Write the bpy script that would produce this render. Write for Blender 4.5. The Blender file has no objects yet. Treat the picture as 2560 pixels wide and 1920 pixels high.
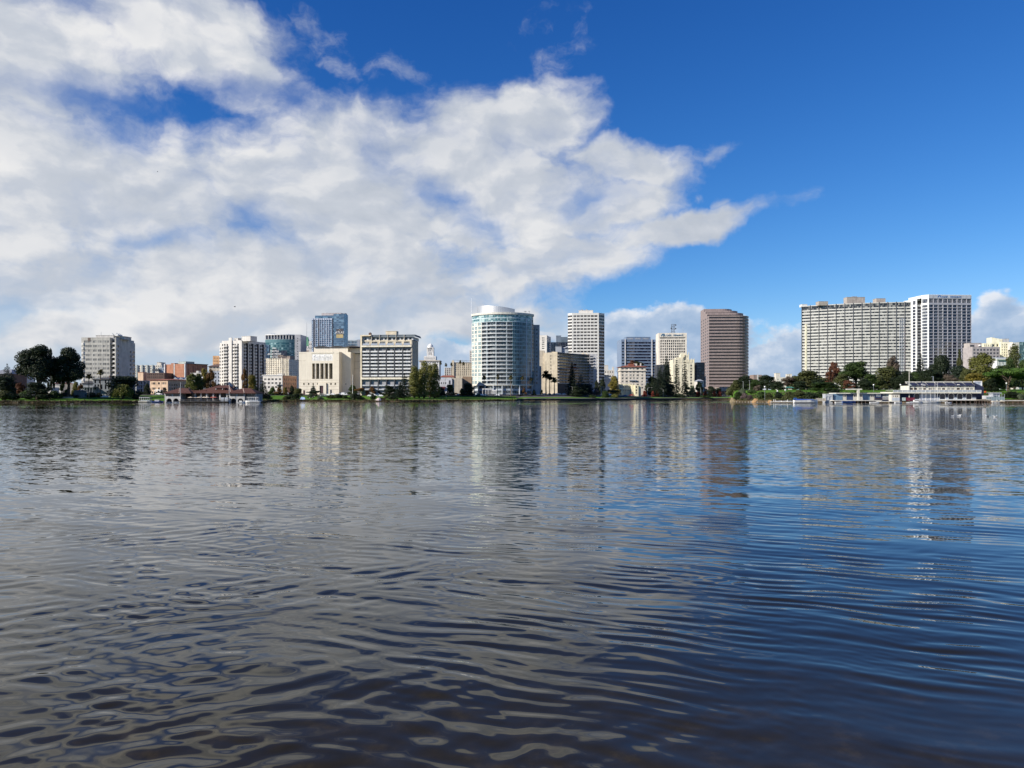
import bpy, math, random
import numpy as np
from math import sin, cos, radians, pi, sqrt, atan2
from mathutils import Vector
random.seed(7)
SC = bpy.context.scene
COL = SC.collection
# ---- survey frame: the photograph is 2560 x 1920; the lake lies along +Y, z = 0 is the water level
F, HC, YH = 1900.0, 3.5, 991.0
def wx(px, Y): return (px - 1280.0) / F * Y
def wz(py, Y): return HC + (YH - py) / F * Y
def lerp(a, b, t): return a + (b - a) * t
def interp(x, pts):
    if x <= pts[0][0]: return pts[0][1]
    for (x0, y0), (x1, y1) in zip(pts, pts[1:]):
        if x <= x1: return lerp(y0, y1, (x - x0) / (x1 - x0))
    return pts[-1][1]
SHORE = [(-1500, 300), (-400, 380), (0, 405), (200, 415), (350, 440), (400, 436), (480, 425), (560, 425), (640, 440), (680, 505), (760, 512), (1000, 512), (1100, 545),
         (1200, 560), (1290, 590), (1300, 605), (1400, 625), (1560, 695), (1700, 765), (1826, 790), (1838, 480), (1870, 455), (1930, 430), (2000, 412), (2120, 402),
         (2560, 402), (3000, 390), (3600, 340), (4200, 300)]
def shore(px): return interp(px, SHORE)
PROF_CITY = [(-60, -2.0), (-1, -.3), (0, 0.0), (1.5, .7), (8, 1.15), (48, 3.0), (72, 4.7), (95, 5.2), (130, 5.5), (5000, 5.5)]
PROF_WALL = [(-60, -2.0), (-1, -.3), (0, 0.2), (1.2, 1.75), (8, 2.0), (30, 3.3), (60, 4.6), (95, 5.2), (130, 5.5), (5000, 5.5)]
PROF_PEN = [(-60, -2.0), (-1, -.3), (0, 0.0), (2, 1.0), (10, 2.2), (24, 5.2), (45, 7.0), (80, 8.0), (200, 9.0), (420, 6.5), (600, 5.5), (5000, 5.5)]
def ground(px, d):
    c = interp(d, PROF_CITY); w = interp(d, PROF_WALL); p = interp(d, PROF_PEN)
    t = min(1, max(0, (px - 1285) / 30)); c = lerp(c, w, t)
    t = min(1, max(0, (px - 1826) / 14)); return lerp(c, p, t)
def gz(px, Y): return ground(px, Y - shore(px))
# ---- node and material helpers
def lin(c): return tuple((v / 255 / 12.92) if v <= 10 else ((v / 255 + .055) / 1.055) ** 2.4 for v in c)
class NT:
    def __init__(s, tree): s.t = tree; tree.nodes.clear()
    def n(s, kind, ins=None, **kw):
        nd = s.t.nodes.new(kind)
        for k, v in kw.items(): setattr(nd, k, v)
        for k, v in (ins or {}).items():
            if isinstance(v, bpy.types.NodeSocket): s.t.links.new(v, nd.inputs[k])
            else: nd.inputs[k].default_value = v
        return nd
    def m(s, op, a, b=0.0, c=0.0, clamp=False):
        return s.n('ShaderNodeMath', {0: a, 1: b, 2: c}, operation=op, use_clamp=clamp).outputs[0]
    def v(s, op, a, b=(0, 0, 0), out=0, sc=None):
        ins = {0: a, 1: b}
        if sc is not None: ins['Scale'] = sc
        return s.n('ShaderNodeVectorMath', ins, operation=op).outputs[out]
    def ramp(s, fac, stops, interpolation='LINEAR'):
        nd = s.n('ShaderNodeValToRGB', {0: fac}); cr = nd.color_ramp; cr.interpolation = interpolation
        while len(cr.elements) < len(stops): cr.elements.new(.5)
        for e, (p, c) in zip(cr.elements, stops):
            e.position = p; e.color = (*c, 1) if len(c) == 3 else c
        return nd.outputs[0]
    def mix(s, fac, a, b, blend='MIX'):
        nd = s.n('ShaderNodeMix', data_type='RGBA', blend_type=blend)
        for k, v in ((0, fac), (6, a), (7, b)):
            if isinstance(v, bpy.types.NodeSocket): s.t.links.new(v, nd.inputs[k])
            else: nd.inputs[k].default_value = v if k == 0 or len(v) == 4 else (*v, 1)
        return nd.outputs[2]
    def noise(s, vec, scale, detail=4, rough=.55, dist=0, out=0):
        return s.n('ShaderNodeTexNoise', {'Vector': vec, 'Scale': scale, 'Detail': detail, 'Roughness': rough, 'Distortion': dist}).outputs[out]
    def rng(s, x, a, b, c=0., d=1., smooth=False):
        return s.n('ShaderNodeMapRange', {0: x, 1: a, 2: b, 3: c, 4: d}, interpolation_type='SMOOTHSTEP' if smooth else 'LINEAR').outputs[0]
def newmat(name):
    m = bpy.data.materials.new(name); m.use_nodes = True
    return m, NT(m.node_tree)
MATS = {}
def M(name, rgb, rough=.75, var=.2, scale=.25, streak=.16, metal=0., spec=.4):
    """a wall, paint or metal with uneven colour and weathering streaks"""
    if name in MATS: return MATS[name]
    m, t = newmat(name)
    co = t.n('ShaderNodeTexCoord').outputs['Object']
    a = t.noise(co, scale, 6, .6); b = t.noise(t.v('MULTIPLY', co, (1.3, 1.3, .08)), .8, 3)
    f = t.m('ADD', t.rng(a, .3, .7, 1 - var, 1 + var), t.rng(b, .3, .7, -streak, streak))
    c = t.v('SCALE', (*rgb,), sc=f)
    p = t.n('ShaderNodeBsdfPrincipled', {'Base Color': c, 'Roughness': rough, 'Metallic': metal, 'Specular IOR Level': spec})
    t.n('ShaderNodeOutputMaterial', {0: p.outputs[0]})
    MATS[name] = m; return m
def G(name, dark, blind, p_blind=.2, rough=.06, cell=(.55, .55, .33), spec=.5):
    """window glass; now and then a drawn blind behind it"""
    if name in MATS: return MATS[name]
    m, t = newmat(name)
    co = t.n('ShaderNodeTexCoord').outputs['Object']
    r = t.n('ShaderNodeObjectInfo').outputs['Random']
    q = t.v('FLOOR', t.v('ADD', t.v('MULTIPLY', co, cell), (.37, .41, .29)))
    q = t.v('ADD', q, t.v('SCALE', (91.7, 37.3, 57.1), sc=r))
    w = t.n('ShaderNodeTexWhiteNoise', {'Vector': q}, noise_dimensions='3D').outputs[0]
    mid = tuple(lerp(a, b, .3) for a, b in zip(dark, blind))
    c = t.ramp(w, [(0, dark), (1 - 2.2 * p_blind, tuple(v * .7 for v in dark)), (1 - 1.9 * p_blind, mid), (1 - p_blind, blind)], 'CONSTANT')
    p = t.n('ShaderNodeBsdfPrincipled', {'Base Color': c, 'Roughness': rough, 'Specular IOR Level': spec})
    t.n('ShaderNodeOutputMaterial', {0: p.outputs[0]})
    MATS[name] = m; return m
def leafmat(name, a, b):
    if name in MATS: return MATS[name]
    m, t = newmat(name)
    r = t.n('ShaderNodeObjectInfo').outputs['Random']
    g = t.n('ShaderNodeNewGeometry').outputs['Random Per Island']
    co = t.n('ShaderNodeTexCoord').outputs['Object']
    n = t.noise(co, .45, 2)
    f = t.m('ADD', t.m('MULTIPLY', g, .55), t.m('MULTIPLY', t.rng(n, .3, .7), .45))
    c = t.mix(f, a, b)
    c = t.v('SCALE', c, sc=t.rng(r, 0, 1, .85, 1.2))
    p = t.n('ShaderNodeBsdfPrincipled', {'Base Color': c, 'Roughness': .6, 'Specular IOR Level': .25})
    tr = t.n('ShaderNodeBsdfTranslucent', {'Color': t.v('SCALE', c, sc=1.3)})
    mx = t.n('ShaderNodeMixShader', {0: .22, 1: p.outputs[0], 2: tr.outputs[0]})
    t.n('ShaderNodeOutputMaterial', {0: mx.outputs[0]})
    MATS[name] = m; return m
# ---- mesh builder
class MB:
    def __init__(s): s.v, s.f, s.m = [], [], []
    def poly(s, pts, m=0):
        i = len(s.v); s.v += [tuple(p) for p in pts]; s.f.append(tuple(range(i, i + len(pts)))); s.m.append(m)
    def quad(s, a, b, c, d, m=0): s.poly((a, b, c, d), m)
    def box(s, x0, x1, y0, y1, z0, z1, m=0):
        i = len(s.v)
        s.v += [(x, y, z) for z in (z0, z1) for x, y in ((x0, y0), (x1, y0), (x1, y1), (x0, y1))]
        for f in ((3, 2, 1, 0), (4, 5, 6, 7), (0, 1, 5, 4), (1, 2, 6, 5), (2, 3, 7, 6), (3, 0, 4, 7)):
            s.f.append(tuple(i + k for k in f)); s.m.append(m)
    def prism(s, pts, z0, z1, m=0, bottom=True, top=True):
        n = len(pts)
        for k in range(n):
            a, b = pts[k], pts[(k + 1) % n]
            s.quad((*a, z0), (*b, z0), (*b, z1), (*a, z1), m)
        if top: s.poly([(*p, z1) for p in pts], m)
        if bottom: s.poly([(*p, z0) for p in reversed(pts)], m)
    def tube(s, p, q, r0, r1=None, n=6, m=0, cap=True):
        r1 = r0 if r1 is None else r1
        p, q = Vector(p), Vector(q); d = (q - p).normalized()
        u = d.cross(Vector((0, 0, 1)) if abs(d.z) < .9 else Vector((1, 0, 0))).normalized(); w = d.cross(u)
        i = len(s.v)
        for c, r in ((p, r0), (q, r1)):
            for k in range(n):
                a = 2 * pi * k / n; s.v.append(tuple(c + u * (r * cos(a)) + w * (r * sin(a))))
        for k in range(n):
            j = (k + 1) % n
            s.f.append((i + k, i + j, i + n + j, i + n + k)); s.m.append(m)
        if cap:
            s.f.append(tuple(i + k for k in reversed(range(n)))); s.m.append(m)
            s.f.append(tuple(i + n + k for k in range(n))); s.m.append(m)
    def path(s, pts, rad, n=6, m=0):
        for a, b, r0, r1 in zip(pts, pts[1:], rad, rad[1:]): s.tube(a, b, r0, r1, n, m)
    def lathe(s, prof, n=16, c=(0, 0), m=0):
        i = len(s.v)
        for r, z in prof:
            for k in range(n):
                a = 2 * pi * k / n; s.v.append((c[0] + r * cos(a), c[1] + r * sin(a), z))
        for j in range(len(prof) - 1):
            for k in range(n):
                l = (k + 1) % n
                s.f.append((i + j * n + k, i + j * n + l, i + (j + 1) * n + l, i + (j + 1) * n + k)); s.m.append(m)
        s.f.append(tuple(i + (len(prof) - 1) * n + k for k in range(n))); s.m.append(m)
    def hip(s, x0, x1, y0, y1, z0, z1, r0, r1, m=0, eave=.25):
        """hipped roof with its ridge from x = r0 to r1"""
        ym = (y0 + y1) / 2
        s.box(x0, x1, y0, y1, z0 - eave, z0, m)
        a, b, c, d = (x0, y0, z0), (x1, y0, z0), (x1, y1, z0), (x0, y1, z0); e, f = (r0, ym, z1), (r1, ym, z1)
        s.quad(a, b, f, e, m); s.quad(c, d, e, f, m); s.poly((d, a, e), m); s.poly((b, c, f), m)
    def mesh(s, name, mats, smooth=False):
        me = bpy.data.meshes.new(name); me.from_pydata(s.v, [], s.f)
        for k in (mats if isinstance(mats, (list, tuple)) else [mats]): me.materials.append(k)
        if any(s.m): me.polygons.foreach_set('material_index', s.m)
        if smooth: me.polygons.foreach_set('use_smooth', [True] * len(s.f))
        me.update(); return me
    def build(s, name, mats, parent=None, smooth=False):
        return link(name, s.mesh(name, mats, smooth), parent)
def link(name, data, parent=None):
    o = bpy.data.objects.new(name, data); COL.objects.link(o)
    if parent: o.parent = parent
    return o
def tag(o, label=None, cat=None, group=None, kind=None):
    for k, v in (('label', label), ('category', cat), ('group', group), ('kind', kind)):
        if v: o[k] = v
    return o
def thing(name, label, cat, loc=(0, 0, 0), rz=0, group=None):
    o = link(name, None); o.location = loc; o.rotation_euler.z = rz
    o.empty_display_size = .5
    return tag(o, label, cat, group)
def clone(root, loc=None, rz=None, label=None, scale=None):
    """a thing with copies of its parts and their sub-parts"""
    r = root.copy(); COL.objects.link(r)
    for ch in root.children:
        c = ch.copy(); COL.objects.link(c); c.parent = r
        for g in ch.children:
            e = g.copy(); COL.objects.link(e); e.parent = c
    if loc is not None: r.location = loc
    if rz is not None: r.rotation_euler.z = rz
    if scale is not None: r.scale = scale
    if label: r['label'] = label
    return r
# ---- buildings
class Face:
    def __init__(s, a, b):
        s.o = a; s.w = sqrt((b[0] - a[0]) ** 2 + (b[1] - a[1]) ** 2)
        s.d = ((b[0] - a[0]) / s.w, (b[1] - a[1]) / s.w); s.n = (s.d[1], -s.d[0])
    def p(s, x, z, d=0.):
        return (s.o[0] + s.d[0] * x - s.n[0] * d, s.o[1] + s.d[1] * x - s.n[1] * d, z)
WINMESH = {}
def win_mesh(w, h, bars, mats, hb=0):
    key = (round(w, 2), round(h, 2), bars, hb, mats[0].name, mats[1].name)
    if key not in WINMESH:
        b = MB(); b.quad((0, 0, 0), (w, 0, 0), (w, 0, h), (0, 0, h), 0)
        t = min(.12, w * .06)
        xs = [0, w - t] + [w * (k + 1) / (bars + 1) - t / 2 for k in range(bars)]
        for x in xs: b.box(x, x + t, -.06, .04, 0, h, 1)
        for k in range(hb): z = h * (k + 1) / (hb + 1); b.box(0, w, -.07, .03, z - t / 2, z + t / 2, 1)
        WINMESH[key] = b.mesh('window', list(mats))
    return WINMESH[key]
class B:
    """a building: an Empty at its front left corner, x along the front, y into the depth"""
    def __init__(s, name, label, px0, px1, Y, anchor='l', phi=0., zb=5., D=20., dpx=None, cat='building'):
        ph = radians(phi); c, n = cos(ph), sin(ph); s.Y, s.zb = Y, zb
        if anchor == 'l':
            o = (wx(px0, Y), Y); k = (px1 - 1280) / F; s.W = (k * o[1] - o[0]) / (c + k * n)
        else:
            a = (wx(px1, Y), Y); k = (px0 - 1280) / F; s.W = (a[0] - k * a[1]) / (c + k * n)
            o = (a[0] - s.W * c, a[1] + s.W * n)
        s.o, s.c, s.n, s.D = o, c, n, D
        if dpx is not None:
            k = (dpx - 1280) / F; r = (o[0] + s.W * c, o[1] - s.W * n) if dpx > px1 else o
            s.D = (k * r[1] - r[0]) / (n - k * c)
        s.root = thing(name, label, cat, (o[0], o[1], zb), -ph); s.parts = {}; s.wins = []
    def z(s, py, Y=None): return wz(py, Y or s.Y) - s.zb
    def x(s, px):
        k = (px - 1280) / F; return (k * s.o[1] - s.o[0]) / (s.c + k * s.n)
    def pt(s, px, Y):
        dx, dy = wx(px, Y) - s.o[0], Y - s.o[1]
        return (dx * s.c - dy * s.n, dx * s.n + dy * s.c)
    def part(s, name, mat, key=None):
        k = key or (name, mat.name)
        if k not in s.parts: s.parts[k] = (name, mat, MB())
        return s.parts[k][2]
    def facade(s, mat, face, z0, z1, rows, glass, d=.3, frame=None, bars=0, hb=0, pname='window', part='wall'):
        mb = s.part(part, mat); W = face.w; P = face.p; z = z0 = -4 if z0 == 0 else z0
        frame = frame or mat
        for a, b, ops in rows:
            if a > z + 1e-4: mb.quad(P(0, z), P(W, z), P(W, a), P(0, a))
            x = 0
            for p, q in ops:
                if p > x + 1e-4: mb.quad(P(x, a), P(p, a), P(p, b), P(x, b))
                mb.quad(P(p, a), P(p, a, d), P(p, b, d), P(p, b)); mb.quad(P(q, a), P(q, b), P(q, b, d), P(q, a, d))
                mb.quad(P(p, a), P(q, a), P(q, a, d), P(p, a, d)); mb.quad(P(p, b), P(p, b, d), P(q, b, d), P(q, b))
                s.wins.append((pname, P(p, a, d), atan2(face.d[1], face.d[0]), q - p, b - a, bars, hb, (glass, frame)))
                x = q
            if x < W - 1e-4: mb.quad(P(x, a), P(W, a), P(W, b), P(x, b))
            z = b
        if z < z1 - 1e-4: mb.quad(P(0, z), P(W, z), P(W, z1), P(0, z1))
    def block(s, mat, x0, x1, y0, y1, z0, z1, front=(), right=(), left=(), glass=None, roof=None, par=.8, **kw):
        """walls of a box with openings, a parapet and a roof deck"""
        f, r, l, bk = Face((x0, y0), (x1, y0)), Face((x1, y0), (x1, y1)), Face((x0, y1), (x0, y0)), Face((x1, y1), (x0, y1))
        s.facade(mat, f, z0, z1, front, glass, **kw); s.facade(mat, r, z0, z1, right, glass, **kw)
        s.facade(mat, l, z0, z1, left, glass, **kw); s.facade(mat, bk, z0, z1, (), glass)
        mb = s.part('wall', mat); t = .35
        for a0, a1, b0, b1 in ((x0, x1, y0, y0 + t), (x0, x1, y1 - t, y1), (x0, x0 + t, y0 + t, y1 - t), (x1 - t, x1, y0 + t, y1 - t)):
            mb.quad((a0, b0, z1), (a1, b0, z1), (a1, b1, z1), (a0, b1, z1))
        for f2 in (Face((x0 + t, y1 - t), (x1 - t, y1 - t)), Face((x1 - t, y0 + t), (x0 + t, y0 + t)), Face((x0 + t, y0 + t), (x0 + t, y1 - t)), Face((x1 - t, y1 - t), (x1 - t, y0 + t))):
            mb.quad(f2.p(0, z1 - par), f2.p(f2.w, z1 - par), f2.p(f2.w, z1), f2.p(0, z1))
        s.part('roof', roof or M('roof_gravel', (.25, .24, .23), .9)).quad((x0 + t, y0 + t, z1 - par), (x1 - t, y0 + t, z1 - par), (x1 - t, y1 - t, z1 - par), (x0 + t, y1 - t, z1 - par))
    def banded(s, mat, pts, z0, z1, rows, glass, d=.4, pname='window_band', part='wall', mull=0, mullmat=None, every=1):
        """spandrels along a polyline with recessed ribbons of glass"""
        n = len(pts); fs = [Face(a, b) for a, b in zip(pts, pts[1:])]; inn = []
        for k in range(n):
            ns = [fs[j].n for j in (k - 1, k) if 0 <= j < n - 1]
            ax, ay = sum(q[0] for q in ns), sum(q[1] for q in ns); l = sqrt(ax * ax + ay * ay)
            ax, ay = ax / l, ay / l; co = max(.5, ax * ns[0][0] + ay * ns[0][1])
            inn.append((pts[k][0] - ax * d / co, pts[k][1] - ay * d / co))
        mb = s.part(part, mat); z = z0
        def strip(q, P0, P1, za, zb):
            for k in range(n - 1): q.quad((*P0[k], za), (*P0[k + 1], za), (*P1[k + 1], zb), (*P1[k], zb))
        for a, b in rows:
            if a > z: strip(mb, pts, pts, z, a)
            strip(mb, pts, inn, a, a); strip(mb, inn, pts, b, b)
            g = MB(); strip(g, inn, inn, a, b)
            if mull:
                for f2 in [Face(p, q) for p, q in zip(inn, inn[1:])]:
                    c = max(1, round(f2.w / mull))
                    for k in range(c):
                        x = f2.w * (k + .5) / c; t = .06
                        A, Bq, C, Dq = f2.p(x - t, a, -.1), f2.p(x + t, a, -.1), f2.p(x + t, b, -.1), f2.p(x - t, b, -.1)
                        g.quad(A, Bq, C, Dq, 1)
            o = g.build(pname, [glass, mullmat or mat], s.root); z = b
        if z < z1: strip(mb, pts, pts, z, z1)
        return inn
    def cap(s, name, mat, pts, z0, z1): s.part(name, mat).prism(pts, z0, z1)
    def finish(s, limit=100):
        for name, mat, mb in s.parts.values():
            if mb.f: mb.build(name, mat, s.root)
        s.wins.sort(key=lambda w: -w[3] * w[4])
        rest = {}
        for k, (nm, loc, rz, w, h, bars, hb, mats) in enumerate(s.wins):
            me = win_mesh(w, h, bars, mats, hb)
            if k < limit:
                o = link(nm, me, s.root); o.location = loc; o.rotation_euler.z = rz
            else: rest.setdefault(nm, []).append((loc, rz, w, h, mats))
        for nm, L in rest.items():
            mb = MB()
            for loc, rz, w, h, mats in L:
                c, n = cos(rz), sin(rz)
                mb.quad(loc, (loc[0] + c * w, loc[1] + n * w, loc[2]), (loc[0] + c * w, loc[1] + n * w, loc[2] + h), (loc[0], loc[1], loc[2] + h))
            tag(mb.build(nm, L[0][4][0], s.root), kind='stuff')
        return s.root
def grid(W, n, fill, zs, h, m0=0., m1=None):
    """rows of n evenly spaced openings; zs = the sills"""
    m1 = m0 if m1 is None else m1; c = (W - m0 - m1) / n
    return [(z, z + h, [(m0 + c * (k + .5 - fill / 2), m0 + c * (k + .5 + fill / 2)) for k in range(n)]) for z in sorted(zs)]
def off(rows, x0): return [(a, b, [(p - x0, q - x0) for p, q in o]) for a, b, o in rows]
def arange(a, b, st):
    out = []
    while a < b - 1e-6: out.append(a); a += st
    return out
FONT_CACHE = {}
def text(body, size, mat, parent, loc, rz=0., depth=.08, name='lettering', sx=1.):
    cu = bpy.data.curves.new(name, 'FONT'); cu.body = body; cu.size = size; cu.extrude = depth; cu.align_x = 'CENTER'; cu.resolution_u = 2
    tmp = bpy.data.objects.new(name, cu); COL.objects.link(tmp)
    me = bpy.data.meshes.new_from_object(tmp.evaluated_get(bpy.context.evaluated_depsgraph_get()))
    bpy.data.objects.remove(tmp); me.materials.clear(); me.materials.append(mat)
    o = link(name, me, parent); o.location = loc; o.rotation_euler = (pi / 2, 0, rz); o.scale.x = sx; return o
# ---- camera, sun, sky
cam = bpy.data.cameras.new('camera'); co_ = link('camera', cam); SC.camera = co_
co_.location = (0, 0, HC); co_.rotation_euler = (pi / 2, 0, 0)
cam.sensor_width = 36; cam.lens = 36 * F / 2560; cam.shift_y = (YH - 960) / 2560; cam.clip_start = .5; cam.clip_end = 20000
EL, AZ = radians(29), atan2(-.885, -.465)
sd = Vector((cos(EL) * sin(AZ), cos(EL) * cos(AZ), sin(EL)))
sun = bpy.data.lights.new('sun', 'SUN'); sun.energy = 5.0; sun.angle = radians(.53); sun.color = (1, .93, .82)
so = link('sun', sun); so.rotation_euler = (-sd).to_track_quat('-Z', 'Y').to_euler(); so.location = (0, 0, 300)
SC.view_settings.view_transform = 'Standard'; SC.view_settings.look = 'None'; SC.view_settings.exposure = .45; SC.view_settings.gamma = 1
SC.cycles.max_bounces = 6; SC.cycles.diffuse_bounces = 2; SC.cycles.glossy_bounces = 3; SC.cycles.caustics_reflective = False; SC.cycles.caustics_refractive = False
SC.cycles.sample_clamp_indirect = 6
w = bpy.data.worlds.new('World'); SC.world = w; w.use_nodes = True
t = NT(w.node_tree)
sky = t.n('ShaderNodeTexSky', sky_type='NISHITA', sun_disc=False, sun_elevation=EL, sun_rotation=AZ, altitude=300, air_density=1.0, dust_density=.0, ozone_density=3.0)
cs = t.n('ShaderNodeSeparateColor', {0: sky.outputs[0]}).outputs      # the film's deep blue: a tone curve per channel
def curve(x, g, k): return t.m('MULTIPLY', t.m('POWER', t.m('MULTIPLY', x, .105), g), k / .105)
skyc = t.n('ShaderNodeCombineColor', {0: curve(cs[0], 1.81, 1.1), 1: curve(cs[1], 1.26, .93), 2: curve(cs[2], .94, 1.13)}).outputs[0]
D = t.n('ShaderNodeTexCoord').outputs['Generated']
sep = t.n('ShaderNodeSeparateXYZ', {0: D}); dx, dy, dz = sep.outputs
az = t.m('ARCTAN2', dx, dy); el = t.m('ARCSINE', dz)
# the cloud deck is a plane high above: its texture is drawn in plane coordinates, the weather pattern in azimuth and elevation
q = t.v('SCALE', D, sc=t.m('DIVIDE', 1.0, t.m('ADD', t.m('MAXIMUM', dz, 0.0), .24)))
warp = t.v('SUBTRACT', t.noise(q, 1.1, 3, .6, out=1), (.5, .5, .5))
sph = t.n('ShaderNodeCombineXYZ', {0: az, 1: el, 2: 0.0}).outputs[0]
w2 = t.v('MULTIPLY', t.v('SUBTRACT', t.noise(sph, 7.0, 5, .6, out=1), (.5, .5, .5)), (.13, .085, 0))
sphw = t.v('ADD', sph, w2)
def blob(px, py, rx, ry, rot=0.):
    a = math.atan((px - 1280) / F); e = math.atan((YH - py) / F * cos(a)); k = cos(a) ** 2
    mp = t.n('ShaderNodeMapping', {'Vector': sphw, 'Location': (a, e, 0), 'Rotation': (0, 0, radians(-rot)), 'Scale': (rx / F * k, ry / F * cos(a) * cos(e) ** 2, 1)}, vector_type='TEXTURE')
    return t.m('SUBTRACT', 1.0, t.v('LENGTH', mp.outputs[0], out=1))
POS = [(60, 130, 420, 230, 0), (430, 60, 350, 150, 0), (560, 140, 270, 115, 24), (-60, 470, 420, 330, 0), (330, 480, 470, 250, 0), (800, 500, 480, 230, 8), (900, 340, 260, 130, 0), (1160, 400, 320, 195, -12),
       (1330, 300, 200, 135, -10), (1300, 520, 420, 160, -8), (1560, 400, 210, 70, 6), (700, 700, 900, 190, 0), (1350, 660, 330, 110, -10), (1700, 570, 300, 56, -11), (1480, 520, 260, 90, -8), (100, 760, 520, 200, 0),
       (560, 820, 520, 60, 0), (1080, 800, 420, 70, 0), (-700, 400, 500, 600, 0)]
WISP = [(1780, 375, 85, 34, -20, .55), (1745, 482, 34, 20, 0, .5), (1832, 492, 34, 22, 0, .5), (800, 60, 70, 90, 40, .5), (860, 170, 90, 60, 30, .5), (1390, 110, 90, 100, -50, .25), (1000, 170, 90, 50, 0, .25)]
HOLE = [(250, 232, 230, 60, -3, .95), (570, 205, 190, 45, -4, .9), (720, 235, 110, 75, 10, 1.2), (880, 20, 200, 110, 30, 1.2), (900, 110, 130, 95, 0, 1.1), (650, 565, 110, 60, 10, .6), (945, 395, 95, 60, 20, .4), (1085, 490, 100, 50, 20, .55), (-15, 790, 110, 70, 0, 1.1), (1200, 560, 80, 40, 0, .4),
        (300, 330, 100, 50, 0, .7), (420, 590, 110, 30, 0, .6), (1010, 215, 90, 40, 0, .7), (1480, 490, 120, 35, -10, .45)]
LOWC = [(1640, 900, 230, 150, 0), (1760, 860, 190, 110, 0), (1700, 830, 160, 80, 0), (1560, 830, 120, 70, -10), (1950, 905, 170, 125, 0), (2120, 960, 200, 130, 0), (2500, 850, 170, 125, 0), (2640, 900, 300, 180, 0), (2300, 970, 340, 100, 0), (400, 872, 90, 34, 0), (40, 900, 90, 80, 0), (140, 830, 110, 50, 0), (560, 905, 200, 34, 0),
        (820, 880, 200, 40, 0), (1420, 930, 160, 60, 0), (1100, 900, 260, 60, 0), (1360, 850, 90, 40, 0)]
def union(L):
    r = None
    for b in L:
        f = blob(*b[:5])
        if len(b) > 5: f = t.m('MULTIPLY', f, b[5])
        r = f if r is None else t.m('SMOOTH_MAX', r, f, .10)
    return r
mass = union(POS); holes = union(HOLE); wisp = union(WISP); low = union(LOWC)
def relief(off):
    qq = t.v('MULTIPLY', t.v('ADD', t.v('ADD', sph, off), t.v('SCALE', w2, sc=.55)), (1, 1.75, 1))
    return t.noise(qq, 7.5, 6, .52)
n0 = relief((0, 0, 0)); n1 = relief((-.022, .012, 0))
fine = t.noise(t.v('MULTIPLY', t.v('ADD', sph, t.v('SCALE', w2, sc=.8)), (1, 1.4, 1)), 20.0, 7, .6)
core = t.m('DIVIDE', t.m('MINIMUM', mass, .6), .6)
nf = t.m('ADD', t.m('MULTIPLY', t.m('SUBTRACT', n0, .5), 1.15), t.m('MULTIPLY', t.m('SUBTRACT', fine, .5), 1.0))
base = t.rng(t.m('ADD', core, nf), -.08, .85, smooth=True)
gap = t.rng(t.m('SUBTRACT', holes, t.m('MULTIPLY', nf, .75)), -.3, 1.1, smooth=True)
thin = t.rng(t.m('ADD', n0, t.m('MULTIPLY', t.m('SUBTRACT', fine, .5), .4)), .30, .56, .80, 1.0, smooth=True)
a_main = t.m('MULTIPLY', t.m('MULTIPLY', base, thin), t.m('SUBTRACT', 1.0, t.m('MULTIPLY', gap, .85)))
d_main = t.m('SUBTRACT', t.m('ADD', t.m('MULTIPLY', core, .9), nf), t.m('MULTIPLY', gap, .8))
d_wisp = t.m('ADD', t.m('MULTIPLY', wisp, .9), t.m('MULTIPLY', t.m('SUBTRACT', fine, .5), 1.5))
a_wisp = t.m('MULTIPLY', t.rng(d_wisp, .05, .75, smooth=True), .6)
lown = t.noise(t.v('MULTIPLY', sph, (1, 1.3, 1)), 15.0, 7, .55)
d_low = t.m('ADD', low, t.m('MULTIPLY', t.m('SUBTRACT', lown, .5), 1.5))
a_low = t.m('MULTIPLY', t.rng(d_low, .12, .36, smooth=True), .95)
front = t.rng(dy, -.2, .25)                      # away from the photograph: broken cloud over all the rest of the sky
a_back = t.m('MULTIPLY', t.rng(t.noise(q, .9, 7, .6), .55, .72, smooth=True), t.m('SUBTRACT', 1.0, front))
upper = t.m('MAXIMUM', t.m('MULTIPLY', t.m('MAXIMUM', a_main, a_wisp), front), a_back)
# light in the cloud: bright where the deck thickens towards the sun, grey where it lies in its own shade
lit = t.rng(t.m('SUBTRACT', n0, n1), -.09, .09)
thick = t.rng(d_main, .2, 1.5)
big = t.noise(t.v('MULTIPLY', sphw, (1, 2.2, 1)), 3.2, 4, .55)
sh = t.m('ADD', t.m('MULTIPLY', lit, .46), t.m('ADD', t.m('MULTIPLY', t.rng(big, .34, .66), .44), .09))
sh = t.m('SUBTRACT', sh, t.m('MULTIPLY', thick, .10))
sunside = t.rng(az, -1.1, .5, .10, -.06)
sh = t.m('ADD', sh, sunside, clamp=True)
ccol = t.ramp(sh, [(0, (.47, .52, .60)), (.45, (.58, .62, .69)), (1, (.90, .89, .88))])
lown1 = t.noise(t.v('MULTIPLY', t.v('ADD', sph, (-.010, .012, 0)), (1, 1.3, 1)), 15.0, 7, .55)
lsh = t.m('ADD', t.rng(d_low, .15, .75, .75, .15), t.rng(t.m('SUBTRACT', lown, lown1), -.12, .12, -.35, .35), clamp=True)
lcol = t.ramp(lsh, [(0, (.33, .46, .66)), (.45, (.46, .57, .74)), (1, (.90, .91, .94))])
lcol2 = t.mix(t.rng(az, -.35, -.05), (.50, .59, .70), lcol)
bg_s = t.n('ShaderNodeBackground', {'Color': skyc, 'Strength': .077})
bg_l = t.n('ShaderNodeBackground', {'Color': lcol2, 'Strength': .732})
bg_c = t.n('ShaderNodeBackground', {'Color': ccol, 'Strength': .732})
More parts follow.
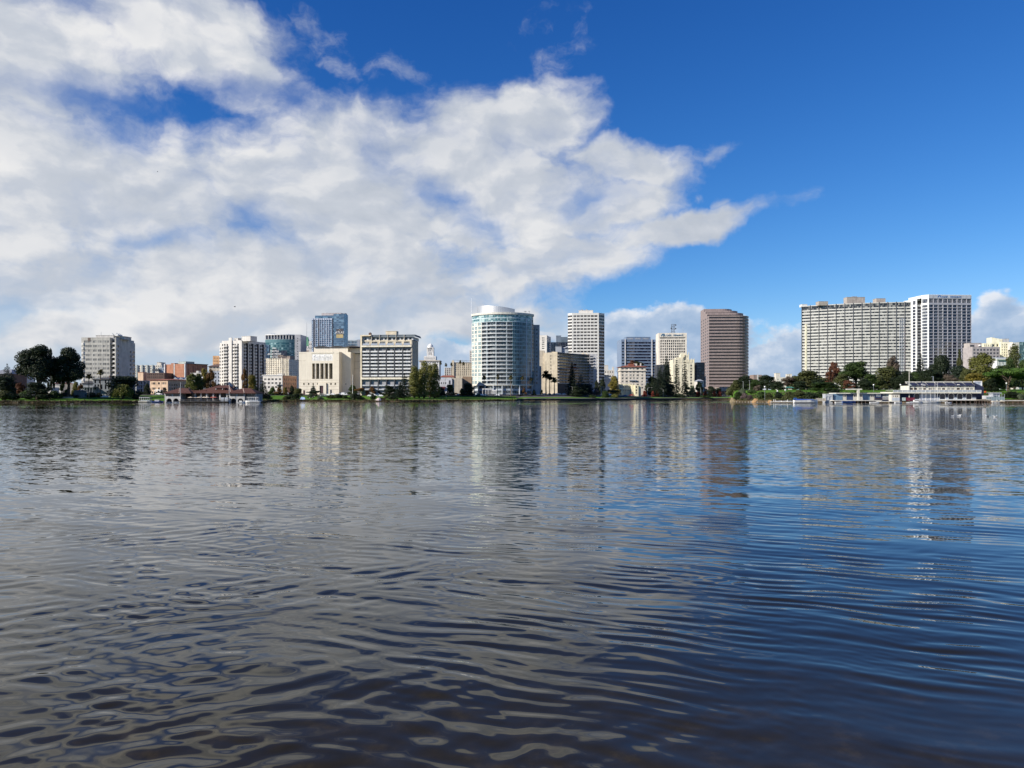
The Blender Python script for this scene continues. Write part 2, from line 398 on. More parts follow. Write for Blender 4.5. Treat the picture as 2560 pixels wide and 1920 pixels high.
m1 = t.n('ShaderNodeMixShader', {0: t.m('MULTIPLY', a_low, front), 1: bg_s.outputs[0], 2: bg_l.outputs[0]})
veil = t.n('ShaderNodeBackground', {'Color': (.52, .63, .76, 1), 'Strength': .732})
va = t.m('MULTIPLY', t.rng(dz, .0, .17, 1, 0, smooth=True), t.rng(az, -.62, .12, .85, .0, smooth=True))
m1 = t.n('ShaderNodeMixShader', {0: va, 1: m1.outputs[0], 2: veil.outputs[0]})
m2 = t.n('ShaderNodeMixShader', {0: t.m('MULTIPLY', upper, t.rng(dz, .0, .06)), 1: m1.outputs[0], 2: bg_c.outputs[0]})
t.n('ShaderNodeOutputWorld', {0: m2.outputs[0]})
w.cycles.sampling_method = 'MANUAL'; w.cycles.sample_map_resolution = 512
# ---- the lake: real ripples near by, finer the nearer; farther out the same ripples as a slope field in the material
def lake():
    rng = np.random.default_rng(5)
    r = [4.2]
    while r[-1] < 1600: r.append(r[-1] + max(.015, min(r[-1] ** 2 / 2660 * .55, r[-1] * .06)))
    r = np.array(r); th = np.arange(-radians(46), radians(46.001), 1 / 800)
    R, T = np.meshgrid(r, th, indexing='ij'); X, Y = R * np.sin(T), R * np.cos(T)
    dr = np.gradient(r)[:, None]; dt = R / 800
    Z = np.zeros_like(X); E = 0.; tot = 0.
    def slow(k, s):  # slowly varying patchiness
        out = np.zeros_like(X)
        for _ in range(5):
            a, l = rng.uniform(0, 2 * pi), rng.uniform(2.5, 9) * s
            out += np.sin((X * cos(a) + Y * sin(a)) * 2 * pi / l + rng.uniform(0, 7))
        return np.clip(.75 + k * out / 2.2, .12, 2)
    wxx = .07 * np.sin(X * 1.7 + Y * .9) + .06 * np.sin(X * .8 - Y * 2.1 + 2); wyy = .06 * np.sin(X * 1.1 + Y * 1.9 + 1) + .05 * np.sin(2.6 * X - Y + 4)
    left = 1 / (1 + np.exp(X / R * 7 + .9)); 
    groups = [(26, atan2(.90, .40), .13, .33, .60, .058, slow(.40, 1) * (1 - .45 * left)), (20, atan2(.84, -.45), .42, .34, .85, .038, slow(.5, .8) * (.22 + 1.05 * left)),
              (10, atan2(.95, .25), .35, .9, 2.2, .017, slow(.3, 2)), (16, pi / 2, .9, .18, .30, .009, slow(.6, .6)), (5, 1.2, .4, 2.5, 6, .010, 1.)]
    for n, a0, sp, l0, l1, slope, mod in groups:
        for _ in range(n):
            a = a0 + rng.normal() * sp; l = l0 * (l1 / l0) ** rng.random(); k = 2 * pi / l; amp = slope * sqrt(2 / n) / k
            kr = np.abs(np.cos(a) * np.sin(T) + np.sin(a) * np.cos(T)); kt = np.abs(np.cos(a) * np.cos(T) - np.sin(a) * np.sin(T))
            res = l / np.maximum(dr * kr + dt * kt, 1e-6); f = np.clip((res - 2.2) / 2.2, 0, 1)
            ph = k * ((X + wxx) * cos(a) + (Y + wyy) * sin(a)) + rng.uniform(0, 7)
            s = np.sin(ph); Z += amp * f * mod * (s + .18 * np.cos(2 * ph) * (l > .3)); E = E + (slope ** 2 / n) * f ** 2; tot += slope ** 2 / n
    fade = 1 - np.sqrt(np.clip(E / tot, 0, 1))
    n0, n1 = X.shape
    me = bpy.data.meshes.new('lake_water'); me.vertices.add(n0 * n1)
    me.vertices.foreach_set('co', np.stack([X, Y, Z], -1).ravel().astype(np.float32))
    i = np.arange(n0 * n1).reshape(n0, n1); fq = np.stack([i[:-1, :-1], i[:-1, 1:], i[1:, 1:], i[1:, :-1]], -1).reshape(-1, 4)[:, ::-1]
    me.loops.add(fq.size); me.loops.foreach_set('vertex_index', fq.ravel().astype(np.int32))
    me.polygons.add(len(fq)); me.polygons.foreach_set('loop_start', np.arange(0, fq.size, 4, dtype=np.int32)); me.polygons.foreach_set('loop_total', np.full(len(fq), 4, np.int32))
    me.polygons.foreach_set('use_smooth', np.ones(len(fq), bool))
    at = me.attributes.new('unresolved', 'FLOAT', 'POINT'); at.data.foreach_set('value', fade.ravel().astype(np.float32))
    me.update(); me.validate()
    m, t = newmat('lake_water')
    co = t.n('ShaderNodeNewGeometry'); P = co.outputs['Position']; N = co.outputs['Normal']
    fd = t.n('ShaderNodeAttribute', attribute_name='unresolved').outputs['Fac']
    rot = t.n('ShaderNodeMapping', {'Vector': P, 'Rotation': (0, 0, radians(22))}).outputs[0]
    s1 = t.v('SUBTRACT', t.noise(t.v('MULTIPLY', rot, (1.7, 4.2, 1)), 1.0, 3, .55, out=1), (.5, .5, .5))
    s2 = t.v('SUBTRACT', t.noise(t.v('MULTIPLY', P, (.28, .5, 1)), 1.0, 2, .5, out=1), (.5, .5, .5))
    s = t.v('ADD', t.v('MULTIPLY', s1, (.27, .44, 0)), t.v('MULTIPLY', s2, (.04, .06, 0)))
    slick = t.rng(t.noise(t.v('MULTIPLY', P, (.006, .020, 1)), 1.0, 3, .6), .36, .58, .62, 1.0, smooth=True)
    streak = t.rng(t.noise(t.v('MULTIPLY', P, (.0035, .035, 1)), 1.0, 2, .5), .42, .6, .35, 1.0, smooth=True)
    dist = t.v('LENGTH', P, out=1)
    slick = t.mix(t.rng(dist, 230, 340), slick, streak)
    s = t.v('SCALE', s, sc=t.m('MULTIPLY', t.m('MULTIPLY', fd, slick), t.rng(dist, 50, 160, .92, 1.3)))
    nn = t.v('NORMALIZE', t.v('ADD', N, s))
    bed = t.noise(P, 2.2, 5, .6); sep = t.n('ShaderNodeSeparateXYZ', {0: P})
    shallow = t.rng(sep.outputs[1], 5.0, 11.5, 1, 0, smooth=True)
    deep = (.0150, .0118, .0012)
    bot = t.ramp(bed, [(.3, (.017, .0125, .002)), (.55, (.027, .0195, .005)), (.72, (.054, .038, .011))])
    c = t.mix(shallow, deep, bot)
    p = t.n('ShaderNodeBsdfPrincipled', {'Base Color': c, 'Roughness': .02, 'IOR': 1.37, 'Specular IOR Level': .5, 'Normal': nn})
    t.n('ShaderNodeOutputMaterial', {0: p.outputs[0]})
    me.materials.append(m)
    o = link('lake_water', me); tag(o, kind='structure')
lake()
# ---- the land: one sheet, banks, lawn and town ground by distance from the water
def land():
    pxs = sorted(set([-1500 + 60 * k for k in range(96)] + [10 * k for k in range(257)] + [1826, 1829, 1832, 1835, 1838, 1286, 1292]))
    ds = [-60, -20, -5, -1, 0, .7, 1.5, 3, 5, 8, 12, 17, 24, 33, 45, 55, 64, 72, 82, 95, 110, 130, 160, 200, 260, 340, 420, 520, 640, 900, 1500, 3000, 6000]
    mb = MB(); rr = random.Random(3)
    for px in pxs:
        for d in ds:
            j = 0 if d in (-60, -20) else .25 if 0 <= d < 60 else 0
            Y = shore(px) + d + (rr.uniform(-.5, .5) if -1 <= d <= 3 else 0)
            mb.v.append((wx(px, Y), Y, ground(px, d) + rr.uniform(-j, j) * .5))
    n = len(ds)
    for i in range(len(pxs) - 1):
        pm = (pxs[i] + pxs[i + 1]) / 2
        for j in range(n - 1):
            dm = ds[j]
            a = i * n + j; mb.f.append((a, a + n, a + n + 1, a + 1))
            if pm > 1826: k = 0 if dm < 8 else 1
            elif pm > 1290: k = 0 if dm < 3 else (1 if dm < 24 else 2)
            else: k = 0 if dm < 1.5 or (1080 < pm and dm < 5) else (1 if dm < 64 else 2)
            if dm >= 95 and pm <= 1826: k = 2
            mb.m.append(k)
    def gm(name, stops, sc):
        m, t = newmat(name); co = t.n('ShaderNodeTexCoord').outputs['Object']
        a = t.noise(co, sc, 6, .65); b = t.noise(co, .07, 3)
        c = t.ramp(t.m('ADD', t.m('MULTIPLY', a, .6), t.m('MULTIPLY', b, .4)), stops)
        p = t.n('ShaderNodeBsdfPrincipled', {'Base Color': c, 'Roughness': .95, 'Specular IOR Level': .1})
        t.n('ShaderNodeOutputMaterial', {0: p.outputs[0]}); return m
    mats = [gm('bank_earth', [(.35, (.030, .030, .014)), (.5, (.07, .052, .028)), (.65, (.13, .10, .06))], .9),
            gm('lawn', [(.35, (.05, .11, .012)), (.5, (.075, .17, .017)), (.65, (.12, .20, .03))], .5),
            gm('town_ground', [(.35, (.07, .07, .07)), (.65, (.12, .118, .11))], .3)]
    tag(mb.build('ground', mats, smooth=True), kind='structure')
    s = MB(); q = list(range(-1500, 1826, 15))     # the lakeside street, a strip 2 cm proud of the land
    for a, b in zip(q, q[1:]):
        P = []
        for px, d in ((a, 73), (b, 73), (b, 81.5), (a, 81.5)):
            d += interp(px, [(1080, 0), (1170, -19), (1350, -19), (1400, 0)])      # the street swings round the round tower
            Y = shore(px) + d; P.append((wx(px, Y), Y, ground(px, d) + .12))
        s.quad(*P)
    tag(s.build('lakeside_street', M('asphalt', (.055, .055, .058), .9)), kind='structure')
    s = MB(); q = list(range(1292, 1826, 6))
    for a, b in zip(q, q[1:]):
        P = []
        for px, d in ((a, 1.4), (b, 1.4), (b, 6.5), (a, 6.5)):
            Y = shore(px) + d; P.append((wx(px, Y), Y, ground(px, d) + .1))
        s.quad(*P)
    tag(s.build('lakeside_path', M('path_concrete', (.30, .28, .25), .9)), kind='structure')
    s = MB()                                       # stone edge of the middle shore
    for a, b in zip(q, q[1:]):
        A, Bq = (wx(a, shore(a) + .4), shore(a) + .4), (wx(b, shore(b) + .4), shore(b) + .4)
        s.quad((*A, -1), (*Bq, -1), (*Bq, 1.75), (*A, 1.75)); A2, B2 = (A[0], A[1] + 1), (Bq[0], Bq[1] + 1)
        s.quad((*A, 1.75), (*Bq, 1.75), (*B2, 1.75), (*A2, 1.75))
    tag(s.build('retaining_wall', M('lake_wall', (.045, .042, .04), .9, .3)), 'long dark low stone wall holding the middle shore above the water', 'wall')
    s = MB(); s.v = [(-60, -40, 1.2), (60, -40, 1.2), (60, 1.2, .7), (-60, 1.2, .7), (60, 4.6, -.25), (-60, 4.6, -.25)]; s.f = [(0, 1, 2, 3), (3, 2, 4, 5)]; s.m = [0, 0]
    tag(s.build('near_shore_ground', mats[0]), kind='structure')
land()
# ---- leaves, trunks and trees
def leafmesh(name, blobs, n, size, seed, up=.25, shell=(.55, 1.05), asp=1.5, mats=None):
    r = np.random.default_rng(seed); bl = np.array(blobs, float)
    wgt = (bl[:, 3] * bl[:, 4] * bl[:, 5]) ** (2 / 3.); idx = r.choice(len(bl), n, p=wgt / wgt.sum())
    d = r.normal(size=(n, 3)); d /= np.linalg.norm(d, axis=1)[:, None]
    rad = shell[0] + (shell[1] - shell[0]) * r.random(n) ** .5
    c = bl[idx, :3] + d * rad[:, None] * bl[idx, 3:6]
    nr = d + r.normal(size=(n, 3)) * .55 + np.array([0, 0, up]); nr /= np.linalg.norm(nr, axis=1)[:, None]
    a = r.normal(size=(n, 3)); u = np.cross(nr, a); u /= np.linalg.norm(u, axis=1)[:, None]; v = np.cross(nr, u)
    s = size * (.55 + .9 * r.random(n))[:, None]
    u *= s * asp / 2; v *= s / 2
    P = np.stack([c - u, c - v * .9 + u * .1, c + u, c + v * .9 - u * .1], 1)
    return quads(name, P)
def quads(name, P):
    n = len(P); me = bpy.data.meshes.new(name); me.vertices.add(n * 4); me.vertices.foreach_set('co', P.reshape(-1).astype(np.float32))
    me.loops.add(n * 4); me.loops.foreach_set('vertex_index', np.arange(n * 4, dtype=np.int32))
    me.polygons.add(n); me.polygons.foreach_set('loop_start', np.arange(0, n * 4, 4, dtype=np.int32)); me.polygons.foreach_set('loop_total', np.full(n, 4, np.int32))
    me.update(); me.validate(); return me
def trunkmesh(name, h, r0, limbs, lean=0., seed=0, r1=.4):
    rr = random.Random(seed); b = MB(); k = 5
    pts = [(lean * h * (j / k) ** 1.5 + rr.uniform(-.02, .02) * h, rr.uniform(-.02, .02) * h, h * j / k) for j in range(k + 1)]
    b.path(pts, [r0 * (1.25 if j == 0 else 1) * lerp(1, r1, j / k) for j in range(k + 1)], 8)
    for (j, tx, ty, tz) in limbs:
        s = pts[j]; m = (lerp(s[0], tx, .5), lerp(s[1], ty, .5), lerp(s[2], tz, .6))
        q = r0 * lerp(1, r1, j / k) * .6; b.path([s, m, (tx, ty, tz)], [q, q * .7, q * .3], 6)
    return b.mesh(name, M('bark', (.075, .055, .04), .95, .3, 1.5), True)
KIND = {}
def K(name, H, W, crown, trunk): KIND[name] = (H, W, crown, trunk)
def dome(seed, n, W, z0, H, r, flat=.75, core=True):
    rr = random.Random(seed); out = []
    for k in range(n):
        a = 2 * pi * k / n * 2.4 + rr.uniform(-.5, .5); tt = rr.random(); q = rr.uniform(.35, 1.) * (1 - .75 * tt ** 2)
        s = r * rr.uniform(.65, 1.25)
        out.append((cos(a) * (W / 2 - r * .8) * q, sin(a) * (W / 2 - r * .8) * q, z0 + s * flat + (H - z0 - 2 * s * flat) * tt, s, s, s * flat))
    if core: out.append((0, 0, (z0 + H) / 2, W * .27, W * .27, (H - z0) * .34))
    return out
def limbs(bl, z, n, js=(3, 4, 5)): return [(js[k % len(js)], b[0] * .75, b[1] * .75, b[2]) for k, b in enumerate(bl[:n])]
for i in range(4):       # round-headed broadleaf trees, 12 m
    bl = dome(10 + i, 15, 11, 1.6, 12, 1.9) + [(3.2 * cos(a + i), 3.2 * sin(a + i), 2.2, 1.9, 1.9, 1.5) for a in (0, 1.25, 2.5, 3.8, 5)]
    K('round%d' % i, 12, 11, leafmesh('crown', bl, 6500, .40, i), trunkmesh('trunk', 4.5, .35, limbs(bl, 4, 7), 0, i))
for i in range(3):       # open, spreading trees with sky showing through
    bl = dome(40 + i, 16, 12, 1.8, 12, 1.45, .85, False)
    K('open%d' % i, 12, 12, leafmesh('crown', bl, 4200, .38, 20 + i, shell=(.2, 1.1)), trunkmesh('trunk', 5, .33, limbs(bl, 5, 12), .05, 20 + i))
for i in range(2):       # tall eucalyptus: heavy irregular heads
    bl = dome(60 + i, 24, 19, 6.5, 24, 2.6, .9, False) + [(0, 0, 14, 5, 5, 6)]
    K('euca%d' % i, 24, 19, leafmesh('crown', bl, 13000, .5, 40 + i, shell=(.5, 1.08)), trunkmesh('trunk', 10, .8, limbs(bl, 9, 14), .03, 40 + i, .5))
for i in range(2):       # shrubs, no stem to be seen
    bl = dome(80 + i, 9, 4, -.2, 2.4, .75, .8)
    K('shrub%d' % i, 2.4, 4, leafmesh('crown', bl, 1500, .24, 60 + i), trunkmesh('trunk', .8, .09, limbs(bl, .5, 4)))
def conifer(seed, H, W, whorls, per, droop, n_leaf, size, z0=1.5, dens=1.):
    rr = np.random.default_rng(seed); P = []; b = MB()
    b.path([(0, 0, 0), (0, 0, H * .5), (0, 0, H * .98)], [.32, .2, .03], 7)
    for k in range(whorls):
        tt = k / (whorls - 1); z = z0 + (H - z0 - .4) * tt; L = W / 2 * (1 - tt) ** .8 * rr.uniform(.75, 1.1) + .15
        for j in range(per):
            a = 2 * pi * (j + rr.random() * .7) / per + k * 1.3; l = L * rr.uniform(.75, 1.1)
            e = np.array([cos(a) * l, sin(a) * l, -droop * l * rr.uniform(.6, 1.2) + .15 * l])
            if k % 2 == 0: b.tube((0, 0, z), tuple(np.array([0, 0, z]) + e), .06, .02, 4, cap=False)
            m = max(3, int(n_leaf * (l / (W / 2)) ** 1.2))
            for q in range(m):
                u = rr.random() ** .7; c = np.array([0, 0, z]) + e * u + rr.normal(size=3) * np.array([.16, .16, .12]) * (.5 + l * .25) * dens
                d = np.array([cos(a), sin(a), -droop]) + rr.normal(size=3) * .6; d /= np.linalg.norm(d); s = np.cross(d, rr.normal(size=3)); s /= np.linalg.norm(s)
                d *= size * rr.uniform(.6, 1.2); s *= size * rr.uniform(.25, .5)
                P.append([c - d, c - s, c + d, c + s])
    return quads('crown', np.array(P)), b.mesh('trunk', M('bark', (.075, .055, .04)), True)
K('redwood', 24, 9, *conifer(1, 24, 9, 30, 8, .35, 36, .5, 1.2, 1.3))
K('cedar', 18, 13, *conifer(2, 18, 13, 16, 8, .12, 44, .55, 1.0, 1.3))
K('fir', 18, 8, *conifer(3, 18, 8, 24, 7, .25, 30, .48, .7, 1.2))
K('ragged', 24, 6.5, *conifer(4, 24, 6.5, 19, 6, .75, 40, .48, 2.0, .7))
K('ragged2', 24, 7, *conifer(5, 24, 7, 17, 6, .85, 40, .48, 2.5, .7))
for i in range(3):       # columnar poplars
    rr = random.Random(i + 90); bl = [(rr.uniform(-1.2, 1.2) * (1 - k / 19), rr.uniform(-1.2, 1.2) * (1 - k / 19), 2.4 + k * 1.12, 1.9 * min(1, 1.85 - k / 13), 1.9 * min(1, 1.85 - k / 13), 1.5) for k in range(17)]
    K('poplar%d' % i, 22, 4.8, leafmesh('crown', bl, 4400, .38, 90 + i, up=.1, shell=(.5, 1.15)), trunkmesh('trunk', 12, .35, [(2, .8, .3, 9), (3, -.7, .4, 13), (4, .5, -.6, 16)], 0, i))
bl = [(0, 0, .9, 1.9, 1.9, 1.1), (0, 0, 2.2, 1.6, 1.6, 1.2), (0, 0, 3.6, 1.1, 1.1, 1.1), (0, 0, 4.9, .6, .6, .9)]
K('topiary', 5.8, 4.2, leafmesh('crown', bl, 1500, .3, 7, shell=(.75, 1.02)), trunkmesh('trunk', 1.2, .12, []))
rr = random.Random(77); bl = [(rr.uniform(-1, 1) * 5.5, rr.uniform(-1, 1) * 4.5, 7.2 + rr.uniform(-.7, 1.4), 2.1, 2.1, .85) for _ in range(15)]
K('umbrella', 9.6, 14, leafmesh('crown', bl, 5600, .38, 12, up=.6), trunkmesh('trunk', 5, .4, limbs(bl, 5, 9), .08, 4))
def willow():
    r = np.random.default_rng(5); P = []
    for k in range(150):
        a, q = r.uniform(0, 2 * pi), sqrt(r.random()); x, y = cos(a) * q * 3.0, sin(a) * q * 3.0; zt = 6.4 * sqrt(max(.08, 1 - (q * .92) ** 2)) ; L = zt * r.uniform(.35, .85)
        for j in range(int(L * 6)):
            c = np.array([x * (1 + .12 * j / 10), y * (1 + .12 * j / 10), zt - j / 6.]) + r.normal(size=3) * .12
            d = np.array([0, 0, -1.]) + r.normal(size=3) * .4; d /= np.linalg.norm(d); s = np.cross(d, r.normal(size=3)); s /= np.linalg.norm(s)
            P.append([c - d * .34, c - s * .15, c + d * .34, c + s * .15])
    return quads('crown', np.array(P))
K('willow', 6.8, 7, willow(), trunkmesh('trunk', 3.4, .3, [(3, 1.5, .5, 5), (4, -1.2, .8, 5.2), (4, .3, -1.4, 5)], .05))
def palm(seed, H, n, L, skirt, thick=.22):
    r = np.random.default_rng(seed); P = []; b = MB()
    b.path([(0, 0, 0), (.1, 0, H * .4), (.05, .05, H * .75), (0, 0, H)], [thick * 1.4, thick, thick * .9, thick * .95], 8)
    for k in range(n):
        a = r.uniform(0, 2 * pi); e0 = r.uniform(-1.35 if k < skirt else -.35, 1.2 if k >= skirt else -.9)
        d = np.array([cos(a) * cos(e0), sin(a) * cos(e0), sin(e0)]); s = np.array([-sin(a), cos(a), 0]); p = np.array([0, 0, H]); l = L * (.62 if k < skirt else r.uniform(.8, 1.1))
        for j in range(5):
            wd = .30 * l * sin(pi * (j + .6) / 5.6); w2 = .30 * l * sin(pi * min(.99, (j + 1.6) / 5.6)); nx = p + d * l / 5
            P.append([p - s * wd, p + s * wd, nx + s * w2, nx - s * w2]) if j % 2 == 0 or k < skirt else P.extend([[p - s * wd, p - s * wd * .2, nx - s * w2 * .2, nx - s * w2], [p + s * wd * .2, p + s * wd, nx + s * w2, nx + s * w2 * .2]])
            p = nx; d = d + np.array([0, 0, -.26]); d /= np.linalg.norm(d)
    return quads('fronds', np.array(P)), b.mesh('trunk', M('palm_bark', (.16, .125, .09), .95, .25, 1.2), True)
K('palm', 13.5, 5, *palm(1, 12, 70, 2.3, 22))
K('palm_b', 13.5, 5, *palm(2, 12, 66, 2.2, 26))
K('skypalm', 22.5, 5, *palm(3, 21, 60, 2.2, 20, .2))
K('date_palm', 13.5, 7, *palm(4, 11.5, 90, 3.6, 22, .38))
LM = dict(dark=((.010, .018, .008), (.030, .045, .018)), green=((.020, .040, .010), (.060, .095, .022)), bright=((.035, .075, .012), (.085, .15, .025)), olive=((.035, .042, .014), (.10, .11, .035)),
          yellow=((.10, .09, .015), (.24, .19, .035)), lime=((.075, .085, .015), (.17, .17, .04)), autumn=((.085, .045, .015), (.22, .11, .03)), rust=((.075, .03, .018), (.17, .07, .035)), red=((.10, .022, .016), (.24, .055, .03)),
          twig=((.06, .045, .032), (.14, .11, .08)), pale=((.05, .07, .04), (.13, .16, .09)), palm=((.03, .035, .012), (.14, .12, .045)), pine=((.008, .016, .010), (.024, .040, .022)), poplar=((.10, .11, .025), (.24, .23, .06)), mauve=((.085, .06, .055), (.17, .13, .12)))
LM = {k: leafmat('leaves_' + k, *v) for k, v in LM.items()}
TREES = 0
def tree(name, cat, kind, px, ytop, wpx, Y, leaf, label, group=None, ybase=None, rz=None, trunkpx=None, depth=None):
    """stands on the ground at (px, Y); its height and width follow from the top line and the span"""
    global TREES; TREES += 1
    H, W, cm, tm = KIND[kind]
    zb = gz(px, Y) - .1 if ybase is None else wz(ybase, Y)
    sz = (wz(ytop, Y) - zb) / H; sx = wpx * 1.14 / F * Y / W
    if sz <= .05: raise Exception('tree %s %s zb %.1f' % (label, sz, zb))
    o = thing(name, label, cat, (wx(px, Y), Y, zb), rz if rz is not None else (TREES * 2.399) % 6.28, group)
    o.scale = (sx, sx if depth is None else depth * sx, sz)
    c = link(cm.name.split('.')[0], cm, o)
    if not cm.materials: cm.materials.append(LM['green'])
    c.material_slots[0].link = 'OBJECT'; c.material_slots[0].material = LM[leaf]
    if tm: link('trunk', tm, o)
    return o
# ---- wall and glass colours
CONC = M('grey_concrete', (.46, .44, .39), .85); CREAM = M('cream_stucco', (.66, .57, .42), .85); WHITE = M('white_stucco', (.60, .57, .52), .8, .08); TAN = M('tan_wall', (.46, .41, .33), .85)
WTRIM = M('white_paint', (.74, .73, .70), .6, .05, .3, .04); BRICK = M('red_brick', (.36, .17, .105), .9, .2, .5); PEACH = M('peach_stucco', (.54, .39, .27), .85); BROWN = M('brown_brick', (.13, .085, .07), .9)
TILE = M('red_roof_tiles', (.24, .085, .055), .85, .25, .8); DROOF = M('dark_roof', (.05, .05, .055), .8); GREYP = M('grey_panel', (.33, .35, .38), .5); DARKP = M('dark_panel', (.05, .055, .065), .5); STEEL = M('light_steel', (.55, .56, .58), .35, .08, .3, .05, .6)
SHADEGREY = M('blue_grey_paint', (.36, .39, .43), .8)
GD = G('window_dark', (.012, .014, .017), (.20, .19, .17), .22); GB = G('window_blinds', (.02, .022, .025), (.34, .33, .30), .28); GT = G('window_teal', (.03, .10, .12), (.28, .42, .42), .22, .05, (.4, .4, .33)); GN = G('window_navy', (.012, .016, .035), (.08, .09, .12), .22)
GBL = G('window_blue', (.05, .10, .16), (.16, .27, .36), .25, .05, (.3, .3, .3)); GBR = G('window_bronze', (.022, .016, .015), (.05, .035, .03), .15); GG = G('window_grey', (.10, .10, .10), (.30, .29, .27), .3)
def rws(zs, h, ops): return [(z, z + h, ops) for z in sorted(zs)]
def mast(b, x, y, z0, z1, r=.12, name='antenna'): 
    m = MB(); m.tube((x, y, z0), (x, y, z1), r, r * .6, 5); m.build(name, M('mast_grey', (.35, .35, .36), .6), b.root)
def boxpart(b, name, mat, *lims):
    m = MB(); m.box(*lims); return m.build(name, mat, b.root)
def penthouse(b, mat, x0, x1, y0, y1, z0, z1, name='penthouse'):
    m = MB(); m.box(x0, x1, y0, y1, z0, z1); m.box(x0 - .2, x1 + .2, y0 - .2, y1 + .2, z1, z1 + .25); return m.build(name, mat, b.root)
def roof_clutter(b, x0, x1, y0, y1, z, n, seed=1, mat=None):
    r = random.Random(seed)
    for k in range(n):
        x, y, w, h = r.uniform(x0, x1), r.uniform(y0, y1), r.uniform(.8, 2.2), r.uniform(.8, 2.0)
        m = MB(); m.box(x - w / 2, x + w / 2, y - .8, y + .8, z, z + h); m.tube((x, y, z + h), (x, y, z + h + .5), .25, .3, 8); m.build('roof_vent', mat or STEEL, b.root)

# 1 grey concrete block at the left
def grey_tower():
    b = B('apartment_tower', 'tall grey concrete block with small windows, farthest left of the towers', 203.5, 290, 520, 'r', 0, 5.2, dpx=338)
    W, D, z, x = b.W, b.D, b.z, b.x; f = 520 / F; Zt = z(843.5)
    zs = [z(800 + (Y + 17) / 6.144) for Y in (332, 401, 470, 540, 608, 676, 745, 813, 882, 950, 1018)]; h = 34 / 6.144 * f
    xa, xb = x(275), W - .8
    ops = [(max(.35, x(p / 6.144)), x((p + 60) / 6.144)) for p in (1290, 1352, 1428, 1502, 1578)] + [(x(1648 / 6.144), xa - .3)]
    b.block(CONC, 0, xa, 0, D, 0, Zt, rws(zs, h, ops), glass=G('pale_blinds', (.20, .195, .18), (.40, .38, .34), .3), d=.12, bars=1, frame=CONC)
    b.block(CONC, xa, xb, 2.6, D, 0, Zt - .4, rws(zs, h * 1.25, [(.3, xb - xa - 1.9)]), glass=GD)
    g = [(.10 * D, .24 * D)]; q = [(.70 * D, .77 * D), (.83 * D, .95 * D)]
    b.block(CONC, xb, W, 0, D * .66, 0, Zt, right=rws(zs[1:], h, [(.06 * D, .15 * D)]), glass=GD)
    b.block(CONC, xb - 4, W - .05, D * .66, D, 0, Zt - 2.2, right=rws([v + .2 for v in zs[2:-1]], h, [(.06 * D, .13 * D), (.2 * D, .32 * D)]), glass=GD)
    for zz in zs:
        m = MB(); m.box(xa + .02, xb - .02, .5, 2.6, zz - 1.0, zz - .75); m.box(lerp(xa, xb, .5), xb - .02, .35, .55, zz - 1.0, zz + .25); m.build('balcony', WHITE, b.root)
        m = MB(); a = [(x(204 + 12 * k / 6), -.45 * sin(pi * min(k, 4) / 4)) for k in range(7)]
        pts = [(p, q2) for p, q2 in a[:5]] + [(a[4][0], .02), (a[0][0] - .1, .02)]
        m.prism(pts, zz - 1.5, zz - .05); m.build('balcony', WHITE, b.root)
    penthouse(b, WHITE, x(234), x(278), 3, 12, Zt - .8, z(838)); penthouse(b, CONC, x(275), x(299), 6, 16, Zt - .8, z(839.5))
    boxpart(b, 'parapet_screen', M('brownish_panel', (.16, .12, .1)), x(219.5), x(226), -.06, .0, Zt - 2.6, Zt - .2)
    roof_clutter(b, x(262), x(296), 4, 8, z(839), 7, 3, WTRIM); mast(b, x(243), 5, z(838), z(828))
    b.finish()
grey_tower()

# 2 old grey house with porch
def old_house():
    b = B('old_house', 'low pale grey wooden house with columned porch below the grey concrete tower', 203, 277, 478, 'l', 0, 4.4, D=12)
    W, z, x = b.W, b.z, b.x; m = M('shaded_grey_boards', (.20, .22, .24), .85)  # grey boards darkened: the shadow of the tree is in the colour
    b.block(m, x(232), x(276), 0, 12, 0, z(948), off(rws([z(973)], 3.0, [(x(p), x(p + 4)) for p in (236, 244, 252, 262, 270)]) + rws([z(958.5)], 2, [(x(p), x(p + 4)) for p in (236, 247, 262, 270)]), x(232)), glass=GD)
    b.part('roof', DROOF).hip(x(230.5), x(278), -.6, 12.6, z(948), z(943), x(240), x(268))
    g = b.part('gable', m); g.poly([(x(236), -.3, z(948)), (x(254), -.3, z(948)), (x(245), -.3, z(943.5))])
    p = b.part('porch', M('porch_white', (.30, .32, .35), .8)); p.box(0, x(240), -3.2, 0, z(985) * 0, .5); p.box(-.3, x(241), -3.5, 0, z(968.5), z(966))
    for k in range(6): p.tube((.3 + k * (x(239) - .6) / 5, -2.9, .5), (.3 + k * (x(239) - .6) / 5, -2.9, z(968.5)), .16)
    b.block(m, .4, x(232) - .02, .4, 10, 0, z(958), rws([.9], 2.6, [(1 + k * 1.7, 2.0 + k * 1.7) for k in range(3)]), glass=GD)
    b.part('roof', DROOF).hip(0, x(234), -.2, 10.4, z(958), z(953), 2.5, x(232) - 2.5)
    for px in (262,): boxpart(b, 'chimney', BROWN, x(px), x(px + 2.4), 5, 6, z(946), z(938.5))
    b.finish()
old_house()

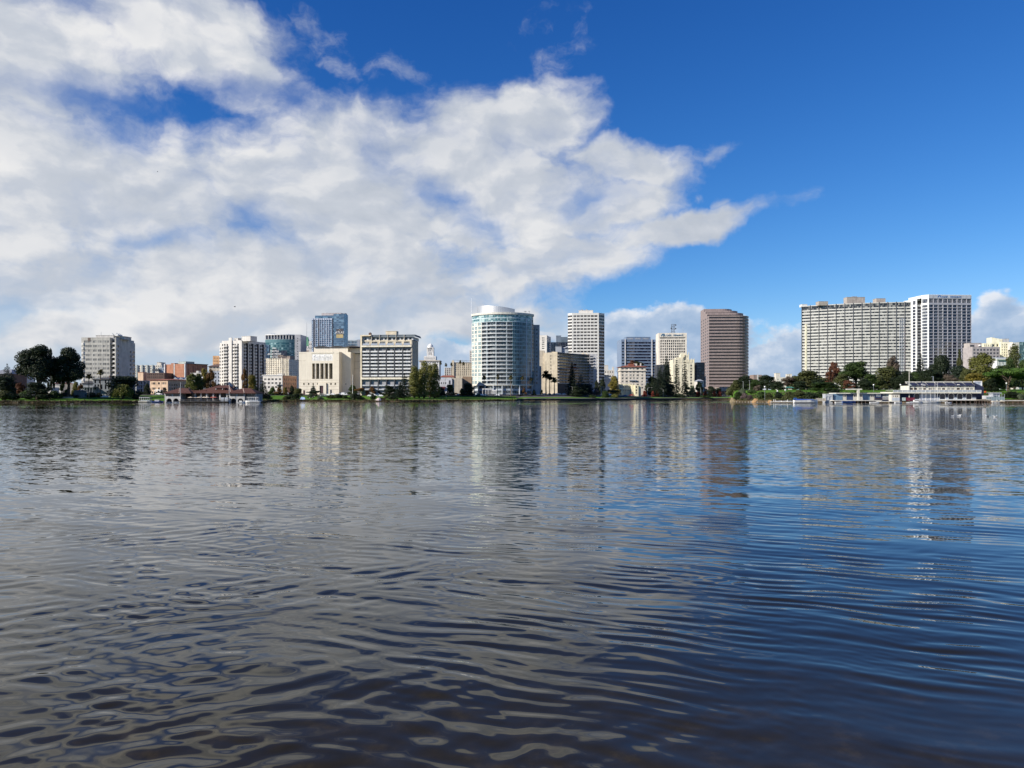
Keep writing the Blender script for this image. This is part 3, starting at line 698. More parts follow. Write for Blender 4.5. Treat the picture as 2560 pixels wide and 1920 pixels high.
def plain(name, label, px0, px1, ytop, Y, phi=0, dpx=None, D=18, zb=5.2, wall=CREAM, n=6, floors=(), h=1.5, fill=.5, glass=GD, side_n=0, roof=None, anchor=None, ybot=None, bars=0, d=.25, m0=.6, frame=None, cat='building', side_fill=None):
    """walls, windows by floor (picture rows of the sills), a flat roof; more may be added before finish()"""
    b = B(name, label, px0, px1, Y, anchor or ('r' if dpx and dpx > px1 else 'l'), phi, zb, D, dpx, cat)
    z = b.z; zs = [z(y) for y in floors]
    fr = grid(b.W, n, fill, zs, h, m0) if n else []; sd = grid(b.D, side_n, side_fill or fill, zs, h, m0) if side_n else []
    b.block(wall, 0, b.W, 0, b.D, 0, z(ytop), fr, sd if (dpx or 0) > px1 else (), sd if dpx and dpx < px0 else (), glass=glass, bars=bars, d=d, frame=frame)
    return b
def fl(y0, y1, n): return [lerp(y0, y1, k / (n - 1)) for k in range(n)] if n > 1 else [y0]

# houses glimpsed left of the grey tower
b = plain('cream_house', 'small cream house half hidden behind the trunk of the second eucalyptus', 128, 152, 958, 520, wall=WHITE, n=4, floors=[966, 975], h=1.5); b.part('roof', TILE).hip(-.5, b.W + .5, -.5, b.D + .5, b.z(958), b.z(955), 4, b.W - 4); b.finish()
b = plain('cream_house', 'low cream house with garage opening left of the eucalyptus trunk', 108, 127, 968, 480, zb=4.6, D=9, wall=WHITE, n=3, floors=[977], h=1.8, fill=.6); b.finish()
b = plain('white_house', 'pale house front showing behind the far left conifers', 34, 50, 934, 560, wall=WHITE, n=3, floors=[942, 952, 962], h=1.6); b.finish()
b = plain('dark_house', 'dark shingled house with long low roof at the left edge', -30, 27, 934, 540, wall=BROWN, n=5, floors=[938, 950, 962], h=1.6); b.part('roof', M('grey_shingle', (.22, .23, .25), .8)).hip(-1, b.W + 1, -1, b.D + 1, b.z(934), b.z(922), 6, b.W - 5); b.finish()
b = plain('park_shed', 'low grey shed behind the dark hedge beside the old house', 184, 203, 977, 455, D=6, zb=4., wall=M('shed_grey', (.14, .16, .16)), n=0); b.part('roof', M('shed_roof', (.13, .15, .15))).hip(-.3, b.W + .3, -.3, 6.3, b.z(977), b.z(975), 1.5, b.W - 1.5); b.finish()

# town between the grey tower and the white balcony tower
b = plain('apartment_block', 'long pale cream block with many narrow windows on the horizon', 336, 404, 913, 900, wall=M('pale_cream', (.68, .62, .52)), n=14, floors=fl(917.5, 941.5, 5), h=1.7, fill=.42, D=20)
for k in range(4): boxpart(b, 'bay', M('pale_green_bay', (.42, .45, .42)), b.x(341 + 13 * k), b.x(344.5 + 13 * k), -1.2, -.02, 0, b.z(912))
penthouse(b, M('pale_cream', (1, 1, 1)), b.x(391), b.x(402), 1, 12, b.z(914), b.z(906)); boxpart(b, 'stair_tower', GREYP, b.x(397), b.x(402.5), .4, .9, b.z(906), b.z(905)); b.finish()
b = plain('blue_grey_building', 'small blue grey building left of the orange brick pair', 397, 412, 919, 840, wall=M('slate_blue', (.30, .35, .41)), n=3, floors=fl(926, 940, 3), h=2, fill=.4); boxpart(b, 'awning', DARKP, b.x(383), b.x(400), -2, -.1, b.z(928), b.z(923)); b.finish()
b = plain('peach_building', 'windowless peach side wall of a low block behind the porch building', 345, 358, 930, 700, 20, 367, wall=PEACH, n=0, zb=5.4); boxpart(b, 'cornice', TILE, -.3, b.W + .3, -.3, -.02, b.z(931), b.z(930)); b.finish()
b = plain('brown_brick_building', 'low dark brown brick building below the blue grey one', 366, 411, 932, 690, wall=BROWN, n=9, floors=[938, 945], h=1.4, fill=.35); b.finish()
def brick_pair():
    b = B('brick_building', 'orange brick block with two lit end walls and long shaded side', 436, 461, 700, 'r', 24, 5.4, dpx=520)
    W, D, z, x = b.W, b.D, b.z, b.x; Zt = z(909.5)
    b.block(BRICK, .7, W - .7, 0, D, 0, Zt, right=[(1, Zt - 1.2, [(D * (k + .86) / 5, D * (k + .97) / 5) for k in range(5)])], glass=GN, d=.8)
    b.block(BRICK, x(411.5) + .6, x(431), 1.0, D * .6, 0, Zt - .2)
    for px in (410.6, 461.2, 434.9): boxpart(b, 'corner_pier', M('pale_pier', (.60, .58, .56)), x(px), x(px) + .7 * 1.4, -.25, 1.0, 0, Zt + .3)
    b.block(DARKP, x(431) + .02, .7 - .02, 2.5, D * .6, 0, Zt - .6)
    boxpart(b, 'fascia', DARKP, W - .68, W + .25, .2, D + .1, Zt, Zt + .6)
    for k in range(4): boxpart(b, 'groove', M('brick_groove', (.3, .11, .06)), 1.4, W - 1.2, -.05, -.002, z(918 + 8.5 * k), z(917.4 + 8.5 * k))
    penthouse(b, M('copper_green_panel', (.34, .38, .36)), x(437), x(456), 4, 14, Zt - .5, z(903.5)); penthouse(b, BRICK, x(421), x(430), 3, 10, Zt - .6, z(907.5))
    mast(b, x(436), 6, Zt, z(897)); b.finish()
brick_pair()
b = plain('orange_building', 'plain orange tower top with few small windows left of the white balcony tower', 532, 566, 889.5, 1000, wall=M('orange_wall', (.62, .36, .18)), n=7, floors=fl(897, 920, 4), h=1.8, fill=.35); b.finish()
b = plain('brown_roof_building', 'tan block under a dark brown hipped roof left of the white balcony tower', 522, 566, 916, 800, wall=TAN, n=5, floors=fl(921, 940, 3), h=1.6, fill=.4); b.part('roof', BROWN).hip(-1, b.W + 1, -1, b.D + 1, b.z(916), b.z(909.5), 5, b.W - 4); b.finish()
def porch_building():
    b = plain('porch_building', 'white three storey building with open balconies left of the peach villa', 341, 376, 952, 540, wall=M('grey_white', (.56, .56, .57)), n=4, floors=[960.5, 969.5, 979], h=1.7, fill=.6, D=10)
    for y in (951.5, 961, 971):
        m = MB(); m.box(-.2, b.W + .2, -1.6, -.02, b.z(y + .9), b.z(y)); m.build('balcony', WTRIM, b.root)
    for k in range(5): boxpart(b, 'post', WTRIM, b.W * k / 4 - .12, b.W * k / 4 + .12, -1.5, -1.3, 0, b.z(952.4))
    b.finish()
porch_building()
def villa():
    b = B('villa', 'peach three storey villa with red tile roof and arched ground floor', 375, 419.5, 520, 'r', 22, 4.9, dpx=470)
    W, D, z, x = b.W, b.D, b.z, b.x; f = 520 / F
    ops = lambda L: [(x(340 + p / 6.144), x(340 + q / 6.144)) for p, q in L]
    L3 = ops([(240, 254), (262, 292), (300, 308), (338, 366), (394, 405), (412, 440), (450, 462)])
    sd = grid(D, 8, .5, [z(965), z(974)], 1.5, .8); low = ops([(244, 264), (280, 302), (415, 430), (440, 455)])
    b.block(PEACH, 0, W, 0, D, 0, z(951), rws([z(974)], 1.5, L3) + rws([z(961)], 1.5, L3), sd[:], glass=GD, d=.3)
    for p, q in low:
        m = MB(); c = (p + q) / 2; r = (q - p) / 2; zz = z(980)
        m.poly([(c - r, -.03, .6), (c + r, -.03, .6)] + [(c + r * cos(a * pi / 6), -.03, zz + r * sin(a * pi / 6)) for a in range(7)]); m.build('arched_window', GD, b.root)
    m = MB(); m.box(x(392.5), x(407), -2, -.02, z(976), z(974)); [m.box(x(p), x(p) + .5, -2, -1.5, 0, z(976)) for p in (393, 398, 405)]; m.build('porch', WTRIM, b.root)
    m = MB(); m.quad((x(394), -.06, 0), (x(405), -.06, 0), (x(405), -.06, z(976.4)), (x(394), -.06, z(976.4))); m.build('door', DARKP, b.root)
    b.part('cornice', WTRIM).box(-.2, W + .2, -.2, D + .2, z(951) + .001, z(950.2)); b.part('roof', TILE).hip(-.8, W + .8, -.8, D + .8, z(949.6), z(946.5), 3, W - 3)
    b.finish()
villa()
b = plain('grey_shed_roof_building', 'low building with grey sawtooth roof behind the peach villa', 432, 474, 949, 640, wall=TAN, n=5, floors=[956, 964], h=1.4)
for k in range(3):
    m = MB(); w3 = b.W / 3; a = k * w3; m.prism([(a, 0), (a + w3 - .02, 0), (a + w3 - .02, 14), (a, 14)], b.z(949), b.z(949) + .1); m.poly([(a, 0, b.z(949)), (a + w3, 0, b.z(949)), (a + .4 * w3, 0, b.z(943))]); m.quad((a + .4 * w3, 0, b.z(943)), (a + w3, 0, b.z(949)), (a + w3, 14, b.z(949)), (a + .4 * w3, 14, b.z(943))); m.quad((a + .4 * w3, 0, b.z(943)), (a, 0, b.z(949)), (a, 14, b.z(949)), (a + .4 * w3, 14, b.z(943))); m.build('roof', GREYP, b.root)
b.finish()
b = plain('white_apartments', 'white low apartments with wavy balconies behind the autumn trees', 476, 512, 932, 600, wall=WHITE, n=5, floors=fl(942, 975, 4), h=1.6, fill=.55)
for k in range(4):
    m = MB(); m.box(b.x(496), b.x(509), -1.2, -.02, b.z(945 + 11 * k), b.z(942.5 + 11 * k)); m.build('balcony', WTRIM, b.root)
boxpart(b, 'stair_tower', WHITE, b.x(489), b.x(495), 1, 5, b.z(932), b.z(927)); b.finish()
b = plain('slate_building', 'shaded slate coloured building just left of the white balcony tower', 512, 552, 928, 680, wall=SHADEGREY, n=5, floors=fl(936, 972, 5), h=1.5, fill=.4); b.finish()

# white balcony tower
def balcony_tower():
    b = B('apartment_tower', 'white tower with zigzag stacks of balconies and dark striped side', 549, 602, 620, 'r', 23, 5.4, dpx=664)
    W, D, z, x = b.W, b.D, b.z, b.x; f = 620 / F; Zt = z(850.5); fh = 8.28 * f
    zs = [z(863.5) - k * fh for k in range(15)]
    xx = lambda X: x(340 + X / 6.144)
    ops = [(xx(1322), xx(1340)), (xx(1352), xx(1374)), (xx(1392), xx(1414)), (xx(1484), xx(1502)), (xx(1512), xx(1532)), (xx(1556), xx(1592))]
    sideops = []
    for k in range(4): c = D * (.10 + .215 * k); sideops += [(c + D * .015, c + D * .075), (c + D * .10, c + D * .165)]
    b.block(WHITE, xx(1320), W, 0, D, 0, Zt, off(rws(zs, 1.5, ops), xx(1320)), rws(zs, 1.55, [(D * .015, D * .04)] + sideops), glass=GD, d=.35)
    b.block(WHITE, -1.2, xx(1320) - .02, 1.6, D * .6, 0, Zt - 1.6, rws(zs[1:], 1.5, [(.5, 1.2)]), glass=GD)
    for X in (1435, 1585): boxpart(b, 'fin', WHITE, xx(X), xx(X + 45), -.8 if X == 1435 else -.4, -.02, 0, z(843.5) if X == 1435 else Zt - .5)
    for zz in zs:
        for X in (1345, 1500):
            m = MB(); a, c = xx(X), xx(X + 72)
            m.prism([(a, -.02), (c, -.02), (c - .3, -1.2), (a + (c - a) * .45, -1.9), (a + .2, -1.1)][::-1], zz - 1.05, zz - .85)
            m.prism([(c - .05, -.02), (c - .3, -1.2), (a + (c - a) * .45, -1.9), (a + .2, -1.1), (a + .05, -.02), (a + .17, -.02), (a + .32, -1.02), (a + (c - a) * .45, -1.78), (c - .4, -1.12), (c - .17, -.02)], zz - .85, zz + .15); m.build('balcony', WHITE, b.root)
        m = MB(); m.box(-2.4, -1.22, 2.2, 5, zz - 1.1, zz + .1); m.build('balcony', WHITE, b.root)
    dk = M('recess_shade', (.025, .023, .025), .8)  # near-black plates on the wall: recess shade put into the colour
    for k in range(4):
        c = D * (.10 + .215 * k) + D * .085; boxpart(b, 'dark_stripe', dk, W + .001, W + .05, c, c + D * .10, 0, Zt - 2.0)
        for zz in zs:
            q = MB(); q.box(W + .06, W + .9, c - D * .062, c - D * .004, zz - 1.1, zz + .05); q.build('balcony', M('shade_white', (.6, .58, .55)), b.root)
    for zz in zs: boxpart(b, 'balcony', WHITE, W + .02, W + .9, D * .95, D, zz - 1.1, zz)
    penthouse(b, WHITE, xx(1605), xx(1605) + 9, 1.5, 9, Zt - .8, z(841)); penthouse(b, WHITE, xx(1480), xx(1540), 2, 6, Zt - .8, z(844.8))
    for X in (1640, 1685, 1700): mast(b, xx(X), 4, z(841), z(836), .1)
    b.finish()
balcony_tower()

# green glass tower behind, roof sign, fluted block, cream block in front
def green_glass():
    b = B('office_tower', 'rounded green glass office tower with open loggia along its top', 663, 737, 1050, 'l', 0, 5.5, dpx=753)
    z = b.z; Y = 1050; A = [b.pt(663 + 74 * k / 10, Y - 9 * sin(pi * (k / 10 * .75 + .12)) + 3) for k in range(11)]
    wl = M('teal_spandrel', (.10, .20, .21), .25, .05, .2, .03, 0, .6); Zt = z(836.5)
    rows = [(z(920) + 3.6 * k, z(920) + 3.6 * k + 2.6) for k in range(int((z(849.5) - z(920)) / 3.6))]
    b.banded(wl, A, 0, z(848.5), rows, GT, .05)
    b.cap('roof', WTRIM, A + [b.pt(737, Y + 30), b.pt(663, Y + 30)], z(838.2), Zt)
    inn = b.banded(DARKP, [(p[0], p[1] + 2.5) for p in A], z(848.5), z(838.2), [(z(848), z(838.8))], GN, .2, 'loggia')
    b.cap('roof', WTRIM, A + [b.pt(737, Y + 30), b.pt(663, Y + 30)], z(849.3), z(848.5))
    for k in range(11): boxpart(b, 'loggia_post', WTRIM, A[k][0] - .35, A[k][0] + .35, A[k][1] + .1, A[k][1] + .8, z(848.5), z(838.2))
    sx = b.pt(737, Y - 2)[0]; g = M('grey_side', (.36, .36, .37))
    b.block(g, sx, b.pt(752.5, Y)[0], -2, 28, 0, Zt - .2, grid(b.pt(752.5, Y)[0] - sx, 1, .12, [z(900) + 3.6 * k for k in range(9)], 1.6), glass=GD)
    b.block(M('dark_blue_wing', (.07, .10, .16), .3), b.pt(663, Y)[0], b.pt(681, Y)[0], -14, -9.5, 0, z(863.5), grid(b.pt(681, Y)[0] - b.pt(663, Y)[0], 3, .8, fl(z(905), z(868), 10), 2.4), glass=GBL)
    boxpart(b, 'dark_sign_panel', GN, b.pt(706.5, Y)[0], b.pt(721, Y)[0], -7.0, -6.8, z(890), z(877))
    roof_clutter(b, 5, 38, 4, 10, Zt, 5, 4); b.finish()
green_glass()
FLUTE = M('warm_cream', (.76, .69, .55), .85)
def fluted():
    b = B('apartment_hotel', 'cream fluted old apartment block carrying a rooftop letter sign', 664, 722, 760, 'r', 14, 5.5, dpx=747)
    W, D, z, x = b.W, b.D, b.z, b.x; f = 760 / F; x1 = x(704)
    zs = fl(z(939), z(900.5), 9); h = 1.05
    b.block(FLUTE, 0, x1, 0, D, 0, z(896.5), grid(x1, 9, .35, zs, h, .4), glass=GD)
    b.block(FLUTE, x1, W, .8, D, 0, z(898.5), grid(W - x1, 5, .35, zs, h, .4), grid(D, 6, .4, zs, h, .6), glass=GD)
    for k in range(10): boxpart(b, 'fluted_pier', FLUTE, x1 * k / 9 - .35 if k else -.1, x1 * k / 9 + .35, -.35, -.02, z(944), z(894.5 if k % 3 else 893.5))
    for k in range(5): boxpart(b, 'fluted_pier', FLUTE, lerp(x1, W, (k + 1) / 5) - .6, lerp(x1, W, (k + 1) / 5) - .05, .2, .78, z(944), z(896.5))
    penthouse(b, M('brown_penthouse', (.25, .2, .17)), x(690), x(704), 3, 9, z(898), z(887)); penthouse(b, M('brown_penthouse', (1, 1, 1)), x(704), x(721), 3, 10, z(899), z(890))
    b.finish()
    s = thing('roof_sign', 'white open letters of an old hotel sign on the fluted block roof', 'sign', (wx(686, 763), 763, wz(897.2, 763)), radians(-14))
    for body, y, sz in (('HILL', 872.6, 2.6), ('CASTLE', 880.4, 2.9), ('APARTMENT', 887.4, 2.7), ('HOTEL', 894.0, 2.7)): text(body, sz, WTRIM, s, (0, 0, wz(y, 763) - wz(897.2, 763)))
    m = MB()
    for px in (-5, -1.5, 2, 5.5): m.tube((px, .3, -.2), (px, .3, 11.5), .09)
    for zz in (.9, 4.3, 7.2, 10): m.tube((-6.5, .3, zz), (6.5, .3, zz), .08)
    m.build('sign_frame', DARKP, s)
fluted()
def cream_front():
    b = B('cream_building', 'white four storey block with brown brick side wall in front of the fluted block', 657, 706, 600, 'r', 12, 5.4, dpx=741)
    W, D, z, x = b.W, b.D, b.z, b.x
    b.block(WHITE, 0, W, 0, D, 0, z(938), grid(W, 5, .6, [z(950.5), z(960), z(970)], 1.5, .5), glass=GD, bars=1)
    sd = M('brown_pink_brick', (.36, .22, .16), .9)
    b.block(sd, W + .01, W + .3, .4, D, 0, z(939), right=grid(D - .4, 6, .38, [z(951.5), z(962), z(972.5)], 1.9, .8), glass=GD, d=.2)
    boxpart(b, 'cornice', WTRIM, -.6, W + .4, -.6, -.02, z(938.5), z(937)); penthouse(b, WHITE, x(688), x(699), 4, 9, z(938), z(933.5))
    m = MB(); m.box(x(690), x(704), -1.5, -.02, z(962), z(961)); m.build('awning', GREYP, b.root); b.finish()
cream_front()

# cream temple
def temple():
    T = M('temple_stone', (.70, .64, .525), .85, .07, .2, .07); Y = 600
    b = B('temple', 'massive cream stone temple with five tall slots and carved white frieze', 747.5, 847.6, Y, 'l', 7, 4.9, D=30)
    W, D, z, x = b.W, b.D, b.z, b.x; X = lambda v: x(680 + v / 6.144); Zy = lambda v: z(760 + v / 6.144)
    slots = [(X(615), X(660)), (X(675), X(727)), (X(742), X(795)), (X(810), X(862)), (X(878), X(930))]
    f = b.part('wall', T); fc = Face((0, 0), (W, 0)); zt = z(880)
    sq = [(X(c - 11), X(c + 11)) for c in (490, 563, 632, 700, 838, 905, 972)]
    b.block(T, 0, W, 0, D, 0, zt, [(Zy(1244), Zy(1214), sq), (Zy(1152), Zy(914), slots), (Zy(875), Zy(772), [(X(615), X(932))])], glass=GD, d=2.2, par=.5)
    b.wins = [w for w in b.wins if w[3] * w[4] < 3]           # the slots and the frieze have no glass of the plain kind
    for p, q in slots:
        m = MB(); m.quad((p, 2.15, Zy(1152)), (q, 2.15, Zy(1152)), (q, 2.15, Zy(914)), (p, 2.15, Zy(914))); m.build('slot_window', M('olive_slot', (.13, .115, .085), .8), b.root)
    for k in range(6):
        e = (slots[0][0] - .35, *[(slots[j][1] + slots[j + 1][0]) / 2 for j in range(4)], slots[-1][1] + .35)[k]
        if 0 < k < 5: m = MB(); m.tube((e, .25, Zy(1152)), (e, .25, Zy(914)), .5, .5, 8); m.build('column', M('slot_column', (.76, .70, .60)), b.root)
    r = random.Random(4); m = MB(); m.box(X(615), X(932), .12, 2.1, Zy(874.5), Zy(772.5))
    for k in range(26):
        c = lerp(X(625), X(922), (k + .5) / 26); hh = r.uniform(.55, .95) * (Zy(772) - Zy(875)); ww = r.uniform(.22, .5)
        m.box(c - ww / 2, c + ww / 2, .02, .12, Zy(868), Zy(868) + hh * .75); m.tube((c, .1, Zy(868) + hh * .75), (c + r.uniform(-.2, .2), .1, Zy(868) + hh * .95), .2, .14, 6)
        m.tube((c, .1, Zy(868) + hh * .6), (c + r.uniform(-1, 1), .1, Zy(868) + hh * r.uniform(.3, .9)), .1, .06, 4)
    m.build('frieze', M('white_relief', (.82, .80, .76), .8), b.root)
    gr = M('stone_groove', (.42, .36, .27))
    for v in (1168, 1208, 1262, 1312): boxpart(b, 'groove', gr, .1, W - .1, -.03, -.004, Zy(v + 4), Zy(v))
    for v in (762, 870): boxpart(b, 'groove', gr, .1, X(520), -.03, -.004, Zy(v + 3), Zy(v)); boxpart(b, 'groove', gr, X(1030) - 2.0, W - .1, -.03, -.004, Zy(v + 3), Zy(v))
    boxpart(b, 'cornice', T, X(600), X(945), -.25, -.01, Zy(757), Zy(744))
    m = MB(); a0, a1, t = X(710), X(838), 1.0; m.box(a0, X(738), -1.0, -.01, 0, Zy(1216)); m.box(X(795), a1, -1.0, -.01, 0, Zy(1216)); m.box(X(738), X(795), -1.0, -.01, Zy(1256), Zy(1216)); m.build('portal', T, b.root)
    m = MB(); m.box(X(739), X(794), -.45, -.05, 0, Zy(1257)); m.build('door', M('door_plum', (.06, .03, .035)), b.root)
    m = MB(); m.box(X(892), X(918), -.1, -.01, 0, Zy(1318)); m.build('door', DARKP, b.root)
    m = MB(); m.box(X(480), X(508), -.1, -.01, 0, Zy(1325)); m.build('door', M('plum', (.07, .035, .035)), b.root)
    b.block(T, W + .02, X(1170), 6, D, 0, zt - .01, rws([Zy(1240)], 1.1, [(X(1085) - W, X(1100) - W)]), glass=GD)
    b.block(T, X(1170) + .02, X(1390), 15, 40, 0, z(882.5))
    b.block(T, X(585), X(1112), 8, 36, zt - .5, Zy(660)); b.block(T, X(1112) + .02, X(1370), 12, 44, zt - .5, Zy(672))
    for v in (765, 872): boxpart(b, 'groove', gr, X(1172), X(1380), 14.95, 14.99, Zy(v + 110), Zy(v + 106))
    for k in range(3):
        m = MB(); a, c = X(590 + 240 * k), X(590 + 240 * k + 235); pts = [(lerp(a, c, j / 8), 7.0, Zy(660) + .1 + 1.2 * sin(pi * j / 8)) for j in range(9)]
        for p, q in zip(pts, pts[1:]): m.quad(p, q, (q[0], 34, q[2]), (p[0], 34, p[2])); m.quad((p[0], 7, Zy(660)), (q[0], 7, Zy(660)), q, p)
        m.build('vault_roof', DROOF, b.root)
    b.finish()
temple()
def green_roof_tower():
    b = B('clock_tower', 'white clock tower with steep green copper roof behind the temple', 752, 774, 1300, 'l', 0, 5.5, D=15)
    z, x = b.z, b.x; W = b.W; cr = M('copper_green', (.10, .26, .15), .6)
    b.block(WHITE, 0, W, 0, W, 0, z(866)); c = W / 2 + .4; r0, r1 = W * .40, W * .16
    m = MB(); A = [(c - r0, c - r0), (c + r0, c - r0), (c + r0, c + r0), (c - r0, c + r0)]; Bq = [(c - r1, c - r1), (c + r1, c - r1), (c + r1, c + r1), (c - r1, c + r1)]
    for k in range(4): j = (k + 1) % 4; m.quad((*A[k], z(866)), (*A[j], z(866)), (*Bq[j], z(844)), (*Bq[k], z(844)))
    m.prism(Bq, z(844), z(842)); m.build('roof', cr, b.root)
    for k, px in enumerate((755.2, 762.5, 769)):
        m = MB(); m.lathe([(2.0, 0), (2.0, .3)], 14); o = m.build('clock_face', M('clock_dark', (.05, .05, .05)), b.root); o.location = (x(px), -.02, z(867.5)); o.rotation_euler = (pi / 2, 0, 0)
        m = MB(); m.lathe([(1.4, 0), (1.4, .34)], 14); q = m.build('clock_glass', WTRIM, o)
    for k in range(3): boxpart(b, 'cornice', M('rust_band', (.42, .3, .22)), -.2, W + .2, -.4, -.02, z(876.5 + 2 * k), z(875.6 + 2 * k))
    mast(b, c, c, z(842), z(806), .3, 'flagpole'); b.finish()
green_roof_tower()
def blue_tower():
    b = B('glass_tower', 'tall blue glass tower with dark banner high on its right side', 779, 860, 1050, 'r', 6, 5.5, dpx=870)
    W, D, z, x = b.W, b.D, b.z, b.x; X = lambda v: x(680 + v / 6.144); Zy = lambda v: z(760 + v / 6.144)
    gp = M('blue_grey_panel', (.40, .44, .52), .4, .08); sp = M('blue_spandrel', (.12, .2, .3), .25, .05, .2, .03, 0, .6); zs = [Zy(240 + 31.5 * k) for k in range(15)][::-1]; x1 = X(925)
    b.block(gp, 0, x1, 0, D, 0, Zy(215), [(z2 - 2.4, z2 - .3, [(.4, 1.9), (2.3, 5.2), (6.0, 8.8), (9.6, 11.2), (12, 14.5), (15.2, 17.8), (18.6, 21), (21.8, 24.2), (25, x1 - .5)]) for z2 in zs], glass=GBL, d=.25)
    for k in range(9): boxpart(b, 'fin', M('pale_blue_fin', (.58, .61, .67)), [1.9, 5.4, 9, 11.4, 14.7, 18, 21.3, 24.5, x1 - .4][k], [1.9, 5.4, 9, 11.4, 14.7, 18, 21.3, 24.5, x1 - .4][k] + .3, -.5, -.01, 0, Zy(215))
    for k in (0, 2): boxpart(b, 'dark_stripe', DARKP, X(640 + 33 * k), X(656 + 33 * k), -.08, -.01, 0, Zy(235))
    b.banded(sp, [(x1 + 1.6, 2), (x1 + 1.6, .3), (W, .3), (W, D)], 0, Zy(150), [(z2 - 2.75, z2 - .35) for z2 in zs] + [(Zy(240) + .4, Zy(190)), (Zy(180), Zy(152))], GBL, .06, mull=1.6, mullmat=gp)
    boxpart(b, 'dark_stripe', DARKP, x1 + .02, x1 + 1.58, .8, 2, 0, Zy(225)); b.cap('roof', DROOF, [(x1 + 1.6, .35), (W - .05, .35), (W - .05, D), (x1 + 1.6, D)], Zy(152), Zy(150))
    b.banded(sp, [(X(650), 8), (X(650), 2.6), (x1 + 1.58, 2.6)], Zy(215) - .8, Zy(170), [(Zy(212), Zy(192)), (Zy(186), Zy(173))], GBL, .06, mull=2)
    penthouse(b, M('rose_grey_panel', (.42, .38, .38)), X(745), X(1052), 4, 14, Zy(215) - .8, Zy(134)); penthouse(b, GREYP, X(1052) + .02, X(1103), 5, 14, Zy(150), Zy(136))
    dk = M('banner_dark', (.06, .06, .075), .7); m = MB(); m.box(X(987), X(1094), .05, .22, Zy(465), Zy(380)); ban = m.build('banner', dk, b.root)
    m = MB(); m.box(X(987), X(1094), .05, .22, Zy(520), Zy(466)); m.build('banner_gold_panel', M('banner_gold', (.42, .33, .16), .7), ban)
    text('ATLAS', 4.4, WTRIM, ban, ((X(987) + X(1094)) / 2, .04, Zy(452))); 
    m = MB(); cx = (X(987) + X(1094)) / 2
    for s in (-1, 1): m.tube((cx + s * 1.3, .02, Zy(415)), (cx, .02, Zy(388)), .28, .28, 4)
    m.build('emblem', M('emblem_tan', (.5, .42, .33)), ban)
    b.part('roof', DROOF); b.finish()
blue_tower()
b = plain('grey_glass_building', 'pale grey glass block top peeping out right of the blue tower', 869, 899, 850, 1150, wall=M('pale_glass_panel', (.36, .42, .45), .3), n=12, floors=fl(858, 890, 6), h=3, fill=.8, glass=GBL); boxpart(b, 'corner_tower', GREYP, b.x(893), b.W + .5, -1, 8, 0, b.z(849)); b.finish()
b = plain('white_low_building', 'small white building between the green roofed tower and the blue tower', 772, 781, 853, 1200, wall=WHITE, n=2, floors=[862, 872], h=2); b.finish()

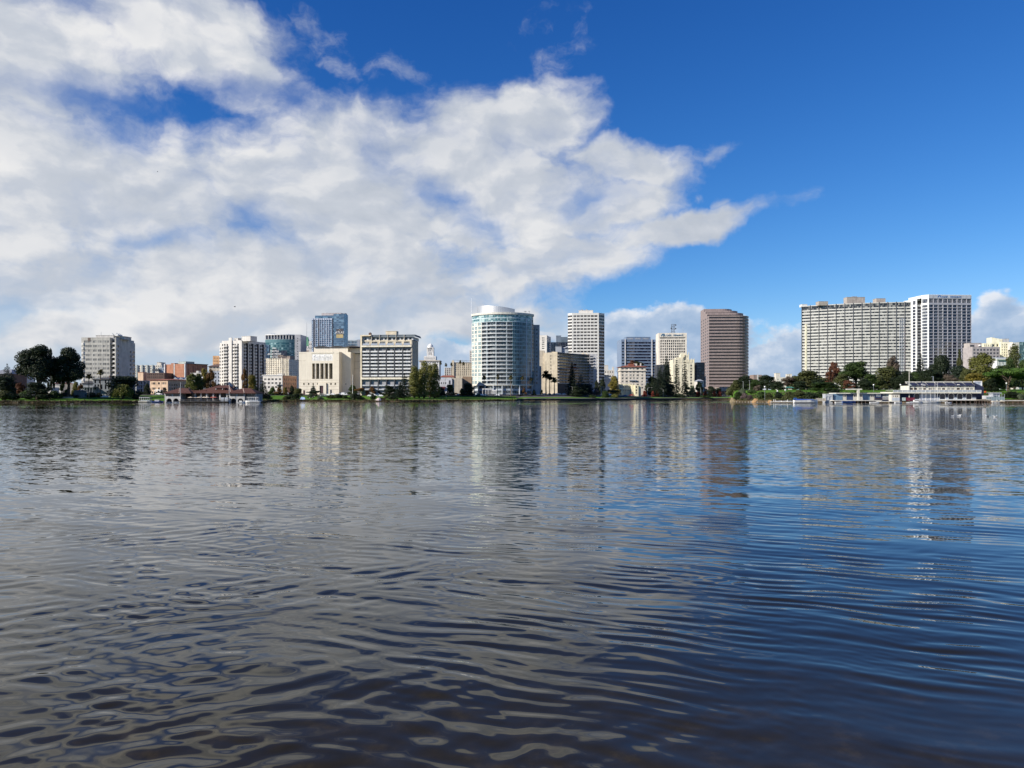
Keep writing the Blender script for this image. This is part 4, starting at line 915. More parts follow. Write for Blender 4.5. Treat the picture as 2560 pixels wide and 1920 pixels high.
# balcony block right of the temple
def balcony_block():
    b = B('apartment_block', 'broad cream apartment block with six columns of white balconies', 900.5, 1030, 572, 'r', 6, 4.7, dpx=1045.6)
    W, D, z, x = b.W, b.D, b.z, b.x; X = lambda v: x(680 + v / 6.144); Zy = lambda v: z(760 + v / 6.144)
    x0 = X(1380); xr = X(2135); zt = Zy(548); blue = M('balcony_back', (.30, .30, .31), .6)
    b.block(CREAM, 0, x0, 0, D, 0, Zy(470)); b.block(TAN, xr, W, .6, D, 0, zt - .3, right=())
    b.block(blue, x0, xr, 1.6, D, 0, Zy(660), [r for v in range(9) for r in grid(xr - x0, 12, .62, [Zy(722 + 53 * v)], 1.75, .3)][::-1], glass=GB, d=.2)
    b.block(CREAM, x0 + .02, xr - .02, 1.2, D, Zy(660), Zy(548), grid(xr - x0, 6, .68, [Zy(605)], 1.6, .3), glass=GB, d=.2, bars=3, frame=WTRIM)
    for a, c in ((632, 657), (1128, 1156)): boxpart(b, 'cream_band', M('cream_band', (.74, .68, .55)), x0 - .6, xr + .4, -.25, 1.58, Zy(c), Zy(a))
    for k in range(6):
        a, c = lerp(x0, xr, k / 6) + .55, lerp(x0, xr, (k + 1) / 6) - .55
        for v in range(8): m = MB(); zz = Zy(736 + 53 * v); m.box(a, c, -.1, 1.58, zz - .15, zz + .05); m.box(a, c, -.12, -.02, zz, zz + .95); m.build('balcony', M('balcony_white', (.66, .66, .65), .7), b.root)
        m = MB(); zz = Zy(605); m.box(a, c, .1, 1.18, zz - 1.1, zz - .95); m.box(a, c, .08, .16, zz - 1.1, zz + .2); m.build('balcony', STEEL, b.root)
        if k: boxpart(b, 'dark_pier', DARKP, a - .95, a - .15, .1, 1.55, Zy(1330), Zy(662))
        for v in range(2): m = MB(); zz = Zy(1258 + 62 * v); m.box(a, c, .0, 1.55, zz - .1, zz + .1); m.box(a, c, -.02, .06, zz, zz + .9); m.build('balcony', M('rail_grey', (.45, .47, .50), .5), b.root)
    m = MB(); a, c, e = X(1520), X(2200), Zy(465)
    m.quad((a, .6, Zy(500)), (c, .6, Zy(500)), (c - .8, 2.2, e), (a, 2.2, e)); m.quad((a, 2.2, e), (c - .8, 2.2, e), (c - .8, D, e), (a, D, e)); m.quad((c, .6, Zy(500)), (c, D, Zy(500)), (c - .8, D, e), (c - .8, 2.2, e)); m.build('mansard_roof', M('slate_roof', (.09, .11, .12), .8), b.root)
    b.block(M('pale_attic', (.6, .6, .6)), X(1382), X(2160), 2.0, D - .1, Zy(548), Zy(500) - .01, grid(X(2160) - X(1382), 12, .6, [Zy(544)], 1.8, .6), glass=GB)
    for k in range(1, 6): boxpart(b, 'divider', M('divider_tan', (.5, .45, .36)), lerp(x0, xr, k / 6) + .8, lerp(x0, xr, k / 6) + 1.1, .5, 2.0, Zy(548), Zy(468))
    b.block(CREAM, .02, X(1518), .01, D - .2, Zy(470) - .9, Zy(468))
    penthouse(b, CREAM, X(1725), X(1890), 4, 10, e, Zy(410)); roof_clutter(b, X(1440), X(1500), 3, 6, Zy(468), 2, 5, BROWN); mast(b, X(1860), 6, Zy(410), Zy(382)); mast(b, X(2045), 5, e, Zy(440)); b.finish()
balcony_block()
# ---- middle and right of the skyline
def city_hall():
    b = B('city_hall', 'white stepped city hall with slender domed cupola in the far distance', 1049, 1098, 1300, 'l', 0, 5.5, D=30)
    W, z, x = b.W, b.z, b.x; m = M('hall_white', (.72, .70, .66), .8); Y = lambda v: z(740 + v / 5.925); X = lambda v: x(1000 + v / 5.925)
    b.block(m, 0, W, 0, 30, 0, Y(968), grid(W, 8, .35, fl(z(940), z(908), 8), 2, 1), glass=GG); boxpart(b, 'cornice', TAN, -1.5, W + 1.5, -1.5, 31, Y(968), Y(952))
    b.block(m, X(350), X(525), 4, 26, Y(952) - .5, Y(888), grid(X(525) - X(350), 12, .4, [Y(942)], 4, 1), glass=GG)
    b.block(m, X(388), X(490), 9, 21, Y(890), Y(832), grid(X(490) - X(388), 3, .5, [Y(868)], 5, 3), glass=GG)
    c, q = X(437), 15; L = b.part('cupola', m)
    L.box(c - 6.2, c + 6.2, q - 6.2, q + 6.2, Y(832), Y(822))
    for a in (-1, 1):
        for e in (-1, 1): L.box(c + a * 5 - .9, c + a * 5 + .9, q + e * 5 - .9, q + e * 5 + .9, Y(822), Y(762))
    for a in (-1.6, 1.6): L.box(c + a - .5, c + a + .5, q - 5.4, q - 4.6, Y(822), Y(765))
    L.box(c - 3.6, c + 3.6, q - 3.6, q + 3.6, Y(822), Y(765)); L.box(c - 6.2, c + 6.2, q - 6.2, q + 6.2, Y(765), Y(756))
    L.lathe([(5, Y(756)), (5, Y(742)), (4.4, Y(728)), (3.2, Y(714)), (1.4, Y(702)), (1.2, Y(698)), (.4, Y(690))], 14, (c, q)); b.finish()
city_hall()
b = plain('white_blue_building', 'small white and blue striped block between tall palms', 1111, 1131, 919, 1000, wall=WHITE, n=4, floors=fl(924, 938, 4), h=2, fill=.6); b.finish()
def hotel():
    b = B('hotel', 'cream hotel with regular grid of arched windows and tall palms before it', 1130, 1182, 780, 'l', -4, 5.5, D=20)
    W, z, x = b.W, b.z, b.x; Y = lambda v: z(740 + v / 5.925); X = lambda v: x(1000 + v / 5.925)
    b.block(CREAM, 0, W, 0, 20, 0, Y(978), grid(W, 9, .42, [Y(1016 + 26.5 * k) for k in range(7)], 1.05, .8)[::1], glass=GD, d=.4)
    b.block(CREAM, X(765), X(800), -.8, 4, 0, Y(955)); boxpart(b, 'cornice', WTRIM, -.3, W + .3, -.5, -.02, Y(984), Y(976))
    m = MB(); m.tube((X(780), 3, Y(946)), (X(1045), 3, Y(958)), .12); [m.tube((X(800 + 60 * k), 3, Y(978)), (X(800 + 60 * k), 3, Y(950)), .1) for k in range(4)]; m.build('roof_rail', DARKP, b.root); b.finish()
hotel()
b = plain('distant_tower', 'thin white sliver of a far tower beside the round glass tower', 1174, 1190, 876, 1100, wall=WHITE, n=3, floors=fl(882, 930, 10), h=1.8); b.finish()
def roadhouse():
    b = B('low_building', 'low pale building with red tile roof and maroon awning right of the poplars', 1092, 1130, 635, 'l', 0, 5.2, D=14); z, x = b.z, b.x
    b.block(M('pale_grey_wall', (.52, .53, .56)), 0, b.W, 0, 14, 0, z(946), rws([z(960)], 1.5, [(x(p), x(p + 2.6)) for p in (1097, 1102, 1108, 1113)]), glass=GD)
    b.block(TAN, b.W + .02, x(1155), 1, 14, 0, z(945)); boxpart(b, 'awning', M('maroon_canvas', (.12, .02, .03)), x(1100), x(1113), -1.6, -.02, z(973), z(967))
    boxpart(b, 'door', DARKP, x(1122), x(1126), -.1, -.02, z(960), z(951))
    b.part('roof', TILE).hip(x(1098), x(1136), 5, 16, z(942), z(937.5), x(1104), x(1130)); b.block(M('brown_wall', (.3, .21, .14)), x(1155) + .02, x(1178), 6, 20, 0, z(941)); b.finish()
roadhouse()

def round_tower():
    b = B('round_tower', 'huge round glass apartment tower with curved balconies and silver crown', 1179, 1334, 668, 'l', 0, 5.3)
    z = lambda v: wz(740 + v / 5.925, 652) - b.zb
    cx, cy, R = b.W / 2, 12.2, 29.8
    def arc(a, e, n, r=R): return [(cx + r * sin(radians(lerp(a, e, k / n))), cy - r * cos(radians(lerp(a, e, k / n)))) for k in range(n + 1)]
    cr = M('cream_frame', (.60, .58, .50), .6, .06); gr = M('glass_green_spandrel', (.15, .26, .31), .2, .06, .2, .03, 0, .6); wr = M('balcony_rail_white', (.52, .54, .54), .5, .06); lt = M('pale_mullion', (.50, .56, .58), .5)
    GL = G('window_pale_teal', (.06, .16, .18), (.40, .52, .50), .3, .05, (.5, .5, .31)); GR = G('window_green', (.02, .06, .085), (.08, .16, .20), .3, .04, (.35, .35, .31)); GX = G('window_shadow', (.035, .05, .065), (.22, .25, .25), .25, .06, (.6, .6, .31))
    zs = [z(1310) + (z(440) - z(1310)) / 15 * k for k in range(16)]; fh = zs[1] - zs[0]; z0, z1 = zs[0] - fh * .15, zs[-1] + fh
    A = arc(-66, -37, 3)
    for k in range(3): f = Face(A[k], A[k + 1]); b.facade(cr, f, z0, z1, [(q + .75, q + fh - .25, [(.7, f.w - .7)]) for q in zs], GL, .12, WTRIM, 3, 1)
    inn = arc(-37, 17.5, 12, R - 1.9); out = arc(-37, 17.5, 12); t2 = arc(-37, 17.5, 12, R - .1)
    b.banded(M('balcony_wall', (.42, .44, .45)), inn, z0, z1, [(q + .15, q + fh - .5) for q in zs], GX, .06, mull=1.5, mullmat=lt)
    b.facade(cr, Face(inn[0], A[-1]), z0, z1, (), GL); b.facade(gr, Face(arc(17.5, 20, 1)[0], inn[-1]), z0, z1, (), GL)
    for q in zs:
        m = MB()
        for k in range(12):
            m.prism([out[k], out[k + 1], inn[k + 1], inn[k]], q - .3, q - .02); m.prism([out[k], out[k + 1], t2[k + 1], t2[k]], q, q + .5); m.prism([out[k], out[k + 1], t2[k + 1], t2[k]], q + .82, q + .95)
        m.build('balcony', wr, b.root)
    for a in (-27, -11, 7): p, e = arc(a, a + .8, 1), arc(a, a + .8, 1, R - 1.9); m = MB(); m.prism([p[0], p[1], e[1], e[0]], z0, z1); m.build('fin', lt, b.root)
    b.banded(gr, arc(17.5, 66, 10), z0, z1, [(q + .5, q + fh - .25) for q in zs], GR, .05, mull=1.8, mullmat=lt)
    for a in (44, 57): p = arc(a, a + 1.2, 1, R + .12); e = arc(a, a + 1.2, 1, R - .2); m = MB(); m.prism([p[0], p[1], e[1], e[0]], z0, z1 + 4); m.build('fin', M('pale_blue_fin', (.45, .48, .54)), b.root)
    T = arc(-66, 66, 26, R - .3); b.banded(M('pale_glass_frame', (.50, .60, .62), .3), T, z1, z(272), [(z1 + .35, z(330)), (z(318), z(278))], GL, .05, mull=2, mullmat=WTRIM)
    back = [(cx + 26, cy + 6), (cx - 26, cy + 6)]
    m = MB(); m.prism(arc(-66, 66, 26, R + .5) + back, z(272), z(242)); m.build('cornice', cr, b.root)
    m = MB(); C = arc(-58, 24, 20, R - 3.5); n = len(C)
    tops = [lerp(z(128), z(186), (k / (n - 1)) ** 1.3) + .8 * sin(pi * k / (n - 1)) for k in range(n)]
    Ci = arc(-58, 24, 20, R - 3.9)
    for k in range(n - 1):
        m.quad((*C[k], z(243)), (*C[k + 1], z(243)), (*C[k + 1], tops[k + 1]), (*C[k], tops[k])); m.quad((*C[k], tops[k]), (*C[k + 1], tops[k + 1]), (*Ci[k + 1], tops[k + 1]), (*Ci[k], tops[k])); m.quad((*Ci[k], tops[k]), (*Ci[k + 1], tops[k + 1]), (*Ci[k + 1], z(243)), (*Ci[k], z(243)))
    m.build('crown', M('brushed_silver', (.62, .60, .57), .38, .05, .2, .04, .75), b.root)
    # podium
    P = arc(-62, 66, 24, R - 1.2); b.banded(M('podium_grey', (.46, .50, .54)), P, 0, z0 - .45, [(.6, z(1400)), (z(1372), z(1330))], GX, .3, mull=3.4, mullmat=STEEL)
    for k in range(9): p = arc(-60 + 15 * k, -58 + 15 * k, 1, R - .3); m = MB(); m.tube((*p[0], 0), (*p[0], z0 - .45), .55, .55, 8); m.build('column', cr if k < 3 else M('podium_grey', (1, 1, 1)), b.root)
    m = MB(); m.prism(arc(-66, 66, 26, R + .1) + back, z0 - .45, z0 - .02); m.build('floor_slab', cr, b.root)
    for X0, X1, Yt in ((1222, 1362, 1372), (1365, 1432, 1392)):
        x0, x1 = b.pt(1000 + X0 / 5.925, 646)[0], b.pt(1000 + X1 / 5.925, 646)[0]; y = b.pt(1200, 645)[1]; m = MB(); m.box(x0, x1, y - 3, y + 1, z(Yt + 14), z(Yt))
        for k in range(7): q = lerp(x0 + .2, x1 - .2, k / 6); m.box(q - .15, q + .15, y - 3, y - 2.7, 0, z(Yt + 14))
        m.build('entrance_canopy', WTRIM, b.root)
    m = MB(); p = arc(-65, -64, 1, R + .3)[0]; m.tube((*p, z(280)), (*p, z(-12)), .3, .12, 6); m.build('mast', STEEL, b.root)
    for X in (1850, 1865, 1915): q = b.pt(1000 + X / 5.925, 663); m = MB(); m.tube((*q, z(240)), (*q, z(195)), .1); m.tube((q[0] - 1.2, q[1], z(205)), (q[0] + .8, q[1], z(212)), .1); m.build('antenna', DARKP, b.root)
    # rear wing at the right
    wg = M('wing_grey', (.34, .36, .38)); q0, q1 = b.pt(1330, 674), b.pt(1349, 674); z9 = z(392)
    b.block(wg, q0[0], q1[0], 5, 24, 0, z9, [(q + .8, q + 2.4, [(.8, 2.2), (3.4, 5.0)]) for q in zs[:-1]], [(q + .8, q + 2.4, [(3, 6), (10, 13)]) for q in zs[:-1]], glass=GX)
    for q in zs[:-1]: boxpart(b, 'balcony', M('wing_rail', (.30, .36, .38)), q0[0] + .3, q0[0] + 2.6, 3.9, 4.98, q, q + 1.0)
    b.block(wg, q1[0] + .02, b.pt(1354, 674)[0], 10, 24, 0, z(1020)); b.finish()
round_tower()

b = plain('white_tower', 'narrow bright white tower with five dark slits between glass towers', 1349, 1367, 838, 950, 12, 1377, wall=WHITE, n=1, floors=fl(846, 872, 6), h=1.2, fill=.42, side_n=2); boxpart(b, 'glass_corner', GBL, b.W + .02, b.W + .3, 0, b.D * .6, 0, b.z(853)); b.finish()
b = plain('dark_glass_building', 'dark blue glass slab behind the cream side wall and curved flats', 1375, 1420, 855.5, 1000, wall=M('navy_spandrel', (.05, .07, .10), .3), n=10, floors=fl(861, 885, 6), h=2.6, fill=.85, glass=GN); penthouse(b, M('teal_grey_block', (.16, .20, .25)), b.x(1391), b.x(1403), 2, 10, b.z(856), b.z(839)); penthouse(b, M('slate_block', (.12, .16, .2)), b.x(1402), b.x(1420), 1, 9, b.z(856), b.z(843)); b.finish()
def white_banded_tower():
    b = B('office_tower', 'tall white office tower with cut corners and short rows of dark windows', 1430, 1497, 900, 'l', 5, 5.5)
    W, z, x = b.W, b.z, b.x; f = 900 / F; Zt = z(783.5); wt = M('tower_white', (.63, .615, .57), .75, .06); st = 49.5 / 6.144 * f; z00 = z(750 + 262 / 6.144)
    zs = [z00 - st * k for k in range(24)][::-1]; zs = [q for q in zs if q > 1]; h = 26 / 6.144 * f; cl, c2 = (1430 - 1419.4) * f, 15.3 * f
    b.facade(wt, Face((0, 0), (W, 0)), 0, Zt, grid(W, 7, .84, zs, h, W * .045), GBR, .4, None, 2)
    for a, e in (((-cl, cl * .9), (0, 0)), ((W, 0), (W + c2 * .95, c2 * 1.1))):
        fc = Face(a, e); b.facade(wt, fc, 0, Zt, rws([q - .15 for q in zs], h + .3, [(.02, fc.w - .02)]), GBR, .25, None, 3)
    b.banded(wt, [(W + c2 * .95, c2 * 1.1), (W + c2, 32), (-cl, 32), (-cl, cl * .9)], 0, Zt, [], GBR)
    P = [(-cl, cl * .9), (0, 0), (W, 0), (W + c2 * .95, c2 * 1.1), (W + c2, 32), (-cl, 32)]; b.cap('roof', wt, P, Zt - .02, Zt + .4)
    penthouse(b, WHITE, x(1447), x(1483), 6, 18, Zt + .4, z(775)); roof_clutter(b, x(1449), x(1481), 8, 12, z(775), 4, 21, GREYP); mast(b, x(1490), 6, Zt, z(774)); b.finish()
white_banded_tower()
def curved_flats():
    b = B('apartment_block', 'curved dark balconied flats with cream windowless end wall and white slab edges', 1361, 1393.5, 750, 'l', 4, 5.4)
    W, z, x = b.W, b.z, b.x; f = 750 / F; Y = lambda v: z(750 + v / 6.144); dk = M('shadow_wall', (.05, .048, .047), .7); sl = M('slab_shaded', (.34, .33, .31), .7)  # facade shade put into the colour: darkened wall, slabs and panes
    b.block(CREAM, 0, W, 0, 16, 0, Y(808), rws([Y(850 + 50 * k + 18) for k in range(9)][::-1], 1.6, [(W * .47, W * .53)]), glass=GD)
    b.block(CREAM, W * .55, W - .02, .4, 12, Y(808) - .9, Y(795)); b.block(TAN, x(1349), -.02, 3, 18, 0, Y(772))
    pts = [(W + .02, .3)] + [b.pt(lerp(1395, 1474, k / 12), 750 + 40 * sin(pi / 2 * k / 12)) for k in range(13)]
    zs = [Y(1278 - 46.5 * k) for k in range(10)]; zt = Y(805)
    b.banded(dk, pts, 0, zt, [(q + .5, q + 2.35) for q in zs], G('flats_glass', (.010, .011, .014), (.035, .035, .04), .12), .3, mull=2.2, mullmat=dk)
    out = [(p[0] - .2, p[1] - 1.5) for p in pts]
    for q in zs:
        m = MB()
        for k in range(len(pts) - 1): m.prism([out[k], out[k + 1], pts[k + 1], pts[k]], q - .35, q + .05); m.prism([out[k], out[k + 1], (out[k + 1][0], out[k + 1][1] + .1), (out[k][0], out[k][1] + .1)], q + .05, q + .45)
        m.build('balcony', sl, b.root)
        boxpart(b, 'balcony_end', sl, W + .03, W + 1.8, -1.4, .2, q + .3, q + 1.1)
    m = MB(); m.prism(pts + [b.pt(1474, 813), b.pt(1396, 771)], zt, zt + .5); m.build('roof', M('pale_roof', (.45, .42, .38)), b.root)
    penthouse(b, GREYP, b.pt(1389, 766)[0], b.pt(1404, 766)[0], 12, 22, zt, Y(705)); penthouse(b, GREYP, b.pt(1404, 766)[0] + .05, b.pt(1421, 766)[0], 14, 24, zt, Y(745))
    m = MB(); a = b.pt(1402, 768); m.tube((*a, Y(745)), (a[0] + 7, a[1], Y(700)), .8, .8, 6); m.build('roof_funnel', GREYP, b.root)
    roof_clutter(b, b.pt(1455, 797)[0], b.pt(1472, 797)[0], 45, 50, zt + .4, 4, 8, CREAM)
    gs = M('grey_slab', (.42, .42, .43)); e0, e1 = b.pt(1474, 789), b.pt(1492, 789)
    b.block(gs, e0[0] + .05, e1[0], e0[1] - .5, e0[1] + 16, 0, Y(795), [(q + .4, q + 2.2, [(.5, 3.9)]) for q in zs], [(q + .4, q + 2.2, [(5, 9)]) for q in zs], glass=GN)
    for q in zs: boxpart(b, 'balcony', gs, e0[0] + .1, e0[0] + 4.4, e0[1] - 1.8, e0[1] - .52, q - .2, q + .7)
    b.finish()
curved_flats()
b = plain('stepped_building', 'small white stepped building low on the horizon left of the yellow tree', 1510, 1536, 925, 1000, wall=WHITE, n=4, floors=[932, 942], h=2, fill=.4); penthouse(b, WHITE, b.x(1512), b.x(1521), 2, 8, b.z(925), b.z(913)); boxpart(b, 'spire', WHITE, b.x(1531), b.x(1535.5), 1, 4, b.z(925), b.z(917))
for y in (936, 946): m = MB(); m.box(b.x(1511), b.x(1519), -2.5, -.02, b.z(y + 1.5), b.z(y)); m.build('balcony', WTRIM, b.root)
b.finish()
b = plain('white_block', 'plain white low apartments with stepped balconies left of the tall dark redwood', 1393, 1419, 958, 770, wall=WHITE, n=0, ybot=None)
for k in range(4): m = MB(); m.box(b.x(1394), b.x(1405), -1.6, -.02, b.z(963 + 7 * k), b.z(960.5 + 7 * k)); m.build('balcony', WHITE, b.root); boxpart(b, 'window', GD, b.x(1396), b.x(1404), -.03, -.005, b.z(966.5 + 7 * k), b.z(963.5 + 7 * k))
b.block(WHITE, b.W - 2.4, b.W - .4, .6, 4, b.z(959), b.z(954.5)); b.finish()

def blue_band_office():
    b = B('office_block', 'grey office block with wide dark blue window bands right of the white tower', 1553.5, 1643, 1000, 'l', -3, 5.5, D=30)
    W, z, x = b.W, b.z, b.x; f = 1000 / F; Y = lambda v: z(750 + v / 6.144); X = lambda v: x(1320 + v / 6.144); gm = M('silver_band', (.17, .23, .33), .4, .06); Zt = Y(606)
    zs = [Y(670 + 45.6 * k) for k in range(14)][::-1]; h = 27 / 6.144 * f
    b.block(gm, 0, W, 0, 30, 0, Zt, [(q, q + h, [(.8, X(1482)), (X(1502), X(1890)), (X(1912), X(1958))]) for q in zs], glass=GN, d=.4, bars=0)
    for v in (1487, 1897, 1962): boxpart(b, 'pier', M('pale_pier', (1, 1, 1)), X(v), X(v + 13), -.8, -.02, 0, Y(600 if v < 1900 else 590))
    penthouse(b, gm, X(1515), X(1890), 3, 20, Zt - .8, Y(566))
    for k in range(3): boxpart(b, 'louvre', GREYP, X(1530 + 120 * k), X(1620 + 120 * k), 2.9, 2.99, Y(600), Y(580))
    b.finish()
blue_band_office()
def tile_hotel():
    b = B('apartment_hotel', 'pale seven storey hotel block with red tile eaves and roof garden', 1551, 1614, 785, 'l', 0, 5.2, D=20)
    W, z, x = b.W, b.z, b.x; f = 785 / F; Y = lambda v: z(750 + v / 6.144); X = lambda v: x(1320 + v / 6.144); wc = M('hotel_cream', (.64, .58, .49))
    cols = [(X(c - w / 2), X(c + w / 2)) for c, w in ((1455, 30), (1517, 34), (1577, 28), (1627, 28), (1687, 36), (1757, 28))]
    zs = [Y(1168 + 48 * k) for k in range(5)][::-1] + [Y(1118), Y(1070)]; h = 26 / 6.144 * f
    b.block(wc, 0, W, 0, 20, 0, Y(1028), [(q, q + h, cols) for q in zs], grid(20, 5, .4, zs, h, 1), grid(20, 5, .4, zs, h, 1), glass=GB, d=.3, bars=1, frame=WTRIM)
    boxpart(b, 'cornice', wc, -.9, W + .9, -.9, 20.9, Y(1092), Y(1078)); b.part('roof', TILE).hip(-1.2, W + 1.2, -1.2, 21.2, Y(1026), Y(996), 8, W - 8, eave=.4)
    boxpart(b, 'balcony', GREYP, X(1553), X(1662), -1.6, -.02, Y(1240), Y(1228)); penthouse(b, wc, X(1640), X(1690), 6, 12, Y(1010), Y(975)); boxpart(b, 'chimney', WHITE, X(1740), X(1756), 6, 8, Y(1010), Y(968)); boxpart(b, 'planter', TILE, X(1550), X(1640), 5, 7, Y(1008), Y(978)); b.finish()
tile_hotel()
def yellow_flats():
    b = B('apartment_house', 'pale yellow low flats in stepped wings before the red eaved hotel', 1529, 1604, 752, 'l', 0, 4.9); W, z, x = b.W, b.z, b.x; Y = lambda v: z(750 + v / 6.144); X = lambda v: x(1320 + v / 6.144); ye = M('pale_yellow_stucco', (.72, .66, .46))
    zs = [Y(1440), Y(1398), Y(1345)]; 
    b.block(ye, 0, X(1368), 0, 14, 0, Y(1298), rws([Y(1400), Y(1350)], 1.7, [(X(1292), X(1304)), (X(1320), X(1340))]), glass=GD)
    b.block(ye, X(1368) + .02, X(1392), 2, 14, 0, Y(1302)); b.block(ye, X(1392) + .02, X(1450), -3, 14, 0, Y(1296), off(rws([Y(1455), Y(1400), Y(1350)], 1.8, [(X(1405), X(1430))]), X(1392)), grid(17, 5, .25, [Y(1400), Y(1350)], 1.6, 1), glass=GD)
    b.block(ye, X(1450) + .02, X(1590), 6, 18, 0, Y(1285), off(rws([Y(1400), Y(1345)], 1.6, [(X(v), X(v + 12)) for v in (1470, 1500, 1530, 1560)]), X(1450)), glass=GD)
    b.block(ye, X(1590) + .02, X(1640), 1, 14, 0, Y(1300)); b.block(ye, X(1640) + .02, X(1692), -2, 14, 0, Y(1305), off(rws([Y(1440), Y(1400), Y(1350)], 1.6, [(X(1650), X(1672))]), X(1640)), glass=GD); b.block(ye, X(1692) + .02, X(1745), 4, 14, 0, Y(1310))
    m = MB(); [m.tube((X(1360 + 20 * k), 3, Y(1298)), (X(1360 + 20 * k), 3, Y(1265)), .08) for k in range(5)]; m.tube((X(1360), 3, Y(1265)), (X(1440), 3, Y(1270)), .1); m.build('roof_pergola', TAN, b.root); b.finish()
yellow_flats()
SIGN = M('sign_blue', (.03, .12, .22), .5)
def grid_tower():
    b = B('office_tower', 'cream office tower with square grid of deep windows and blue letters on top', 1646.5, 1717, 915, 'r', 3, 5.5, dpx=1719)
    W, z, x = b.W, b.z, b.x; f = 915 / F; Y = lambda v: z(750 + v / 6.144); X = lambda v: x(1640 + v / 6.144); w = M('grid_cream', (.68, .62, .53))
    zs = [Y(642 + 41.3 * k) for k in range(16)][::-1]; zs = [q for q in zs if q > 1]; h = 28 / 6.144 * f
    b.block(w, 0, W, 0, 24, 0, Y(505), grid(W, 12, .70, zs, h, W * .055) + [(Y(590), Y(572), [(W * .05, W * .95)])], glass=GD, d=.6)
    s = tag([text(s, 3.1, SIGN, b.root, (W * u, -.12, Y(556)), sx=.62) for s, u in (('KAISER', .365), ('PERMANENTE', .70))][0], None)
    m = MB(); c = W * .165; zz = Y(556)
    for k in range(6): a0, a1 = pi * k / 6, pi * (k + 1) / 6; m.quad((c + 2.6 * cos(a0), -.15, zz + 3.4 * sin(a0)), (c + 2.6 * cos(a1), -.15, zz + 3.4 * sin(a1)), (c + 1.5 * cos(a1), -.15, zz + 2.1 * sin(a1)), (c + 1.5 * cos(a0), -.15, zz + 2.1 * sin(a0)))
    m.box(c - 2.7, c - 1.9, -.2, -.05, zz, zz + 1); m.tube((c, -.14, zz), (c, -.14, zz + 1.7), .5); m.build('emblem', SIGN, b.root)
    m = MB(); x0, x1 = X(262), X(298)
    for q in (x0, x1):
        for yy in (8, 12): m.tube((q, yy, Y(505)), (q, yy, Y(360)), .2)
    for v in (480, 440, 400, 362): m.tube((x0 - .5, 8, Y(v)), (x1 + 1.2, 8, Y(v)), .18); m.tube((x0, 8, Y(v)), (x1, 8, Y(v - 34) if v > 370 else Y(v)), .12)
    for v, q in ((430, x1 + 1.5), (375, x1 + 1.6), (425, x0 - .8)): m.tube((q, 7.8, Y(v)), (q, 8.3, Y(v)), .9, .9, 10)
    m.build('antenna_tower', DARKP, b.root); mast(b, X(430), 8, Y(505), Y(402)); boxpart(b, 'roof_plant', GREYP, X(215), X(270), 6, 12, Y(505), Y(493)); b.finish()
grid_tower()
b = plain('dark_building', 'dark low office block behind the tall pines under the blue lettered tower', 1643, 1673, 912, 900, wall=DARKP, n=4, floors=fl(920, 950, 5), h=2, fill=.3, glass=GB); b.finish()
def deco():
    b = B('apartment_tower', 'cream stepped old apartment tower with ornate top behind two ragged conifers', 1682.5, 1736, 840, 'l', 2, 5.3, D=22)
    W, z, x = b.W, b.z, b.x; f = 840 / F; Y = lambda v: z(750 + v / 6.144); X = lambda v: x(1640 + v / 6.144); w = M('deco_cream', (.70, .64, .48))
    zs = [Y(1022 + 45.5 * k) for k in range(9)][::-1]; zs = [q for q in zs if q > 0]
    b.block(w, 0, W, 0, 22, 0, Y(915), [(q, q + 2, [(X(c), X(c + 14)) for c in (295, 345, 400, 440)] + [(X(526), X(556))]) for q in zs], glass=GD)
    b.block(w, X(330), X(505), 2, 18, Y(915) - 1, Y(880)); b.block(w, X(388), X(500), 3, 15, Y(880) - 1, Y(838)); b.block(w, X(396), X(470), 4, 12, Y(838) - 1, Y(818))
    for v in (262, 300, 392, 405, 468, 500, 545, 583): boxpart(b, 'pinnacle', w, X(v) - .35, X(v) + .45, -.3, .5, Y(960), Y(900 if v < 330 or v > 500 else 806))
    for k in range(7): boxpart(b, 'ornament_shadow', M('deco_shadow', (.4, .35, .25)), X(350 + 30 * k), X(362 + 30 * k), -.05, -.01, Y(975), Y(955))  # thin darker plates: shadow of the ornament painted as colour
    b.finish()
deco()
b = plain('navy_building', 'dark navy banded office between the cream stepped tower and brown tower', 1741, 1762, 906, 940, wall=M('navy_wall', (.035, .04, .07), .4), n=1, floors=fl(914, 962, 8), h=2.4, fill=.96, glass=GN, m0=.2); boxpart(b, 'side_wing', BROWN, b.x(1737), -.02, 1, 8, 0, b.z(911)); b.finish()
b = plain('white_gabled_building', 'small white gabled roof low between pines and the brown tower', 1744, 1760, 953, 880, wall=WHITE, n=2, floors=[960], h=2); b.part('roof', GREYP).hip(-.5, b.W + .5, -.5, 18.5, b.z(953), b.z(948), 3, b.W - 2); b.finish()
